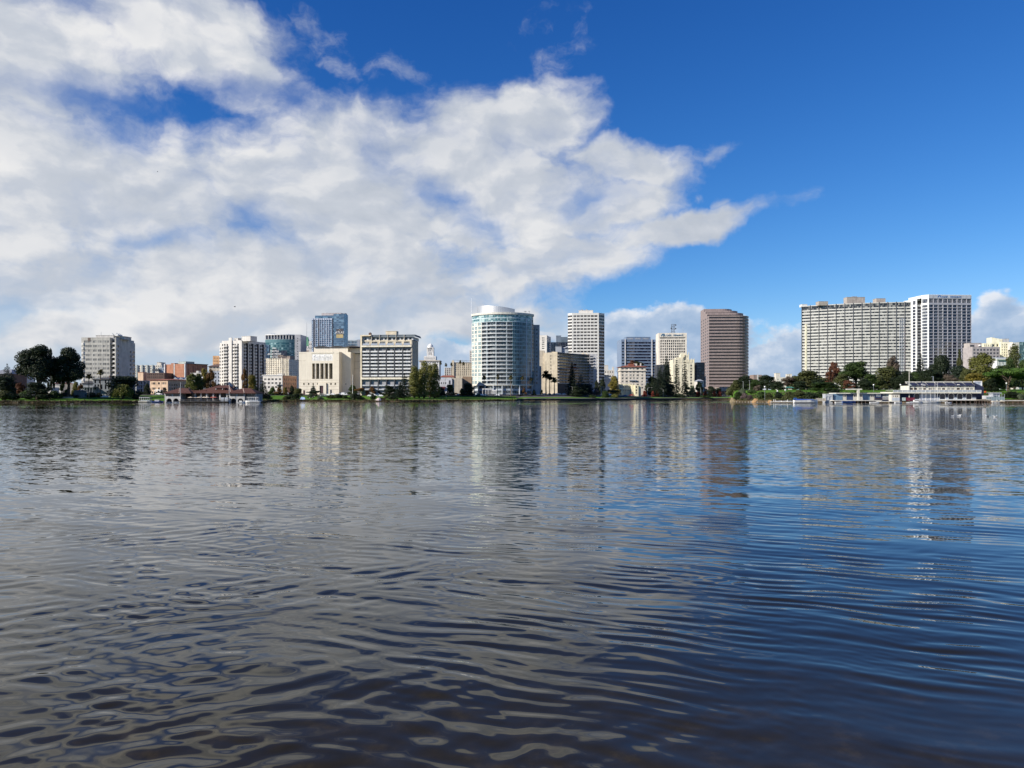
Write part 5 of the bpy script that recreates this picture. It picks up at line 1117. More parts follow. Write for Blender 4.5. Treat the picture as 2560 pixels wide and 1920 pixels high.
def brown_tower():
    b = B('office_tower', 'tall brown pink banded tower with rounded corner and stepped top', 1772.6, 1852, 1020, 'l', 4, 5.5)
    W, z, x = b.W, b.z, b.x; f = 1020 / F; Y = lambda v: z(750 + v / 6.144); w = M('rose_stone', (.27, .215, .20), .6, .09); st = 48.4 / 6.144 * f; D = 50.
    zs = [Y(272) - st * k for k in range(22)][::-1]; h = 24 / 6.144 * f
    def outline(y0, R, sh):
        xe = W + 14.5 - R - sh
        return [(0, y0), (xe, y0)] + [(xe + R * sin(radians(a)), y0 + R - R * cos(radians(a))) for a in (12, 24, 36, 48, 60, 72, 84, 90)] + [(xe + R, D + 14), (0, D + 14)]
    P = outline(0, 20, 0); Zt = Y(240); zb0 = Y(1332)
    b.banded(w, P[:-1], zb0, Zt, [(q - h / 2, q + h / 2) for q in zs if q - h / 2 > zb0], GBR, .35)
    fc = Face((0, D + 14), (0, 0)); wl = fc.w
    b.facade(w, fc, 0, Zt, [(q - h / 2, q + h / 2, [(wl * (.06 + .245 * k), wl * (.06 + .245 * k + .13)) for k in range(4)]) for q in zs if q - h / 2 > .5], GBR, .3)
    b.cap('roof', w, P, Zt - .02, Zt + .01); b.banded(w, outline(0, 20, 0)[:-1], 0, zb0 - 2.4, [], GBR)
    b.banded(M('recess_shade', (1, 1, 1)), outline(1.5, 20, 0)[:-1], zb0 - 2.4, zb0, [], GBR)  # set-back band in near-black: its shade is in the colour
    for k, (fr, v, sh, va) in enumerate(((.26, 200, 5, 208), (.50, 166, 10, 172), (.76, 139, 15, 147))):
        y0 = D * fr; Yk = 1020 + y0; zk = lambda q: wz(750 + q / 6.144, Yk) - b.zb; Q = outline(y0, 16, sh); zl = (Zt, 0, 0)[k] if k == 0 else zprev
        b.banded(w, Q[:-1], zl, zk(v), [(zl + .5, zk(v) - 2.6)] if zk(v) - zl > 3.6 else [], GBR, .35); b.cap('roof', w, Q, zk(v) - .02, zk(v) + .01); zprev = zk(v)
        b.banded(w, [(0, D + 14), (0, y0)], zl, zk(v), [], GBR)
    q0, q1 = b.pt(1757, 990), b.pt(1829, 990); b.block(M('podium_rose', (.46, .36, .30)), q0[0], q1[0], q0[1], q0[1] + 20, 0, wz(968, 990) - b.zb, rws([wz(976, 990) - b.zb], 2, [(1, 6)] ), glass=GBR)
    b.block(BRICK, b.pt(1804, 975)[0], b.pt(1824, 975)[0], q0[1] - 14, q0[1] - 1, 0, wz(978, 975) - b.zb, grid(b.pt(1824, 975)[0] - b.pt(1804, 975)[0], 3, .4, [1], 4), glass=GN)
    b.finish()
brown_tower()
b = plain('brown_block', 'brown low block with thin mast right of the brown banded tower', 1884, 1905, 937, 1000, wall=M('mauve_brown', (.26, .2, .18)), n=0); boxpart(b, 'corner_pier', M('pale_pier', (1, 1, 1)), b.x(1893), b.x(1896), -.5, -.02, 0, b.z(936)); mast(b, b.x(1895), 2, b.z(937), b.z(932)); b.finish()
b = plain('white_roof_building', 'white angular rooftops showing above the peninsula oaks', 1940, 1984, 943, 1000, wall=WHITE, n=5, floors=[950], h=1.6, fill=.3); penthouse(b, WHITE, b.x(1941), b.x(1952), 2, 9, b.z(943), b.z(933)); penthouse(b, WHITE, b.x(1968), b.x(1975), 2, 6, b.z(943), b.z(935.5)); penthouse(b, WHITE, b.x(1976.5), b.x(1981), 2, 6, b.z(943), b.z(935)); b.finish()

def long_slab():
    b = B('office_slab', 'very wide white slab office with continuous window ribbons and construction hoist', 2004, 2283, 975, 'l', 0, 5.5)
    z = b.z; n = 26; Yk = lambda t: lerp(975, 930, t) - 8 * sin(pi * t)
    pxs = [lerp(2004, 2283, k / n) for k in range(n + 1)]; P = [b.pt(p, Yk(k / n)) for k, p in enumerate(pxs)]
    w = M('slab_spandrel', (.50, .49, .46), .7, .08, .1, .08); zz = lambda v: wz(720 + v / 5.53, 975) - b.zb; Zt = zz(250); fh = 41.7 / 5.53 * 975 / F
    GK = G('window_ribbon', (.02, .022, .026), (.27, .26, .24), .22, .06, (.62, .62, .27))
    rows = [(Zt - 2.0 - 3.9, Zt - 1.0)] + [(Zt - 3.3 - fh * k - 2.1, Zt - 3.3 - fh * k - .15) for k in range(1, 30)]; rows = sorted(r for r in rows if r[0] > .5)
    b.banded(w, P, 0, Zt, rows, GK, .35, mull=1.9, mullmat=M('ribbon_mullion', (.16, .16, .16)))
    back = [b.pt(2290, 965), b.pt(2004, 1008)]; b.cap('roof', M('roof_gravel', (1, 1, 1)), P + back, Zt - 1, Zt - .9); b.banded(w, [back[1], P[0]], 0, Zt, [], GK); b.banded(w, [P[-1], back[0]], 0, Zt, [], GK)
    dm = M('dark_mullion', (.13, .13, .14), .6)
    for k in range(0, n + 1, 2):
        p = P[k]; q = P[min(n, k + 1)]; m = MB(); m.box(p[0] - .22, p[0] + .22, p[1] - .75, p[1] + .1, 0, Zt + .6); m.build('pier', dm, b.root)
    f = Face(P[1], P[2]); m = MB(); A = lerp(P[1][0], P[2][0], .05); m.box(A - 1.2, A + 1.0, P[1][1] - .9, P[1][1] + 1, 0, zz(500)); m.build('stair_strip', M('cream_strip', (.74, .68, .52)), b.root)
    for X0, X1, v, dy in ((500, 628, 208, 10), (890, 1140, 150, 12), (1300, 1425, 168, 10)):
        a, c = b.pt(1960 + X0 / 5.53, 955), b.pt(1960 + X1 / 5.53, 955); penthouse(b, M('rooftop_brown', (.36, .32, .28)), a[0], c[0], a[1] + 4, a[1] + 14, Zt - 1, zz(v))
        if X0 == 890: penthouse(b, GREYP, lerp(a[0], c[0], .35), lerp(a[0], c[0], .6), a[1] + 6, a[1] + 11, zz(150), zz(139))
    a = b.pt(2006, 972); penthouse(b, WTRIM, a[0], a[0] + 7, a[1] + 2, a[1] + 10, Zt - 1, zz(228))
    m = MB(); a, c = b.pt(2246.5, 934), b.pt(2257.5, 934); top = wz(797, 934) - b.zb; e = MB(); y = a[1] - 2.6
    for q in (a[0], (a[0] + c[0]) / 2, c[0]): m.box(q - .16, q + .16, y - .16, y + .16, 0, top)
    for k in range(27): h = top * k / 26; m.box(a[0], c[0], y - .12, y + .12, h - .12, h + .12)
    for k in range(0, 26, 2): m.tube((a[0], y, top * k / 26), (c[0], y, top * (k + 1) / 26), .1, .1, 4)
    ho = m.build('construction_hoist', M('hoist_grey', (.42, .45, .52), .5), b.root)
    for k in range(24): h = top * k / 26; e.box(c[0] + .2, c[0] + 1.7, y - .05, y + .05, h + .2, h + 2.6)
    e.build('netting', M('orange_netting', (.38, .22, .16), .8), ho); boxp = MB(); boxp.box(a[0] + 2.5, c[0] - .5, y - 1.4, y - .2, top * .24, top * .24 + 3.4); boxp.build('hoist_cage', M('hoist_cage_orange', (.55, .2, .08), .6), ho); roof_clutter(b, b.pt(2100, 960)[0], b.pt(2270, 960)[0], -20, 0, Zt - .9, 14, 31, GREYP); b.finish()
long_slab()
def lettered_tower():
    b = B('office_tower', 'tallest white grid tower at right with angled lit left corner and lettering', 2322, 2428.5, 905, 'l', -4, 5.5)
    W, z = b.W, b.z; f = 905 / F; Y = lambda v: z(720 + v / 5.53); w = M('grid_white', (.72, .72, .72), .6, .05); wf = M('grid_front_shaded', (.34, .34, .385), .6, .08); Zt = Y(96)  # front wall is a darkened copy of the white: shade in the colour
    st = 43.2 / 5.53 * f; zs = [Y(265) - st * k for k in range(26)][::-1]; zs = [q for q in zs if q > .5]; h = 35 / 5.53 * f; top = (Y(203), Y(146))
    def rows(ops, hh=h): return [(q, q + hh, ops) for q in zs] + [(top[0], top[1], ops)]
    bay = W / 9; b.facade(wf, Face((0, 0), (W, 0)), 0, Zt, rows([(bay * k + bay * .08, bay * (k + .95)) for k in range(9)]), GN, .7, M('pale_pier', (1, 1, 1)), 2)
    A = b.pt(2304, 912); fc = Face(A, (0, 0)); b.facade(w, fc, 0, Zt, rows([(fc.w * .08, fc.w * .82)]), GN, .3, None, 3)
    B1 = b.pt(2303.5, 925); B0 = b.pt(2292.5, 925); fc = Face(B0, B1); b.facade(w, fc, 0, Y(135), rows([(.5, fc.w - .3)]), GBR, .3, None, 1); b.banded(w, [B1, A], 0, Zt, [], GN)
    C1, C0 = b.pt(2292.4, 922), b.pt(2276.5, 931); fc = Face(C0, C1); b.facade(w, fc, 0, Y(132), rows([(fc.w * .33, fc.w * .78)]), GN, .3, None, 2); b.banded(w, [C1, B0], 0, Y(132), [], GN)
    b.banded(w, [(W, 0), (W, 34), (A[0] - 6, 34), C0], 0, Y(132), [], GN); b.banded(w, [(W, 0), (W, 34), (A[0], 34), A], Y(132), Zt, [], GN)
    b.cap('roof', w, [A, (0, 0), (W, 0), (W, 34), (A[0], 34)], Zt - .01, Zt + .5); b.cap('roof', w, [C0, C1, B0, B1, (B1[0], 30), (C0[0], 30)], Y(132) - .01, Y(130))
    boxpart(b, 'sign_band', M('sign_band_grey', (.40, .42, .47)), .6, W - .6, -.12, -.01, Y(141), Y(101))
    [text(s, 2.6, M('sign_deep_blue', (.05, .14, .34), .5), b.root, (W * u, -.2, Y(131)), sx=.86) for s, u in (('KAISER', .375), ('PERMANENTE', .63))]
    m = MB(); c = W * .25; zz = Y(131)
    for k in range(6): a0, a1 = pi * k / 6, pi * (k + 1) / 6; m.quad((c + 2.4 * cos(a0), -.2, zz + 3 * sin(a0)), (c + 2.4 * cos(a1), -.2, zz + 3 * sin(a1)), (c + 1.2 * cos(a1), -.2, zz + 1.6 * sin(a1)), (c + 1.2 * cos(a0), -.2, zz + 1.6 * sin(a0)))
    m.build('emblem', M('sign_deep_blue', (1, 1, 1)), b.root); b.finish()
lettered_tower()
b = plain('hospital_building', 'mauve grey block with dark square windows right of the tallest grid tower', 2431, 2500, 867, 842, wall=M('mauve_grey', (.36, .32, .32)), n=8, floors=[877, 885.5, 894, 903], h=2.1, fill=.66, glass=GN, bars=1); penthouse(b, M('mauve_roof', (.42, .37, .35)), b.x(2431), b.x(2461), 5, 16, b.z(867), b.z(857)); boxpart(b, 'louvre', DARKP, b.x(2432), b.x(2442), 4.9, 4.98, b.z(866), b.z(861.5)); m = MB(); m.lathe([(1.2, 0), (1.5, .6), (1.0, 1.4)], 10, (b.x(2455), 4)); o = m.build('satellite_dish', WTRIM, b.root); o.location.z = b.z(864.5); b.finish()
def cream_hospital():
    b = B('hospital_building', 'sunlit pale yellow stepped hospital with slanted tower at the far right', 2460, 2530, 864, 'l', 6, 5.5, D=24)
    W, z, x = b.W, b.z, b.x; w = M('hospital_cream', (.74, .70, .52)); zs = fl(z(888), z(872), 3)
    b.block(w, 0, x(2479), 0, 20, 0, z(858), grid(x(2479), 4, .45, [z(866)], 2), glass=GB); b.block(w, x(2479) + .02, x(2499), 1.5, 20, 0, z(857), rws([z(866)], 2.5, [(2, 4), (6, 8)]), glass=GD)
    b.block(w, x(2499) + .02, W, -2, 20, 0, z(856), grid(W - x(2499), 5, .4, fl(z(890), z(864), 5), 1.7, .8), glass=GB)
    m = MB(); a, c, e = x(2484.5), x(2511), x(2528); m.quad((a, 4, z(858)), (c, 4, z(858)), (c, 4, z(848)), (a, 4, z(843))); m.quad((a, 4, z(843)), (c, 4, z(848)), (c, 16, z(848)), (a, 16, z(843))); m.quad((a, 16, z(858)), (a, 4, z(858)), (a, 4, z(843)), (a, 16, z(843))); m.build('slanted_tower', w, b.root)
    penthouse(b, M('hospital_grey', (.42, .42, .42)), c + .05, e, 4.5, 14, z(857), z(847)); mast(b, x(2494), 8, z(845), z(834)); b.finish()
cream_hospital()
b = plain('glass_building', 'dark green glass block cut by the right picture edge', 2549, 2580, 855, 845, wall=M('green_frame', (.12, .17, .18), .3), n=8, floors=fl(862, 905, 7), h=3, fill=.85, glass=GT); b.block(WHITE, b.x(2534), -.02, 1, 10, 0, b.z(856)); b.finish()
b = plain('pavilion', 'low white roofed pavilion with teal glass among the trees at right', 2492, 2520, 899, 780, wall=WTRIM, n=7, floors=[915], h=5.5, fill=.72, glass=GT, D=12); m = MB(); m.box(-1, b.W + 1, -2, 13, b.z(899), b.z(897)); m.build('roof', WTRIM, b.root); m = MB(); m.box(0, b.W, 2, 12, b.z(897), b.z(893)); m.build('roof_plant', GREYP, b.root); b.finish()
# ---- lakeside restaurant with the brown roof
def arch_hole(b, mat, x0, x1, y, z0, z1, arches, dark):
    """a white wall pierced by round arches; arches = (centre, radius, springing)"""
    mb = b.part('wall', mat); xs = x0
    for c, r, sp in arches:
        mb.quad((xs, y, z0), (c - r, y, z0), (c - r, y, z1), (xs, y, z1)); P = [(c - r * cos(pi * k / 12), sp + r * sin(pi * k / 12)) for k in range(13)]
        for (a, za), (e, ze) in zip(P, P[1:]):
            mb.quad((a, y, za), (e, y, ze), (e, y, z1), (a, y, z1)); mb.quad((a, y, za), (a, y + 1.2, za), (e, y + 1.2, ze), (e, y, ze))
        for q in (c - r, c + r): mb.quad((q, y, z0), (q, y + 1.2, z0), (q, y + 1.2, sp), (q, y, sp))
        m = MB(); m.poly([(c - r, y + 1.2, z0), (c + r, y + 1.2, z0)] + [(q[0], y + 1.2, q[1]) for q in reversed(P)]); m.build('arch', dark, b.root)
        xs = c + r
    mb.quad((xs, y, z0), (x1, y, z0), (x1, y, z1), (xs, y, z1))
def restaurant():
    Y0 = 417; b = B('lakeside_restaurant', 'long white lakeside pavilion with brown hipped roofs, arches and open terrace', 411.6, 641, Y0, 'l', 0, .0); z, x = b.z, b.x; X = lambda v: x(390 + v / 7.628); Zy = lambda v: z(930 + v / 7.628)
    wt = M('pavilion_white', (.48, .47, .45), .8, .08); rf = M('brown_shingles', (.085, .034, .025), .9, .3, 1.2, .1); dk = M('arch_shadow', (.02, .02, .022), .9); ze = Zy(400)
    for xa, xb, ar in ((X(165), X(462), (250, 380)), (X(1395), X(1690), (1475, 1610))):
        arch_hole(b, wt, xa, xb, 0, -.6, Zy(470), [(X(c), X(52) - X(0), Zy(555)) for c in ar], dk)
        mid = (xa + xb) / 2; p = b.part('wall', wt)
        for q, e in ((xa, xa + .55), (mid - .4, mid + .4), (xb - .55, xb)): p.box(q, e, 0, .4, Zy(470), ze)
        p.box(xa, xb, .01, .4, Zy(470), Zy(462)); 
        for q, e in ((xa + .55, mid - .4), (mid + .4, xb - .55)): boxpart(b, 'window', G('pavilion_window', (.02, .016, .015), (.10, .07, .06), .3), q, e, .25, .35, Zy(462), ze)
        p.box(xa, xa + .3, .4, 11, -.6, ze); p.box(xb - .3, xb, .4, 11, -.6, ze); p.box(xa + .3, xb - .3, 10.7, 11, -.6, ze)
    b.part('wing_wall', M('wing_wall', (.34, .33, .31))).box(X(1692), X(1905), 2, 11, .6, ze)
    for k in range(4): boxpart(b, 'window', GD, X(1702 + 52 * k), X(1738 + 52 * k), 1.93, 1.99, Zy(468), Zy(408))
    boxpart(b, 'post', wt, X(1888), X(1906), .4, 1.2, .6, ze)
    r = b.part('roof', rf); r.hip(X(148), X(690), -1.4, 12.6, ze, Zy(306), X(365), X(520)); r.hip(X(1345), X(1918), -1.4, 12.6, ze, Zy(306), X(1592), X(1740))
    r.hip(X(640), X(1480), 2.2, 17, ze + .1, Zy(248), X(1070), X(1268)); r.box(X(600), X(900), 4, 16, ze, Zy(346))
    cap = M('ridge_cap', (.46, .36, .30))
    for p, q in (((X(365), 5.6, Zy(306)), (X(462), -1.4, ze)), ((X(1592), 5.6, Zy(306)), (X(1700), -1.4, ze)), ((X(1268), 9.6, Zy(248)), (X(1400), 2.2, ze))): m = MB(); m.tube(p, q, .16); m.build('hip_cap', cap, b.root)
    m = MB(); m.box(X(1085), X(1250), 4.6, 8, Zy(345), Zy(300)); m.hip(X(1070), X(1265), 4.2, 9, Zy(300), Zy(286), X(1120), X(1215)); m.build('dormer', rf, b.root)
    for v in (1083, 1212): boxpart(b, 'dormer_post', wt, X(v - 7), X(v + 7), 4.4, 4.58, Zy(335), Zy(305))
    for v, yv in ((515, 300), (1378, 262)): boxpart(b, 'chimney', BROWN, X(v), X(v + 22), 7, 8, Zy(yv + 40), Zy(yv - 14))
    # recessed middle and terrace
    boxpart(b, 'back_wall', M('terrace_wall', (.16, .13, .11)), X(464), X(1393), 7, 7.3, .4, ze + .2)
    for v in (700, 810, 920, 1045, 1175, 1310): boxpart(b, 'post', wt, X(v - 12), X(v + 12), 3.2, 3.7, .9, ze + .1)
    for v in (470, 590, 830, 945, 1070, 1200, 1320): boxpart(b, 'window', GD, X(v + 6), X(v + 80), 6.9, 6.98, Zy(475), Zy(412))
    dkw = M('dark_deck', (.05, .045, .04), .9)
    m = MB(); m.box(X(440), X(1400), -2.2, 7, .55, .8); m.box(X(440), X(1400), -2.25, -2.1, .3, .8)
    for k in range(14): q = lerp(X(445), X(1390), k / 13); m.tube((q, -1.9, -1.5), (q, -1.9, .6), .14)
    m.build('deck', dkw, b.root); m = MB()
    for k in range(36): q = lerp(X(470), X(1390), k / 35); m.box(q - .04, q + .04, -2.1, -2.03, .8, 1.85)
    m.box(X(468), X(1392), -2.1, -2.02, 1.8, 1.9); m.box(X(468), X(1392), -2.1, -2.02, 1.3, 1.36); m.build('railing', M('rail_dark', (.10, .09, .08), .7), b.root)
    for v in (1285, 1360): boxpart(b, 'shed_wall', SHADEGREY, X(v - 30), X(v + 28), -1.4, 2, .8, Zy(485))
    b.finish()
    um = M('umbrella_tan', (.50, .42, .32), .9); ur = M('umbrella_red', (.30, .08, .06), .9); proto = {}
    for k, (v, mt) in enumerate(((660, um), (740, um), (830, um), (900, um), (980, um), (1055, ur), (1125, ur))):
        loc = (b.o[0] + X(v), Y0 - .1 + (k % 2) * 1.6, .8)
        lab = '%s patio umbrella on the restaurant terrace, %s from the left' % ('tan' if mt is um else 'red', ('first', 'second', 'third', 'fourth', 'fifth', 'sixth', 'seventh')[k])
        if mt.name not in proto:
            o = thing('patio_umbrella', lab, 'umbrella', loc, 0, 'umbrellas on the restaurant terrace'); m = MB(); m.tube((0, 0, 0), (0, 0, 2.5), .04); m.build('pole', WTRIM, o)
            m = MB(); n = 8; m.lathe([(1.75, 1.95), (1.0, 2.3), (.05, 2.62)], 8); m.build('canopy', mt, o); proto[mt.name] = o
        else: clone(proto[mt.name], loc, .4 * k, lab)
    rr = random.Random(9); tb = None
    for k in range(10):
        v = 490 + 68 * k + rr.uniform(-8, 8); loc = (b.o[0] + X(v), Y0 + rr.uniform(-1.2, 3), .8)
        if tb is None:
            tb = thing('terrace_table', 'pale table with two chairs on the dark restaurant terrace', 'table', loc, 0, 'tables on the restaurant terrace'); m = MB(); m.lathe([(.5, .70), (.5, .75)], 10); m.build('tabletop', WTRIM, tb); m = MB(); m.tube((0, 0, 0), (0, 0, .7), .05); m.build('pedestal', DARKP, tb)
            for s in (-1, 1): m = MB(); m.box(s * .9 - .22, s * .9 + .22, -.22, .22, .42, .47); m.box(s * 1.1 - .02, s * 1.1 + .02, -.22, .22, .47, .9); [m.box(s * .9 + a - .02, s * .9 + a + .02, c - .02, c + .02, 0, .42) for a in (-.2, .2) for c in (-.2, .2)]; m.build('chair', M('chair_grey', (.4, .4, .42)), tb)
        else: clone(tb, loc, rr.uniform(0, 3))
    for px, yt, lab in ((451.3, 956, 'white flagpole standing at the left pavilion of the brown roofed restaurant'), (572.9, 960, 'white flagpole standing at the right pavilion of the brown roofed restaurant')):
        o = thing('flagpole', lab, 'flagpole', (wx(px, 415.4), 415.4, -.4)); m = MB(); m.tube((0, 0, 0), (0, 0, wz(yt, 415.4) + .4), .13, .07, 8); m.build('pole', WTRIM, o); m = MB(); m.lathe([(.02, 0), (.14, .12), (.02, .26)], 8); q = m.build('finial', STEEL, o); q.location.z = wz(yt, 415.4) + .38
restaurant()

# ---- boats
def hull(L, Wd, H, n=9, bow=.35):
    m = MB(); R = []
    for k in range(n + 1):
        t = k / n; w = Wd / 2 * (min(1, (1 - t) / bow) ** .6 if t > 1 - bow else 1 - .12 * (1 - t)); h = H * (1 + .25 * t * t)
        R.append([(t * L - L / 2, -w, h), (t * L - L / 2 * (1 - .03 * t), -w * .72, h * .25), (t * L - L / 2, 0, -.15), (t * L - L / 2, w * .72, h * .25), (t * L - L / 2, w, h)])
    for a, c in zip(R, R[1:]):
        for j in range(4): m.quad(a[j], c[j], c[j + 1], a[j + 1])
        m.quad(a[0], a[4], c[4], c[0])
    m.poly(R[0]); return m
def boat(name, label, px, Y, L, rz, hm, kind='open', group=None, Wd=None, mast=0, z=0.):
    o = thing(name, label, 'boat', (wx(px, Y), Y, z), rz, group); Wd = Wd or L * .33; H = L * .11 + .15
    hull(L, Wd, H).build('hull', hm, o)
    if kind == 'cabin': m = MB(); m.box(-L * .25, L * .15, -Wd * .33, Wd * .33, H, H + .9); m.build('cabin', WTRIM, o); m = MB(); m.box(-L * .2, L * .151, -Wd * .335, Wd * .335, H + .4, H + .75); m.build('window', GD, o)
    if kind == 'tour':
        m = MB(); m.box(-L * .42, L * .36, -Wd * .48, Wd * .48, H + 1.9, H + 2.1)
        for k in range(6): q = lerp(-L * .4, L * .34, k / 5); [m.box(q - .05, q + .05, s * Wd * .44 - .05, s * Wd * .44 + .05, H, H + 1.9) for s in (-1, 1)]
        m.build('canopy', WTRIM, o); m = MB(); m.box(-L * .36, L * .3, -Wd * .2, Wd * .2, H, H + .5); m.build('bench', SHADEGREY, o)
    if kind == 'cover': m = MB(); m.quad((-L * .46, -Wd * .46, H), (L * .3, -Wd * .46, H), (L * .3, 0, H + .5), (-L * .46, 0, H + .7)); m.quad((L * .3, Wd * .46, H), (-L * .46, Wd * .46, H), (-L * .46, 0, H + .7), (L * .3, 0, H + .5)); m.poly([(L * .3, -Wd * .46, H), (L * .47, 0, H + .1), (L * .3, 0, H + .5)]); m.build('tarpaulin', M('tarp_blue', (.03, .07, .30), .6), o)
    if mast:
        m = MB(); m.tube((L * .1, 0, H), (L * .1, 0, mast), .075, .05, 6); m.build('mast', M('mast_white', (.70, .70, .70), .4), o)
        m = MB(); m.tube((L * .1, 0, H + .9), (-L * .4, 0, H + .95), .09, .12, 6); m.build('boom', M('sail_cover', (.55, .55, .6)), o)
    return o
HW = M('hull_white', (.80, .80, .78), .35, .05); HB = M('hull_blue', (.03, .08, .28), .35, .05); HT = M('hull_wood', (.40, .28, .16), .5); HR = M('hull_red', (.4, .05, .05), .4)
boat('tour_boat', 'low cream tour boat with flat roof moored left of the brown roofed restaurant', 364, 432, 7.5, 0, M('hull_cream', (.74, .70, .58), .5), 'tour', Wd=2.4)
boat('pedal_boat', 'dark blue topped boat moored tight against the left pavilion of the restaurant', 395, 424, 6.0, 0, HB, 'cabin', Wd=2.2)
boat('tour_boat', 'white and blue striped tour boat moored right of the restaurant arches', 632, 413, 8.0, pi, HW, 'tour', Wd=2.6)
boat('motor_boat', 'small white motor boat before the right arches of the restaurant', 603, 411, 3.6, 0, HW, 'cabin')
boat('rowing_boat', 'small grey rowing boat below the first restaurant arch', 423, 412.5, 3.2, .2, SHADEGREY); boat('rowing_boat', 'small grey rowing boat below the second restaurant arch', 440, 412.5, 3.2, -.1, SHADEGREY)

# ---- boathouse on the peninsula
def boathouse():
    Y0 = 404; b = B('boathouse', 'long two storey cream and navy boathouse with arches and a white balcony deck', 2228, 2447, Y0, 'l', 0, 1.2); z, x = b.z, b.x; X = lambda v: x(2220 + v / 11.06); Zy = lambda v: z(930 + v / 11.06)
    cr = M('boathouse_cream', (.60, .58, .49), .7, .06); nv = M('navy_boards', (.022, .028, .06), .7); lg = M('wainscot_grey', (.46, .50, .54), .7); W = b.W; zd = Zy(590); zp = Zy(500)
    xe = x(2441); zs0 = Zy(770)
    b.part('wall', nv).box(X(330), xe, 0, 12, 0, zd); b.part('wall', nv).box(xe + .02, x(2465), 2, 14, 0, Zy(640))
    for px in (2292, 2307, 2320.5, 2333, 2356, 2377.5, 2399.5, 2422):
        c = x(px); r = x(2298.6) - x(2292); m = MB(); sp = Zy(660); P = [(c - r * cos(pi * k / 12), sp + r * .95 * sin(pi * k / 12)) for k in range(13)]
        P2 = [(c - r * 1.16 * cos(pi * k / 12), sp + r * 1.13 * sin(pi * k / 12)) for k in range(13)]
        for k in range(12):
            for y in (-.14,): m.quad((P[k][0], y, P[k][1]), (P[k + 1][0], y, P[k + 1][1]), (P2[k + 1][0], y, P2[k + 1][1]), (P2[k][0], y, P2[k][1]))
            m.quad((P2[k][0], -.14, P2[k][1]), (P2[k + 1][0], -.14, P2[k + 1][1]), (P2[k + 1][0], 0, P2[k + 1][1]), (P2[k][0], 0, P2[k][1]))
        for s in (-1, 1): m.box(*sorted((c + s * r, c + s * r * 1.16)), -.14, -.004, 0, sp)
        m.build('arch', WTRIM, b.root)
        m = MB(); m.poly([(c - r, -.04, zs0 * .0 + .9), (c + r, -.04, .9)] + [(q[0], -.04, q[1]) for q in reversed(P)]); m.build('arch_window', GN if px > 2340 or px < 2300 else M('arch_white_boards', (.5, .52, .55)), b.root)
        boxpart(b, 'arch_base', lg, c - r, c + r, -.06, -.005, 0, .88)
    for a, e in ((2363, 2370), (2384.5, 2392.5), (2406.5, 2415), (2429, 2440), (2314, 2316), (2340, 2349)): boxpart(b, 'wainscot', lg, x(a), x(e), -.08, -.005, 0, Zy(690)); boxpart(b, 'skirting', WTRIM, x(a), x(e), -.2, -.085, 0, .35)
    b.part('deck_edge', cr).box(0, W, -2.2, 12, zd, Zy(550)); m = MB()
    for k in range(20): q = lerp(.05, W - .05, k / 19); m.box(q - .09, q + .09, -2.2, -2.05, Zy(550), zp)
    m.box(0, W, -2.22, -2.03, zp - .14, zp); m.box(0, .12, -2.03, 6, zp - .1, zp); m.build('railing', WTRIM, b.root)
    boxpart(b, 'railing_panel', M('frosted_panel', (.36, .41, .46), .4), .1, W - .1, -2.12, -2.09, Zy(546), zp - .16)
    # upper storey
    x0, x1 = X(612), x(2440); z0, z1 = Zy(548), Zy(378); n = 7; bay = (x1 - x0) / n
    ops1, ops2 = [], []
    for k in range(n):
        a = x0 + bay * k; ops1 += [(a + bay * (.08 + .29 * j) - x0, a + bay * (.08 + .29 * j + .24) - x0) for j in range(3)]; ops2 += [(a + bay * .10 - x0, a + bay * .47 - x0), (a + bay * .53 - x0, a + bay * .90 - x0)]
    b.block(cr, x0, x1, 1.2, 10, z0, z1, rws([Zy(492)], Zy(438) - Zy(492), ops2) + rws([Zy(416)], Zy(396) - Zy(416), ops1), glass=G('deck_window', (.05, .03, .028), (.34, .33, .30), .4, .08, (.3, .3, .3)), d=.15)
    rf = M('navy_roof', (.02, .024, .055), .6); m = MB(); ya = 4.2; zt = Zy(285); xr0 = X(598)
    m.quad((x0 - .1, .6, z1), (x1, .6, z1), (x1, ya, zt), (xr0, ya, zt)); m.quad((xr0, ya, zt), (x1, ya, zt), (x1, 11, z1), (x0, 11, z1)); m.poly([(x1, .6, z1), (x1, 11, z1), (x1, ya, zt)]); m.build('roof', rf, b.root)
    boxpart(b, 'ridge_beam', cr, xr0 - .3, x1 + .2, ya - .4, ya - .1, zt, Zy(258))
    for k in range(n + 1): q = lerp(x0, x1, k / n); m = MB(); m.box(q - .18, q + .18, ya - .5, ya - .05, zt - .75, zt); m.tube((q, 1.0, z1 + .25), (q, ya - .2, zt + .05), .05, .05, 4); m.build('rafter_end', cr, b.root)
    m = MB(); m.poly([(X(585), .7, Zy(495)), (X(610), .7, Zy(495)), (X(612), .7, z1), (X(680), .7, z1), (xr0, 1.0, zt)]); m.build('gable_panel', M('gable_green_grey', (.40, .48, .46)), b.root)
    # dark stair block and framed screen at the right end
    m = MB(); A, Bx = x(2438.5), x(2463); m.quad((A, 1.4, zt), (A, 1.4, 0), (Bx, 1.4, 0), (Bx, 1.4, z1 - .6)); m.quad((A, 1.4, zt), (Bx, 1.4, z1 - .6), (Bx, 12, z1 - .6), (A, 12, zt)); m.quad((Bx, 1.4, 0), (Bx, 12, 0), (Bx, 12, z1 - .6), (Bx, 1.4, z1 - .6)); m.build('stair_block', nv, b.root)
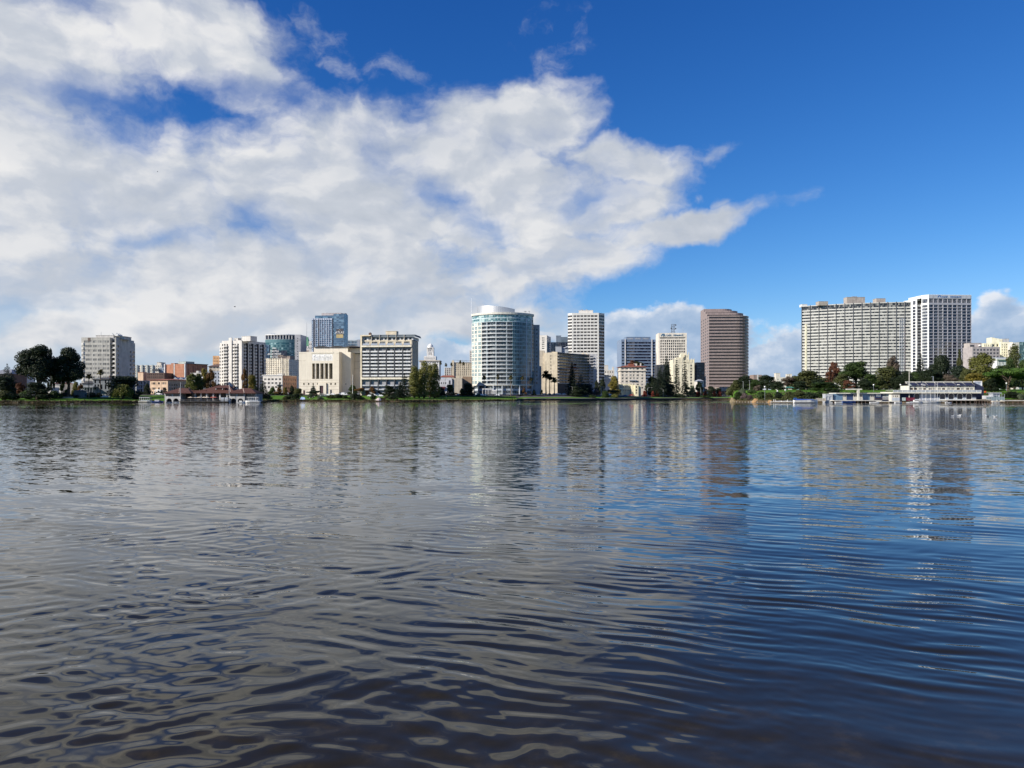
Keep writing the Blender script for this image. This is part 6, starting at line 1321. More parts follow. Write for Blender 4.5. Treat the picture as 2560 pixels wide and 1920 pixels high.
    m = MB(); a, c, t = x(2449), x(2470), .45; zt2 = z(952); m.box(a, a + t, 5, 5.5, z(985), zt2 - t); m.box(c - t, c, 5, 5.5, z(985), zt2 - t); m.box(a, c, 5, 5.5, zt2 - t, zt2); s = m.build('screen_frame', WTRIM, b.root); m = MB(); m.box(a + t, c - t, 5.2, 5.3, z(985), zt2 - t); m.build('screen_panel', M('screen_grey', (.50, .55, .62)), s)
    boxpart(b, 'orange_box', M('signal_orange', (.6, .08, .03)), x(2464), x(2467), .4, 1.2, z(981.5), z(977.5))
    for v, yv in ((960, 338), (1015, 360), (1960, 350)): m = MB(); m.box(X(v - 28), X(v + 26), .2, .7, Zy(yv + 9), Zy(yv - 9)); m.tube((X(v), .7, Zy(yv)), (X(v), 1.6, Zy(yv)), .05); m.build('flood_lamp', WTRIM, b.root)
    b.finish()
    b = B('boat_shed', 'long low blue boat shed with pale double doors left of the boathouse', 2103, 2227.5, 405, 'l', 0, 1.2); z, x = b.z, b.x; X = lambda v: x(2040 + v / 9.217); Zy = lambda v: z(930 + v / 9.217)
    sb = M('shed_blue', (.11, .19, .28), .7); nb = M('shed_navy', (.03, .055, .13), .7); zt = Zy(500)
    b.part('wall', sb).box(X(400), X(612), 0, 8, 0, zt); b.part('wall', nb).box(X(612), b.W, .4, 8, 0, zt)
    for a, e in ((712, 858), (1085, 1245)): boxpart(b, 'blue_panel', sb if a > 1000 else nb, X(a), X(e), .3, .395, 0, zt)
    for a, e in ((620, 705), (862, 950), (1000, 1080), (1248, 1346)):
        m = MB(); m.box(X(a), X(e), .1, .295, 0, Zy(520)); d = m.build('double_door', M('door_cream', (.48, .46, .40)), b.root)
        for f1 in (.18, .58): m = MB(); q = lerp(X(a), X(e), f1); m.box(q, q + (X(e) - X(a)) * .24, .07, .098, Zy(572), Zy(535)); m.build('door_window', GD, d)
    boxpart(b, 'white_board', WTRIM, X(1382), X(1500), .1, .3, Zy(562), Zy(512)); boxpart(b, 'roof', cr, X(445), b.W, -1, 8.2, zt, Zy(480)); boxpart(b, 'glazing', GT, X(1545), X(1725), .2, .39, Zy(570), Zy(512))
    for k in range(8): boxpart(b, 'glazing_post', WTRIM, X(1545 + 25 * k), X(1550 + 25 * k), .05, .19, Zy(640), Zy(512))
    boxpart(b, 'glazing_rail', WTRIM, X(1545), X(1725), .02, .045, Zy(578), Zy(570)); b.finish()
    b = B('kiosk', 'pale grey kiosk with panelled walls at the left end of the blue shed', 2064, 2082, 404, 'l', 0, 1.2, D=4); z = b.z; b.block(M('kiosk_grey', (.38, .40, .42)), 0, b.W, 0, 4, 0, z(985.5), [(.5, 2.2, [(.4, 1.6), (2.0, 3.2)])], glass=M('kiosk_panel', (.45, .48, .52))); boxpart(b, 'roof', WTRIM, -.15, b.W + .15, -.15, 4.15, z(985.5), z(984.8)); b.finish()
    b = B('kiosk', 'cream booth with three small dark windows below the boathouse balcony', 2229, 2249.5, 398, 'l', 0, 1.2, D=3); z = b.z; b.block(M('booth_cream', (.60, .57, .49)), 0, b.W, 0, 3, 0, z(986.5), [(z(992), z(989), [(.8, 1.5), (1.8, 2.5), (2.8, 3.5)])], glass=GD); boxpart(b, 'lower_panel', lg, .1, b.W - .1, -.04, -.004, .1, z(994.5)); b.finish()
    o = thing('hoist_crane', 'cream T shaped boat hoist rising above the low blue shed', 'crane', (wx(2145.5, 402.5), 402.5, .3)); z = lambda v: wz(v, 402.5) - .3; q = lambda p: wx(p, 402.5) - wx(2145.5, 402.5)
    m = MB(); m.box(-.45, .45, -.4, .4, 0, z(983)); m.box(-.6, .6, -.45, .45, z(983), z(974.5)); m.build('post', cr, o); m = MB(); m.box(q(2115), q(2155), -.3, .3, z(974.5), z(971.8)); m.build('boom', cr, o)
    for p in (2132, 2147): m = MB(); m.box(q(p) - .2, q(p) + .2, -.2, .2, z(971.8), z(969)); m.build('winch', DARKP, o)
    for px, yt, lab, y0, zz in ((2273, 918.5, 'tall cream flagpole at the left gable of the boathouse', 403, 1.2), (2333, 941, 'slim grey lamp mast rising behind the boathouse roof', 418, 2)):
        o = thing('mast', lab, 'mast', (wx(px, y0), y0, zz)); m = MB(); m.tube((0, 0, 0), (0, 0, wz(yt, y0) - zz), .2, .13, 8); m.build('pole', cr if px < 2300 else STEEL, o); m = MB(); m.box(-.9, .2, -.15, .15, wz(yt, y0) - zz - .2, wz(yt, y0) - zz); m.build('arm', cr if px < 2300 else STEEL, o)
    # docks
    dw = M('dock_white', (.55, .53, .47), .8); dp = M('dock_tan', (.50, .44, .34), .85)
    def dock(label, p0, p1, Y, d, yt, mt, posts=6):
        o = thing('dock', label, 'dock', (wx(p0, Y), Y, 0)); L = wx(p1, Y) - wx(p0, Y); zt = wz(yt, Y); m = MB(); m.box(0, L, 0, d, zt - .35, zt); m.build('deck', mt, o); m = MB()
        for k in range(posts + 1): m.tube((lerp(.2, L - .2, k / posts), .3, -1.5), (lerp(.2, L - .2, k / posts), .3, zt - .35), .13)
        m.build('piles', BROWN, o)
    dock('long white quay under the blue boat shed', 2085, 2205, 399, 9, 1000.5, dw, 12); dock('white landing stage before the boathouse arches', 2369, 2450, 397, 8, 999.5, dw, 7); dock('cream floating pontoon right of the blue shed doors', 2203, 2245, 394, 6, 1003, dw, 4)
    dock('tan wooden jetty at the right of the boathouse', 2441, 2478, 396, 8, 999, dp, 5); dock('cream ramp with slatted side near the fence at right', 2484, 2512, 394, 3, 1003, dp, 3); dock('long pale quay running off the right picture edge', 2506, 2600, 396, 5, 1000.6, dw, 7); dock('white floating dock below the sandy cliff', 1929, 1986, 404, 2.5, 1003.8, dw, 5); dock('white pontoon before the boathouse with small boats', 2290, 2369, 396, 5, 1003, dw, 6)
    o = thing('fence', 'grey wooden ramp fence left of the pale kiosk', 'fence', (wx(2040, 403), 403, 1.0)); L = wx(2064, 403) - wx(2040, 403); m = MB(); m.box(0, L, 0, .1, 0, 1.5); m.build('panel', TAN, o)
    for k in range(5): m = MB(); m.box(L * k / 4 - .08, L * k / 4 + .08, -.12, -.01, 0, 1.75); m.build('post', TAN, o)
    o = thing('fence', 'glassy grey green fence panels at the right of the boathouse', 'fence', (wx(2466, 398), 398, 1.4)); L = wx(2511, 398) - wx(2466, 398); m = MB(); m.box(0, L, 0, .05, .1, 1.9); m.build('panel', M('fence_glass', (.20, .26, .27), .2), o)
    for k in range(8): m = MB(); m.box(L * k / 7 - .07, L * k / 7 + .07, -.07, .1, 0, 2.2 if k < 4 else 3.4); m.build('post', STEEL, o)
    b = B('kiosk', 'grey flat roofed ticket hut behind the glassy fence', 2482, 2500, 402, 'l', 0, 1.5, D=4); z = b.z; b.block(SHADEGREY, 0, b.W, 0, 4, 0, z(984), [(.9, 2.4, [(.5, 3.0)])], glass=GT); boxpart(b, 'roof', GREYP, -.4, b.W + .5, -.6, 4.5, z(984), z(981.5)); boxpart(b, 'board', WTRIM, -5.2, -.5, .5, .7, .6, 2.4); b.finish()
boathouse()
bl = [('white sailing dinghy with bare mast, left of the mast group', 2303, 394, 4.2, HW, 9.6), ('white keelboat with tall bare mast in the middle of the mast group', 2312, 393.2, 6.0, HW, 8.0), ('small white sailboat close before the pale boarded arches', 2324, 394.5, 4.6, HW, 8.2), ('white sailboat with tallest bare mast before the boathouse', 2335, 393.5, 5.2, HW, 11.2), ('cream sailboat with bare mast, right of the mast group', 2342, 394.2, 5.0, M('hull_cream', (1, 1, 1)), 10.8)]
for k, (lab, px, Y, L, hm, ms) in enumerate(bl): boat('sailboat', lab, px, Y, L, .15 * (k - 2), hm, 'open', 'sailboats at the boathouse pontoon', mast=ms)
for lab, px, Y, L, hm, kd in (('white motor boat with cabin before the first boathouse arch', 2291, 392.5, 5.5, HW, 'cabin'), ('low wooden rowing boat beside the cream booth', 2256, 392, 4.0, HT, 'open'), ('white rowing boat left of the wine red crates', 2246, 391.5, 3.8, HW, 'open'), ('small white dinghy below the dark gap beside the booth', 2270, 391.8, 3.4, HW, 'open'), ('white dinghy at the foot of the landing stage', 2371, 391.5, 3.2, HW, 'open'), ('white skiff under the blue shed doors', 2100, 395.5, 5.0, HW, 'open'), ('white skiff between the hoist post and the cream pontoon', 2186, 395.5, 4.6, HW, 'open'), ('navy rowing shell lying along the blue shed quay', 2122, 395.2, 7.0, HB, 'open')): boat('rowing_boat' if kd == 'open' else 'motor_boat', lab, px, Y, L, random.uniform(-.2, .2), hm, kd)
boat('covered_boat', 'large boat under dark blue tarpaulin left of the boat sheds', 2014, 401, 12.5, 0, HW, 'cover', Wd=3)
for k, px in enumerate((1946, 1960, 1974)): boat('kayak', 'white pedal boat on the floating dock below the cliff, %s from the left' % ('first', 'second', 'third')[k], px, 405.2, 3.0, .2, HW, 'open', 'pedal boats on the floating dock', 1.3, z=.62)
o = thing('slide', 'bright blue curved frame standing on the dock beside the covered boat', 'frame', (wx(1988, 403.5), 403.5, .6)); m = MB(); P = [(-.9, 0, 0), (-.9, 0, 1.4), (-.5, 0, 2.0), (.5, 0, 2.0), (.9, 0, 1.4), (.9, 0, 0)]; m.path(P, [.14] * 6); m.build('hoop', M('bright_blue', (.05, .20, .55), .4), o)
for px in (1934, 1938, 1969): o = thing('bollard', 'white mooring post on the floating dock, %s' % {1934: 'leftmost of the pair at its left end', 1938: 'second of the pair at its left end', 1969: 'single one near its middle'}[px], 'post', (wx(px, 404.6), 404.6, .6)); m = MB(); m.tube((0, 0, 0), (0, 0, 1.1), .14); m.build('post', WTRIM, o); m = MB(); m.lathe([(.16, 0), (.2, .1), (.05, .2)], 8); q = m.build('cap', WTRIM, o); q.location.z = 1.08
for px, lab, mt in ((2269, 'wine red crate standing before the dark gap of the boathouse', M('wine_red', (.16, .02, .04))), (2279, 'wine red covered trailer left of the first boathouse arch', M('wine_red', (1, 1, 1))), (2259, 'pale green grey bin beside the cream booth', M('bin_grey', (.42, .50, .47)))):
    w = 1.5 if px != 2279 else 2.6; o = thing('crate', lab, 'crate', (wx(px, 399), 399, 1.3)); m = MB(); m.box(-w / 2, w / 2, -.6, .6, 0, 1.5); m.build('body', mt, o); m = MB(); m.box(-w / 2 - .05, w / 2 + .05, -.65, .65, 1.5, 1.62); m.build('lid', mt, o)
o = thing('parked_trailer', 'dark covered trailer before the last shed door', 'trailer', (wx(2198, 403), 403, 1.3)); m = MB(); m.prism([(-1.9, 0), (1.9, 0), (1.9, 1.2), (-1.9, 1.2)], .5, 1.4); m.build('body', M('trailer_plum', (.03, .02, .035)), o)
for s in (-1, 1): m = MB(); m.lathe([(.3, 0), (.3, .2)], 10); q = m.build('wheel', DARKP, o); q.location = (s * 1.1, -.02, .3); q.rotation_euler.x = pi / 2

# ---- cars and lamps along the street
def car_proto(col, label, van=False):
    o = thing('parked_car', label, 'car'); m = MB(); H = 1.0 if not van else 1.25
    side = [(-2.1, .35), (2.1, .35), (2.15, .75), (1.2, .92), (.6, 1.42), (-1.1, 1.46), (-1.8, .98), (-2.15, .9)] if not van else [(-2.3, .4), (2.3, .4), (2.35, 1.0), (1.8, 1.2), (1.4, 2.1), (-2.25, 2.15)]
    for y0, y1, inset in ((-.85, .85, 0),):
        n = len(side); L = [(x, y0 + (.14 if z > 1.1 else 0), z) for x, z in side]; R = [(x, y1 - (.14 if z > 1.1 else 0), z) for x, z in side]
        for k in range(n): j = (k + 1) % n; m.quad(L[k], L[j], R[j], R[k])
        m.poly(L); m.poly(R[::-1])
    m.build('body', col, o); m = MB()
    if not van:
        for s in (-1, 1): m.quad((1.0, s * .80, .98), (.52, s * .735, 1.36), (-1.05, s * .735, 1.38), (-1.55, s * .82, .98))
        m.quad((1.17, -.7, .96), (1.17, .7, .96), (.64, .6, 1.40), (.64, -.6, 1.40)); m.quad((-1.14, -.6, 1.44), (-1.14, .6, 1.44), (-1.78, .7, 1.02), (-1.78, -.7, 1.02))
    else:
        for s in (-1, 1): m.quad((1.6, s * .865, 1.25), (1.3, s * .78, 1.95), (.3, s * .78, 1.98), (.3, s * .865, 1.25))
    m.build('window', GD, o)
    for x in (-1.3, 1.3):
        for s in (-1, 1): m = MB(); m.lathe([(.33, -.1), (.33, .1)], 10); q = m.build('wheel', M('tyre', (.02, .02, .02), .9), o); q.location = (x, s * .8, .33); q.rotation_euler.x = pi / 2
    return o
CC = dict(white=M('car_white', (.78, .78, .78), .25, .02, .3, .01), silver=M('car_silver', (.45, .46, .48), .25, .02, .3, .01, .5), dark=M('car_dark', (.03, .03, .035), .25, .02, .3, .01), blue=M('car_blue', (.05, .10, .25), .25, .02, .3, .01), red=M('car_red', (.35, .04, .03), .25, .02, .3, .01), cream=M('car_cream', (.66, .60, .46), .3, .02, .3, .01))
CP = {}; ORD = ['first', 'second', 'third', 'fourth', 'fifth', 'sixth', 'seventh', 'eighth', 'ninth', 'tenth', 'eleventh', 'twelfth']
ZONES = [(0, 345, 'below the grey concrete tower'), (345, 480, 'before the peach villa'), (640, 745, 'before the white four storey block'), (745, 880, 'before the cream temple'), (880, 1045, 'before the cream balcony block'), (1045, 1178, 'before the low building with maroon awning'), (1178, 1340, 'at the foot of the round glass tower'), (1340, 1500, 'below the curved dark flats'), (1500, 1620, 'before the yellow flats'), (1620, 1850, 'below the tall pines and the brown tower')]
CARS = [(163, 'silver', 62), (262, 'white', 38), (284, 'silver', 72), (292, 'dark', 74), (420, 'white', 66), (398, 'white', 66), (410, 'dark', 78), (679, 'white', 73), (689, 'white', 73), (699, 'cream', 73), (709, 'white', 73), (719, 'silver', 78), (779, 'white', 42), (822, 'white', 60), (833, 'white', 66), (845, 'white', 62), (851, 'silver', 70), (893, 'silver', 66), (925, 'white', 50), (936, 'white', 56), (944, 'silver', 62), (951, 'white', 50), (958, 'dark', 60), (1089, 'cream', 66), (1139, 'red', 74), (1149, 'white', 66), (1163, 'silver', 74), (1171, 'white', 70), (1183, 'white', 62), (1193, 'white', 70), (1203, 'white', 62), (1213, 'silver', 66), (1243, 'white', 74), (1278, 'dark', 70), (1303, 'white', 66), (1316, 'white', 70), (1345, 'silver', 76), (1361, 'white', 70), (1373, 'white', 72), (1386, 'white', 66), (1393, 'white', 74), (1399, 'white', 64), (1409, 'white', 72), (1445, 'white', 60), (1457, 'white', 66), (1476, 'white', 56), (1523, 'white', 56), (1562, 'blue', 30), (1578, 'red', 46), (1590, 'dark', 46), (1609, 'white', 40), (1621, 'white', 44), (1645, 'white', 44), (1661, 'white', 40), (1694, 'white', 40), (1703, 'silver', 44), (1722, 'white', 44), (1777, 'white', 40), (1801, 'white', 40), (1812, 'dark', 46)]
cnt = {}
for px, c, d in CARS:
    zn = next(q[2] for q in ZONES if q[0] <= px < q[1]); k = cnt.get((zn, c), 0); cnt[(zn, c)] = k + 1
tot = dict(cnt); cnt = {}
for px, c, d in CARS:
    zn = next(q[2] for q in ZONES if q[0] <= px < q[1]); k = cnt.get((zn, c), 0); cnt[(zn, c)] = k + 1
    lab = '%s car parked %s' % (c, zn) if tot[(zn, c)] == 1 else '%s car parked %s, %s from left' % (c, zn, ORD[k])
    if 1178 < px < 1350: d = min(d, 59)
    Y = shore(px) + d; loc = (wx(px, Y), Y, gz(px, Y) + .12); rz = random.choice((0, pi)) + random.uniform(-.15, .15)
    if c not in CP: CP[c] = car_proto(CC[c], lab); CP[c].location = loc; CP[c].rotation_euler.z = rz; CP[c]['group'] = 'cars parked along the lakeside street'
    else: clone(CP[c], loc, rz, lab)
px = 861; Y = shore(px) + 66; o = car_proto(CC['white'], 'white delivery van parked at the right corner of the temple', True); o.name = 'delivery_van'; o['category'] = 'van'; o.location = (wx(px, Y), Y, gz(px, Y) + .1)
def lamp(label, px, ytop, Y, arm=1, first=[None]):
    zb = gz(px, Y); h = wz(ytop, Y) - zb
    if first[0] is None:
        o = thing('street_lamp', label, 'street lamp', (wx(px, Y), Y, zb), 0, 'street lamps along the lake'); mt = M('lamp_grey', (.42, .43, .42), .6)
        m = MB(); m.path([(0, 0, 0), (0, 0, 6), (0, 0, 9.2)], [.17, .14, .10]); m.build('pole', mt, o); m = MB(); m.path([(0, 0, 9.2), (-.3, 0, 9.8), (-1.0, 0, 10.0), (-2.2, 0, 9.95)], [.10, .09, .08, .08]); m.build('arm', mt, o); m = MB(); m.box(-2.9, -2.1, -.15, .15, 9.82, 9.98); m.build('lamp_head', WTRIM, o); first[0] = o
    else: o = clone(first[0], (wx(px, Y), Y, zb), 0, label)
    o.scale = (arm * 1., 1, h / 10.)
for lab, px, yt, d, arm in (('grey curved lamp at the right foot of the round glass tower', 1341, 959, 60, 1), ('grey lamp left of the bare mauve tree near the redwood', 1431, 966, 40, 1), ('grey lamp right of the bare mauve tree', 1508, 966, 36, 1), ('grey lamp with right pointing arm behind the bare mauve tree', 1503, 968, 48, -1.6), ('grey lamp before the left end of the yellow flats', 1523, 967, 44, 1.2), ('grey lamp between the yellow flats and the pale hotel', 1619, 969, 40, -1.6), ('grey lamp at the left red trees below the pines', 1658, 972, 30, 1), ('grey lamp left of the reddest small tree', 1752, 969, 36, 1), ('grey lamp before the dark round trees under the brown tower', 1791, 967, 36, 1), ('grey lamp where the peninsula begins', 1828.5, 966, 80, .6), ('white street lamp behind the low building with the maroon awning', 1113, 970, 60, .3), ('pale lamp column right of the temple corner', 860.5, 961, 60, .3)):
    lamp(lab, px, yt, shore(px) + d, arm)
o = thing('flagpole', 'tall white flagpole between the temple and the balcony block', 'flagpole', (wx(881.5, 560), 560, gz(881.5, 560))); m = MB(); m.tube((0, 0, 0), (0, 0, wz(937, 560) - gz(881.5, 560)), .2, .12, 8); m.build('pole', WTRIM, o); m = MB(); m.lathe([(.02, 0), (.25, .2), (.02, .42)], 8); q = m.build('finial', STEEL, o); q.location.z = wz(937, 560) - gz(881.5, 560)
for k, (px, yt, lab) in enumerate(((1858, 953, 'dark lamp pole among the peninsula oaks, left of the cliff'), (1874, 951, 'thin tall lamp pole before the dark oak above the cliff'))):
    Y = 500; zb = gz(px, Y); o = thing('lamp_pole', lab, 'lamp pole', (wx(px, Y), Y, zb)); h = wz(yt, Y) - zb; m = MB(); m.tube((0, 0, 0), (0, 0, h), .12, .08); m.build('pole', M('lamp_grey', (1, 1, 1)), o); m = MB(); m.box(-.5, .1, -.1, .1, h - .15, h); m.build('lamp_head', STEEL, o)
gl = M('globe_white', (.8, .8, .78), .4)
GLOBES = [(2184, 962, 'right of the hoist above the shed roof'), (2251, 962, 'first of two left of the boathouse gable'), (2267, 962, 'second of two left of the boathouse gable'), (2283, 962, 'showing against the navy roof end of the boathouse'), (1912, 967, 'under the dark oak left of the picnic lawn'), (1943.5, 977.5, 'on the slope below the picnic lawn'), (1963, 975, 'on the picnic lawn'), (2516, 958, 'under the umbrella shaped tree at right')]
o0 = None
for px, y, w in GLOBES:
    Y = 440; zb = gz(px, Y); h = max(2.5, wz(y, Y) - zb); lab = 'white globe lamp, ' + w
    if o0 is None:
        o0 = thing('globe_lamp', lab, 'lamp', (wx(px, Y), Y, wz(y, Y) - h), 0, 'white globe lamps on the peninsula'); m = MB(); m.tube((0, 0, -4), (0, 0, 3.4), .06); m.build('post', STEEL, o0); m = MB(); m.lathe([(.05, 3.3), (.34, 3.5), (.45, 3.8), (.34, 4.1), (.05, 4.25)], 10); m.build('globe', gl, o0); o0.location.z = wz(y, Y) - 3.8
    else: clone(o0, (wx(px, Y), Y, wz(y, Y) - 3.8), 0, lab)
# ---- trees, left to right; px, top line and span read from the photograph, each standing on the ground at its own distance
def T(cat, kind, px, yt, w, d, leaf, label, group=None, name=None, **kw): return tree(name or cat.replace(' ', '_'), cat, kind, px, yt, w, shore(px) + d, leaf, label, group, **kw)
T('tree', 'euca0', 96, 858, 118, 30, 'dark', 'huge dark eucalyptus, the left and wider of the pair at the left shore', rz=1.0)
T('tree', 'euca1', 172, 867, 92, 36, 'dark', 'huge dark eucalyptus, the right of the pair, before the grey concrete tower', rz=2.2)
T('tree', 'round1', 92, 955, 74, 20, 'dark', 'low dark spreading tree under the left eucalyptus with thick leaning stem', name='tree')
T('tree', 'open2', 128, 868, 26, 44, 'dark', 'thin dark tree top between the two eucalyptus heads')
T('conifer', 'cedar', 18, 909, 44, 72, 'pine', 'dark conifer with layered limbs, second from the left picture edge')
T('conifer', 'cedar', -8, 916, 40, 60, 'dark', 'dark conifer cut by the left picture edge')
T('tree', 'round3', 10, 932, 62, 56, 'dark', 'dark broad tree under the conifers at the left edge'); T('shrub', 'round2', 8, 948, 46, 40, 'dark', 'dark bushy tree low at the left picture edge'); T('shrub', 'open1', 52, 955, 34, 34, 'rust', 'rusty brown small tree under the left eucalyptus')
T('shrub', 'shrub0', 12, 975, 44, 14, 'olive', 'olive shrub nearest the water at the left edge'); T('shrub', 'shrub1', 36, 985, 34, 20, 'dark', 'dark clipped hedge under the rusty small tree')
T('shrub', 'shrub0', 66, 974, 30, 26, 'green', 'green shrub right of the rusty small tree'); T('shrub', 'shrub1', 104, 977, 34, 30, 'olive', 'olive shrub before the white garage house'); T('shrub', 'shrub0', 134, 976, 36, 32, 'green', 'mid green shrub at the foot of the right eucalyptus'); T('shrub', 'shrub1', 162, 980, 40, 40, 'dark', 'dark hedge right of the eucalyptus trunk'); T('shrub', 'shrub0', 194, 981, 38, 44, 'dark', 'dark hedge before the low grey shed'); T('shrub', 'shrub1', 228, 980, 34, 46, 'dark', 'dark hedge between the two left palms'); T('shrub', 'shrub0', 248, 982, 20, 46, 'olive', 'small olive bush at the taller palm')
T('tree', 'open0', 158, 950, 22, 46, 'green', 'slim green tree right beside the eucalyptus trunk'); T('tree', 'round0', 190, 952, 22, 52, 'lime', 'yellow green small tree left of the old grey house'); T('tree', 'open1', 201, 957, 20, 50, 'autumn', 'small orange tree at the left corner of the old grey house')
T('palm', 'palm', 222.5, 934, 22, 28, 'palm', 'shorter fan palm before the old grey house'); T('palm', 'palm_b', 251, 923, 24, 42, 'palm', 'taller fan palm before the old grey house')
T('tree', 'round3', 309, 932, 78, 42, 'dark', 'big dark round oak below the grey concrete tower'); T('willow', 'willow', 307, 959, 52, 22, 'lime', 'yellow green weeping willow before the big dark oak')
T('shrub', 'shrub1', 338, 984, 22, 18, 'dark', 'dark low bush right of the willow'); T('tree', 'round2', 368, 957, 18, 70, 'dark', 'small dark tree before the white porch building'); T('shrub', 'shrub0', 352, 978, 22, 76, 'dark', 'low dark hedge before the white porch building'); T('shrub', 'shrub1', 400, 979, 36, 78, 'green', 'low green hedge before the peach villa'); T('shrub', 'open1', 412, 968, 14, 74, 'twig', 'thin bare bush at the villa doorway')
T('tree', 'round0', 478, 931, 36, 60, 'lime', 'yellow olive street tree, left of the autumn group behind the restaurant'); T('tree', 'round1', 497, 933, 30, 64, 'olive', 'olive street tree in the middle of the autumn group'); T('tree', 'open0', 511, 918, 34, 70, 'yellow', 'tall thin yellow brown tree of the autumn group'); T('tree', 'open1', 526, 921, 34, 66, 'autumn', 'tall rusty orange tree, right of the autumn group')
T('tree', 'open2', 612, 920, 22, 74, 'autumn', 'slim orange brown tree before the dark striped side of the balcony tower'); T('tree', 'round3', 631, 930, 26, 78, 'yellow', 'dull yellow tree at the right base of the balcony tower'); T('shrub', 'round2', 577, 966, 30, 70, 'green', 'green bush row behind the restaurant roof'); T('tree', 'round1', 545, 960, 22, 68, 'olive', 'low olive tree behind the restaurant ridge')
T('conifer', 'fir', 658, 952, 32, 28, 'pine', 'dark pointed conifer right of the restaurant'); T('tree', 'round2', 640, 965, 20, 44, 'dark', 'dark small tree behind the restaurant right wing'); T('shrub', 'shrub0', 668, 984, 26, 20, 'dark', 'dark bush at the foot of the pointed conifer')
T('shrub', 'round0', 681, 967, 22, 70, 'bright', 'bright green small tree before the white four storey block'); T('tree', 'fir', 699, 957, 18, 72, 'dark', 'dark slim tree before the white block corner'); T('tree', 'open0', 696, 967, 18, 66, 'autumn', 'small rusty tree under the dark slim one'); T('tree', 'round1', 713, 968, 14, 70, 'yellow', 'small yellow green tree before the brown brick side'); T('tree', 'round2', 730, 963, 16, 74, 'dark', 'dark small tree before the brown brick side'); T('tree', 'round3', 745, 968, 26, 62, 'olive', 'olive tree at the left corner of the temple')
T('shrub', 'round1', 741, 984, 28, 8, 'dark', 'dark lakeside bush left of the blue tarpaulin'); T('shrub', 'shrub0', 727, 985, 24, 14, 'green', 'green lakeside bush left of the dark one'); T('shrub', 'shrub1', 715, 989, 20, 10, 'olive', 'olive low lakeside bush on the lawn edge')
T('cypress', 'topiary', 783, 964, 21, 58, 'pine', 'dark cone shaped clipped cypress before the temple'); T('shrub', 'umbrella', 786, 976, 36, 50, 'dark', 'low dark spreading pine around the clipped cypress'); T('shrub', 'shrub0', 776, 984, 16, 34, 'pale', 'pale green low bush left of the clipped cypress')
for k, (px, yt, w, lf, lab) in enumerate(((828, 986, 26, 'olive', 'olive bush on the lawn below the temple door'), (845, 984, 26, 'dark', 'dark bush on the lawn right of the temple door'), (862, 988, 18, 'green', 'small green bush below the white van'), (800, 991, 22, 'pale', 'pale shrub at the water below the temple'), (887, 982, 36, 'dark', 'large dark lakeside bush left of the balcony block'), (905, 992, 22, 'green', 'low green lakeside bush before the balcony block'), (933, 984, 16, 'dark', 'dark upright lakeside bush before the balcony block'), (968, 986, 18, 'olive', 'olive bush at the left foot of the cedar'), (982, 988, 26, 'dark', 'dark bush at the water left of the poplars'), (952, 994, 26, 'twig', 'dry brown bush at the water before the balcony block'))): T('shrub', 'shrub%d' % (k % 2), px, yt, w, 12 if k in (3, 4, 5, 6, 8, 9) else 26, lf, lab)
T('tree', 'round2', 882, 961, 26, 72, 'green', 'green tree between the temple and the balcony block'); T('tree', 'umbrella', 900, 969, 28, 60, 'autumn', 'orange flat topped tree at the left foot of the balcony block'); T('tree', 'open1', 931, 966, 22, 62, 'autumn', 'orange brown street tree before the balcony block'); T('tree', 'round3', 918, 975, 12, 60, 'rust', 'small rusty tree between the two orange ones'); T('tree', 'round1', 972, 963, 36, 58, 'dark', 'dark broad tree before the right half of the balcony block'); T('tree', 'round0', 950, 970, 20, 66, 'dark', 'dark small tree at the middle of the balcony block')
T('cedar', 'cedar', 1011, 936, 44, 40, 'pine', 'dark layered cedar left of the poplars'); T('conifer', 'fir', 1000, 955, 30, 30, 'pine', 'dark lower conifer in front of the cedar')
for k, (px, yt, w, lab) in enumerate(((1036, 913, 25, 'leftmost and shortest columnar poplar of the group by the balcony block'), (1048, 922, 20, 'slim columnar poplar, second of the group'), (1061, 901, 25, 'tallest columnar poplar in the middle of the group'), (1075, 908, 20, 'columnar poplar right of the tallest one'), (1087, 906, 24, 'rightmost columnar poplar before the city hall'))): T('poplar', 'poplar%d' % (k % 3), px, yt, w, 30 + 5 * (k % 2), 'poplar', lab, 'columnar poplars on the lawn')
for px, yt, lab in ((1101, 902, 'tall thin palm right of the city hall'), (1115, 907, 'tall thin palm left of the cream hotel'), (1128.5, 906, 'tall thin palm at the left corner of the cream hotel'), (1150.5, 900, 'tall thin palm before the middle of the cream hotel'), (1159, 903, 'tall thin palm at the right part of the cream hotel')): tree('palm', 'palm', 'skypalm', px, yt, 9, 690, 'palm', lab, 'tall thin palms before the cream hotel')
T('tree', 'round0', 1104, 967, 22, 60, 'dark', 'dark small tree right of the poplars'); T('tree', 'round3', 1126, 957, 24, 60, 'olive', 'olive tree before the low pale building'); T('tree', 'round1', 1170, 957, 36, 58, 'dark', 'dark round tree left of the round glass tower'); T('shrub', 'round2', 1155, 970, 16, 62, 'green', 'green small tree left of the dark round one'); T('shrub', 'shrub1', 1090, 983, 20, 40, 'dark', 'dark shrub at the poplar feet')
for k, (px, yt, w, lab) in enumerate(((1210.5, 938, 13, 'first fan palm from the left before the round glass tower'), (1244, 936, 13, 'second fan palm from the left before the round glass tower'), (1277, 938, 15, 'third and fullest fan palm before the round glass tower'), (1305.5, 939, 14, 'fourth fan palm from the left before the round glass tower'), (1328.5, 943, 12, 'rightmost fan palm before the round glass tower'))): T('palm', ('palm', 'palm_b')[k % 2], px, yt, w, 50, 'palm', lab, 'fan palms before the round glass tower')
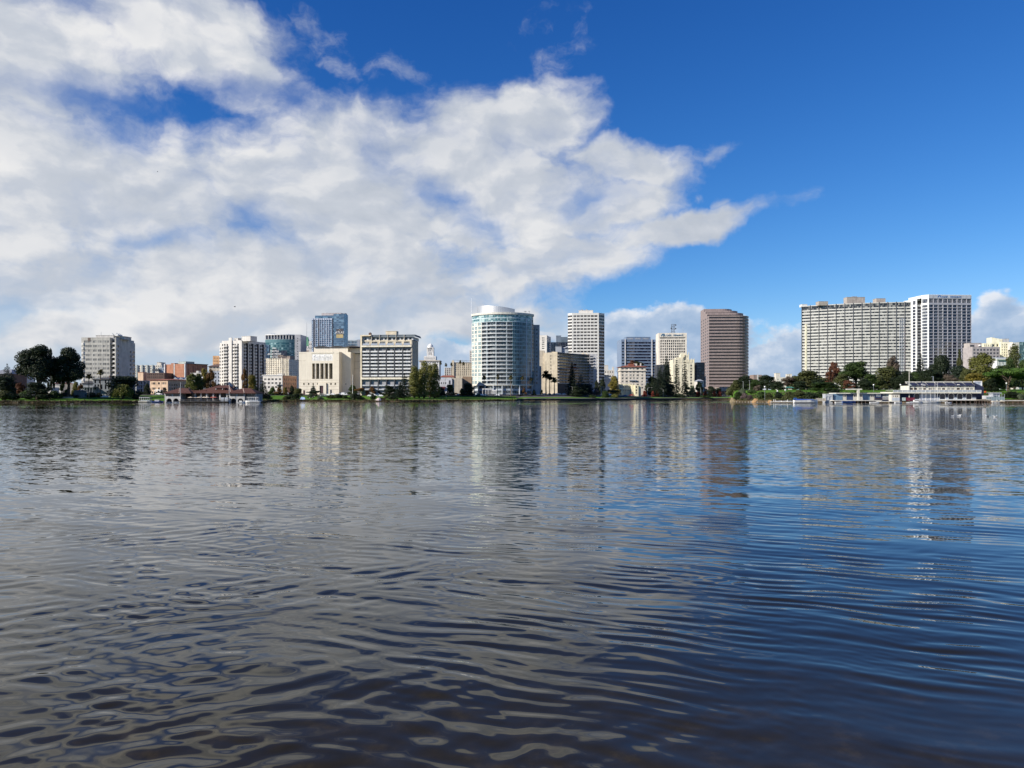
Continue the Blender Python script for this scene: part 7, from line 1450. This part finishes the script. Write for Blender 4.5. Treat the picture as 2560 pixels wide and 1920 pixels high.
T('tree', 'open0', 1310, 970, 14, 49, 'autumn', 'small orange tree at the right base of the round glass tower'); T('tree', 'round2', 1335, 973, 11, 50, 'dark', 'small dark tree by the curved lamp'); T('tree', 'open1', 1354, 974, 10, 50, 'yellow', 'small golden tree right of the curved lamp'); T('shrub', 'shrub0', 1196, 984, 16, 50, 'pale', 'pale shrub at the entrance of the round glass tower')
T('date_palm', 'date_palm', 1365, 927, 22, 58, 'dark', 'tallest dark palm of the three before the cream end wall', name='date_palm'); T('date_palm', 'date_palm', 1374, 934, 18, 66, 'dark', 'middle dark palm of the three before the cream end wall'); T('date_palm', 'date_palm', 1386, 943, 17, 60, 'palm', 'lowest palm of the three before the cream end wall')
T('redwood', 'redwood', 1430, 905, 34, 44, 'pine', 'tall dark redwood before the curved flats', depth=.8); T('tree', 'cedar', 1452, 936, 38, 40, 'pine', 'dark broad conifer right of the tall redwood'); T('tree', 'round3', 1468, 955, 34, 44, 'pine', 'dark heavy tree right of the broad conifer'); T('tree', 'round1', 1442, 965, 36, 30, 'dark', 'dark low tree at the redwood foot')
T('tree', 'open0', 1491, 971, 24, 30, 'mauve', 'bare mauve grey tree right of the dark redwood group'); T('shrub', 'round0', 1513, 976, 22, 14, 'green', 'green round bush at the lakeside wall before the yellow flats'); T('shrub', 'umbrella', 1534, 974, 26, 26, 'dark', 'dark flat topped tree before the yellow flats'); T('shrub', 'shrub1', 1538, 984, 20, 14, 'lime', 'pale lime shrub under the flat topped tree'); T('tree', 'round2', 1506, 944, 20, 80, 'dark', 'dark tree behind the bare mauve one'); T('tree', 'round0', 1492, 950, 16, 76, 'dark', 'dark tree right of the curved flats')
T('ginkgo', 'round1', 1535, 939, 32, 64, 'yellow', 'golden yellow round tree left of the pale hotel', name='tree'); T('shrub', 'shrub0', 1480, 987, 24, 10, 'green', 'low green bush on the wall edge below the bare mauve tree')
for k, (px, w, lab) in enumerate(((1582, 22, 'left of the three roof trees on the pale hotel'), (1592, 20, 'middle of the three roof trees on the pale hotel'), (1602, 16, 'right of the three roof trees on the pale hotel'))): tree('roof_tree', 'tree', 'round%d' % k, px, 901 + 2 * k, w, 796, 'olive' if k else 'rust', 'leafy tree, ' + lab, 'roof trees on the pale hotel', ybase=914)
T('conifer', 'redwood', 1667, 890, 40, 50, 'pine', 'tall dark pine before the blue lettered tower', depth=.7); T('conifer', 'redwood', 1650, 917, 36, 40, 'pine', 'dark pine left of the tallest pine', depth=.7); T('tree', 'round0', 1632, 938, 34, 60, 'dark', 'dark tree right of the pale hotel'); T('tree', 'cedar', 1640, 948, 38, 30, 'pine', 'dark lower conifer before the two pines'); T('tree', 'round3', 1672, 955, 34, 36, 'pine', 'dark low tree at the foot of the tallest pine'); T('tree', 'round2', 1620, 955, 22, 46, 'dark', 'dark low tree at the right corner of the pale hotel')
T('conifer', 'ragged', 1692, 894, 19, 22, 'pine', 'ragged open conifer before the cream stepped tower, left of two'); T('conifer', 'ragged2', 1712, 892, 23, 22, 'pine', 'ragged open conifer before the cream stepped tower, right of two')
T('tree', 'open2', 1717, 960, 20, 30, 'pale', 'pale green airy tree under the right ragged conifer'); T('tree', 'round0', 1731, 963, 20, 32, 'pale', 'pale green tree left of the dark small ones'); T('tree', 'round2', 1748, 952, 24, 44, 'dark', 'dark tree before the navy building'); T('tree', 'round1', 1778, 965, 28, 36, 'dark', 'dark round tree under the brown tower, left of two'); T('tree', 'round3', 1795, 967, 20, 40, 'dark', 'dark round tree under the brown tower, right of two'); T('shrub', 'shrub1', 1700, 984, 30, 14, 'dark', 'dark hedge at the wall below the ragged conifers'); T('shrub', 'shrub0', 1762, 988, 34, 8, 'green', 'low green hedge on the wall under the red trees')
for k, (px, w, lab) in enumerate(((1612, 13, 'first small red tree from the left on the middle shore'), (1632, 10, 'second small red tree from the left on the middle shore'), (1644, 10, 'third small red tree, beside the low dark conifer'), (1746, 13, 'reddest small tree, before the dark trees left of the brown tower'), (1763, 11, 'small red tree at the left podium of the brown tower'), (1786, 9, 'small red tree before the dark round trees'), (1799, 11, 'small red tree at the right end of the middle shore'))): T('red tree', 'round%d' % (k % 4), px, 976 + (k % 2), w, 26, 'red', lab, 'small red trees along the middle shore', name='tree')
# the peninsula
P = [('round2', 1862, 937, 56, 70, 'dark', 'dark green oak, first on the peninsula beside the brown tower'), ('round0', 1918, 936, 62, 90, 'dark', 'dark dense oak behind the sandy cliff'), ('open1', 1968, 940, 50, 80, 'twig', 'grey brown thin tree right of the dense oak'), ('round1', 2022, 926, 92, 80, 'olive', 'wide dark olive oak left of the rusty trees'), ('open0', 2085, 901, 40, 100, 'rust', 'tall rusty brown bare tree before the wide white slab'), ('open2', 2074, 915, 26, 92, 'rust', 'lower rusty brown bare tree left of the tall one'),
     ('euca0', 2140, 900, 84, 72, 'green', 'large green pine with pale forked trunk before the wide white slab'), ('round3', 2062, 952, 80, 44, 'green', 'green low spreading tree above the covered boat'), ('round0', 2216, 914, 92, 84, 'olive', 'broad olive tree behind the blue shed'), ('open1', 2234, 888, 50, 120, 'twig', 'brownish thin tree top before the hoist on the wide slab'), ('fir', 2301, 884, 38, 100, 'pine', 'dark pointed conifer before the tallest tower'), ('round2', 2266, 925, 50, 60, 'dark', 'dark tree behind the left end of the boathouse'), ('round1', 2352, 887, 66, 96, 'dark', 'dark broad tree before the tallest tower'), ('round3', 2395, 906, 44, 88, 'pine', 'very dark tree left of the big olive tree'), ('open2', 2400, 870, 18, 104, 'olive', 'thin tall olive tree top against the tallest tower'),
     ('round0', 2452, 880, 82, 84, 'lime', 'big yellow olive tree right of the tallest tower'), ('round1', 2438, 932, 74, 50, 'yellow', 'golden low tree behind the boathouse roof end'), ('open0', 2372, 934, 58, 44, 'twig', 'brown thin tree behind the boathouse roof'), ('umbrella', 2520, 918, 96, 40, 'bright', 'wide bright green umbrella shaped tree at the right shore'), ('umbrella', 2556, 930, 60, 46, 'bright', 'bright green spreading tree cut by the right picture edge'), ('poplar0', 2536, 859, 30, 150, 'olive', 'tall olive eucalyptus before the pale yellow hospital'), ('round2', 2525, 891, 32, 110, 'green', 'green tree under the tall olive eucalyptus'), ('round3', 2562, 889, 34, 110, 'green', 'green tree at the right edge below the glass block'), ('round0', 2318, 920, 60, 64, 'dark', 'dark tree behind the middle of the boathouse'), ('round1', 2175, 935, 50, 60, 'green', 'green dark tree under the pale trunked pine'), ('open2', 2120, 950, 40, 52, 'rust', 'rusty low bush under the pale trunked pine'), ('round2', 2492, 935, 50, 52, 'green', 'mid green tree left of the umbrella shaped tree'), ('round3', 2000, 950, 44, 60, 'dark', 'dark low tree under the wide olive oak')]
P += [('round1', 1888, 948, 40, 60, 'green', 'green low oak between the first oak and the dense one'), ('round2', 1945, 952, 42, 64, 'dark', 'dark low oak right of the dense oak'), ('round0', 1990, 938, 46, 88, 'olive', 'olive oak filling the gap left of the wide olive oak'), ('round3', 2044, 945, 50, 74, 'dark', 'dark oak right of the wide olive oak'), ('round1', 2104, 935, 50, 66, 'olive', 'olive low tree below the tall rusty one'), ('round2', 2160, 945, 44, 52, 'dark', 'dark low tree right below the pale trunked pine'), ('round0', 2196, 940, 46, 60, 'olive', 'olive low tree left behind the blue shed'), ('round3', 2243, 938, 48, 62, 'dark', 'dark low tree behind the left deck end of the boathouse'), ('round1', 2290, 928, 44, 74, 'green', 'green tree right of the boathouse flagpole'), ('round2', 2340, 922, 48, 66, 'dark', 'dark tree behind the lamp mast'), ('round0', 2416, 918, 44, 66, 'olive', 'olive tree between the very dark one and the big olive one'), ('round3', 2508, 905, 44, 90, 'green', 'green tree before the white roofed pavilion'), ('round1', 2476, 946, 40, 40, 'dark', 'dark tree right behind the framed screen')]
for kd, px, yt, w, d, lf, lab in P: T('tree', kd, px, yt, w, d, lf, lab)
S = [(1832, 962, 34, 20, 'olive', 'olive bush tangle at the tip of the peninsula'), (1845, 978, 24, 6, 'green', 'green bush hanging over the water at the peninsula tip'), (1857, 970, 22, 18, 'pale', 'pale round bush left of the sandy cliff'), (1862, 982, 20, 7, 'mauve', 'grey dry bush under the pale round bush'), (1875, 987, 18, 5, 'mauve', 'brown grey bush beside the orange cliff'), (1880, 973, 24, 26, 'green', 'green bush above the orange cliff'), (1906, 978, 32, 10, 'green', 'green bush right of the orange cliff'), (1922, 981, 20, 9, 'olive', 'olive bush between the two sandy patches'), (1946, 979, 28, 10, 'dark', 'dark bush behind the white floating dock'), (1972, 978, 34, 9, 'olive', 'olive bush behind the dock posts'), (1998, 974, 38, 10, 'olive', 'tall olive bush behind the covered boat'), (2024, 980, 34, 10, 'dark', 'dark bush right of the covered boat'), (2046, 978, 32, 14, 'green', 'green bush behind the ramp fence'), (2530, 978, 42, 12, 'dark', 'dark low bush at the foot of the umbrella shaped tree'), (2550, 984, 22, 8, 'pale', 'pale thin shrub at the right edge'), (1894, 962, 24, 44, 'twig', 'twiggy grey bush on the slope above the cliff'), (1840, 948, 28, 50, 'olive', 'olive bushy tree left of the first peninsula oak'), (2085, 974, 40, 26, 'dark', 'dark bush behind the pale kiosk')]
for k, (px, yt, w, d, lf, lab) in enumerate(S): T('shrub', ('shrub0', 'round2', 'shrub1')[k % 3], px, yt, w, d, lf, lab)
# sandy cliff and rocks at the peninsula foot
def rock(name, label, px, Y, w, h, mt, cat, seed):
    r = random.Random(seed); o = thing(name, label, cat, (wx(px, Y), Y, -.2)); m = MB(); n, q = 12, 6
    for j in range(q + 1):
        t = j / q
        for k in range(n):
            a = 2 * pi * k / n; R = w / 2 * (1 - .62 * t ** 1.4) * r.uniform(.82, 1.15); m.v.append((R * cos(a), R * .6 * sin(a) + t * 2.2, h * t * r.uniform(.93, 1.07)))
    for j in range(q):
        for k in range(n): l = (k + 1) % n; m.f.append((j * n + k, j * n + l, (j + 1) * n + l, (j + 1) * n + k)); m.m.append(0)
    m.f.append(tuple(q * n + k for k in range(n))); m.m.append(0); m.build('stone', mt, o); return o
sand = M('sandstone', (.36, .22, .10), .95, .3, .8); grs = M('grey_rock', (.22, .19, .15), .95, .3, 1.0)
rock('sandy_cliff', 'orange sandy cliff at the foot of the peninsula', 1893, shore(1893) + 3, 6.5, 2.3, sand, 'cliff', 1); rock('sandy_cliff', 'smaller orange sandy bank left of the white dock', 1929, shore(1929) + 2, 4.5, 1.6, sand, 'cliff', 2); rock('sandy_cliff', 'pale sandy bank at the tip of the peninsula', 1834, shore(1838) + 2, 4.5, 3.0, M('pale_sand', (.24, .19, .11), .95, .3, .8), 'cliff', 3)
for k in range(12): px = 1836 + 7.5 * k; rock('rock', 'grey brown rock at the waterline of the peninsula tip', px, shore(max(px, 1839)) - .3 + random.uniform(0, 1), random.uniform(1.2, 2.4), random.uniform(.5, 1.0), grs, 'rock', 10 + k)['group'] = 'rocks at the waterline of the peninsula tip'
for k, (px, w) in enumerate(((2528, 2.2), (2540, 3.0), (2552, 2.0), (2022, 2.6), (2031, 3.0))): rock('rock', ('tan boulder on the bank under the umbrella shaped tree, %s from the left' % ORD[k]) if k < 3 else ('pale boulder behind the covered boat, %s of two' % ('left', 'right')[k - 3]), px, shore(px) + 6, w, w * .5, M('tan_boulder', (.34, .27, .19), .95, .25, 1.), 'rock', 40 + k)
# bank growth: scrub nobody could count
def scrub():
    r = np.random.default_rng(8); P = []
    for q in range(15000):
        px = r.uniform(-40, 1290); d = abs(r.normal()) * 2.2 + .3
        if 402 < px < 652: continue
        dens = .5 + .5 * sin(px * .11) * sin(px * .043 + 1)
        if r.random() > .25 + .75 * dens: continue
        Y = shore(px) + d; h = (.2 + (.3 if px < 420 else .65) * r.random() ** 2 * dens); c = np.array([wx(px, Y), Y, ground(px, d) + h * r.random()]); u = r.normal(size=3) * .32; v = r.normal(size=3) * .2; P.append([c - u, c - v, c + u, c + v])
    me = quads('bank_scrub', np.array(P)); me.materials.append(leafmat('leaves_bank', (.025, .028, .012), (.12, .09, .045))); tag(link('bank_scrub', me), kind='stuff')
    P = []
    for q in range(9000):
        px = r.uniform(1838, 2575); d = 3 + abs(r.normal()) * 12
        if px > 2040 and d < 12: continue
        Y = shore(px) + d; c = np.array([wx(px, Y), Y, ground(px, d) + .5 * r.random()]); u = r.normal(size=3) * .36; v = r.normal(size=3) * .25; P.append([c - u, c - v, c + u, c + v])
    me = quads('slope_scrub', np.array(P)); me.materials.append(leafmat('leaves_slope', (.03, .045, .015), (.11, .12, .04))); tag(link('slope_scrub', me), kind='stuff')
scrub()
# small things on the bank
o = thing('tarp_shelter', 'pale blue tarpaulin shelter at the water below the temple', 'tent', (wx(757, 516), 516, gz(757, 516))); m = MB(); m.poly([(-1.9, -1.2, 0), (1.9, -1.2, 0), (1.2, 0, 2.0), (-1.0, 0, 2.3)]); m.poly([(1.9, 1.2, 0), (-1.9, 1.2, 0), (-1.0, 0, 2.3), (1.2, 0, 2.0)]); m.poly([(-1.9, 1.2, 0), (-1.9, -1.2, 0), (-1.0, 0, 2.3)]); m.poly([(1.9, -1.2, 0), (1.9, 1.2, 0), (1.2, 0, 2.0)]); m.build('sheet', M('tarp_pale_blue', (.34, .46, .66), .7), o); m = MB(); m.tube((-1.0, 0, 2.3), (-1.0, 0, 2.6), .05); m.tube((1.2, 0, 2.), (1.2, 0, 2.3), .05); m.build('pole', STEEL, o)
o = thing('tarp_shelter', 'pale pink tarpaulin heap at the water before the balcony block', 'tent', (wx(947, 514), 514, gz(947, 514))); m = MB(); m.lathe([(2.0, 0), (1.7, .8), (1.1, 1.5), (.3, 1.9)], 9); m.build('sheet', M('tarp_pink', (.58, .47, .45), .8, .3, 1.), o); m = MB(); m.box(-2.6, -1.6, -.6, .3, 0, .8); m.build('bundle', M('bundle_grey', (.4, .36, .33)), o)
o = thing('colonnade', 'small white columned pergola on the lawn before the temple', 'pergola', (wx(800, 565), 565, gz(800, 565))); m = MB(); L = 4.2; m.box(-.2, L + .2, -.3, .3, 2.0, 2.3); m.box(-.2, L + .2, 1.7, 2.3, 2.0, 2.3); m.build('beam', WTRIM, o)
for k in range(4):
    for y in (0, 2): m = MB(); m.tube((L * k / 3, y, 0), (L * k / 3, y, 2.0), .16, .14, 8); m.build('column', WTRIM, o)
o = thing('low_wall', 'long low pale wall along the lawn under the left eucalyptus', 'wall', (wx(96, 447), 447, gz(96, 447) - .1)); L = wx(182, 447) - wx(96, 447); m = MB(); m.box(0, L, 0, .5, 0, .75); m.build('wall', CONC, o); m = MB(); m.box(-.05, L + .05, -.05, .55, .75, .85); m.build('coping', CREAM, o)
def person(label, px, Y, top, leg, zb=None, pose=0):
    o = thing('person', label, 'person', (wx(px, Y), Y, gz(px, Y) if zb is None else zb), pose)
    V = [(0, 0, .95), (0, 0, 1.2), (0, 0, 1.42), (0, 0, 1.52), (0, .01, 1.64), (-.10, 0, .90), (-.11, -.03, .5), (-.11, 0, .06), (-.11, -.12, .03), (.10, 0, .90), (.13, .05, .5), (.14, .1, .06), (.14, 0, .03), (-.19, 0, 1.40), (-.25, .02, 1.12), (-.24, -.08, .88), (.19, 0, 1.40), (.25, .03, 1.12), (.25, -.06, .88)]
    E = [(0, 1), (1, 2), (2, 3), (3, 4), (0, 5), (5, 6), (6, 7), (7, 8), (0, 9), (9, 10), (10, 11), (11, 12), (2, 13), (13, 14), (14, 15), (2, 16), (16, 17), (17, 18)]
    R = [.15, .14, .16, .06, .105, .10, .07, .05, .045, .10, .07, .05, .045, .07, .05, .035, .07, .05, .035]
    me = bpy.data.meshes.new('body'); me.from_pydata(V, E, []); q = link('body', me, o); sk = q.modifiers.new('skin', 'SKIN')
    for k, r in enumerate(R): me.skin_vertices[0].data[k].radius = (r, r)
    me.skin_vertices[0].data[0].use_root = True; q.modifiers.new('sub', 'SUBSURF').levels = 1; me.materials.append(leg)
    m = MB(); m.lathe([(.17, .92), (.19, 1.1), (.21, 1.36), (.12, 1.46), (.07, 1.5)], 10); m.build('jacket', top, o); m = MB(); m.lathe([(.115, 1.62), (.118, 1.7), (.06, 1.77)], 10); m.build('hair', BROWN, o); return o
sk = M('trousers_dark', (.03, .03, .045)); 
person('person in a white jacket standing on the lawn below the temple, left of two', 774, 523, WTRIM, sk); person('person in a tan jacket standing on the lawn below the temple, right of two', 781, 525, TAN, sk, pose=.6); person('person in a white top on the grass right of the poplars', 1116, 575, WTRIM, sk); person('person in pale clothes on the grass at the poplar trunks', 1073, 556, CREAM, sk, pose=1); person('person in blue standing beside the boathouse mast group', 2303, 399, M('jacket_blue', (.2, .3, .5)), sk, 1.3)
# birds
def bird_proto(label, white):
    o = thing('water_bird', label, 'bird'); m = MB()
    m.v = []; n = 8
    prof = [(-.30, .16, .02), (-.24, .15, .07), (-.10, .12, .125), (.06, .12, .13), (.18, .13, .09), (.25, .17, .055), (.27, .25, .05), (.30, .31, .06), (.36, .33, .05), (.42, .32, .012)]
    for x, z, r in prof:
        for k in range(n): a = 2 * pi * k / n; m.v.append((x, r * cos(a), z + r * .85 * sin(a)))
    for j in range(len(prof) - 1):
        for k in range(n): l = (k + 1) % n; m.f.append((j * n + k, j * n + l, (j + 1) * n + l, (j + 1) * n + k)); m.m.append(0)
    m.build('body', M('bird_white', (.75, .75, .74)) if white else M('bird_black', (.02, .02, .022)), o, True); m = MB()
    for s in (-1, 1): m.poly([(.10, s * .125, .17), (-.05, s * .14, .23), (-.36, s * .05, .17), (-.12, s * .15, .11)])
    m.build('wing', M('bird_grey', (.3, .31, .33)) if white else M('bird_black', (1, 1, 1)), o); return o
BW = bird_proto('white water bird floating at the right, first from the left of the row', True); BW['group'] = 'water birds at the right'
BS = [(2381, 1040.5), (2395, 1039.5), (2400, 1039), (2428, 1039.5), (2466, 1041), (2469, 1040.6), (2487, 1042), (2492, 1042)]; nb = 0
for k, (px, y) in enumerate(BS):
    Y = HC * F / (y - YH); loc = (wx(px, Y), Y, -.03); lab = 'white water bird floating at the right, %s from the left of the row' % ORD[k]
    if k == 0: BW.location = loc; BW.scale = (.8,) * 3
    elif k == 5: q = bird_proto('black water bird floating close behind a white one at the right', False); q.location = loc; q.scale = (.8,) * 3; q['group'] = 'water birds at the right'
    else: clone(BW, loc, random.uniform(0, 6), lab, (.8,) * 3)
for px, y, lab in ((777, 1022, 'lone white water bird floating before the temple reflection'), (415, 1021, 'lone dark speck of a water bird at left')):
    Y = HC * F / (y - YH); q = clone(BW, (wx(px, Y), Y, -.03), 1.0, lab, (.8,) * 3); del q['group']
def flying(label, px, y, Y, s):
    o = thing('flying_bird', label, 'bird', (wx(px, Y), Y, wz(y, Y)), .5); m = MB(); m.lathe([(.02, -.45), (.10, -.2), (.11, .1), (.06, .3), (.01, .45)], 8); q = m.build('body', M('bird_brown', (.14, .13, .13)), o, True); q.rotation_euler = (0, pi / 2, .3)
    for k in (-1, 1): m = MB(); m.poly([(.18, .05 * k, .02), (.1, .75 * k, .28), (-.05, 1.35 * k, .10), (-.12, .7 * k, .22), (-.2, .05 * k, .0)]); m.build('wing', M('bird_brown', (1, 1, 1)), o)
    o.scale = (s,) * 3
flying('dark gull flying over the gap left of the white balcony tower', 587, 767, 320, 1.1); flying('tiny dark bird high in the left clouds', 394, 429, 300, .6)
# picnic table roof on the peninsula lawn
o = thing('picnic_shelter', 'small teal roofed picnic shelter on the peninsula lawn', 'shelter', (wx(1974, 462), 462, gz(1974, 462))); m = MB(); m.hip(-2.3, 2.3, -1.5, 1.5, 1.9, 2.6, -1.2, 1.2, eave=.12); m.build('roof', M('teal_roof', (.05, .17, .13), .7), o)
for s in (-1.9, 1.9): m = MB(); m.tube((s, 0, -.3), (s, 0, 1.9), .1); m.build('post', M('teal_roof', (1, 1, 1)), o)
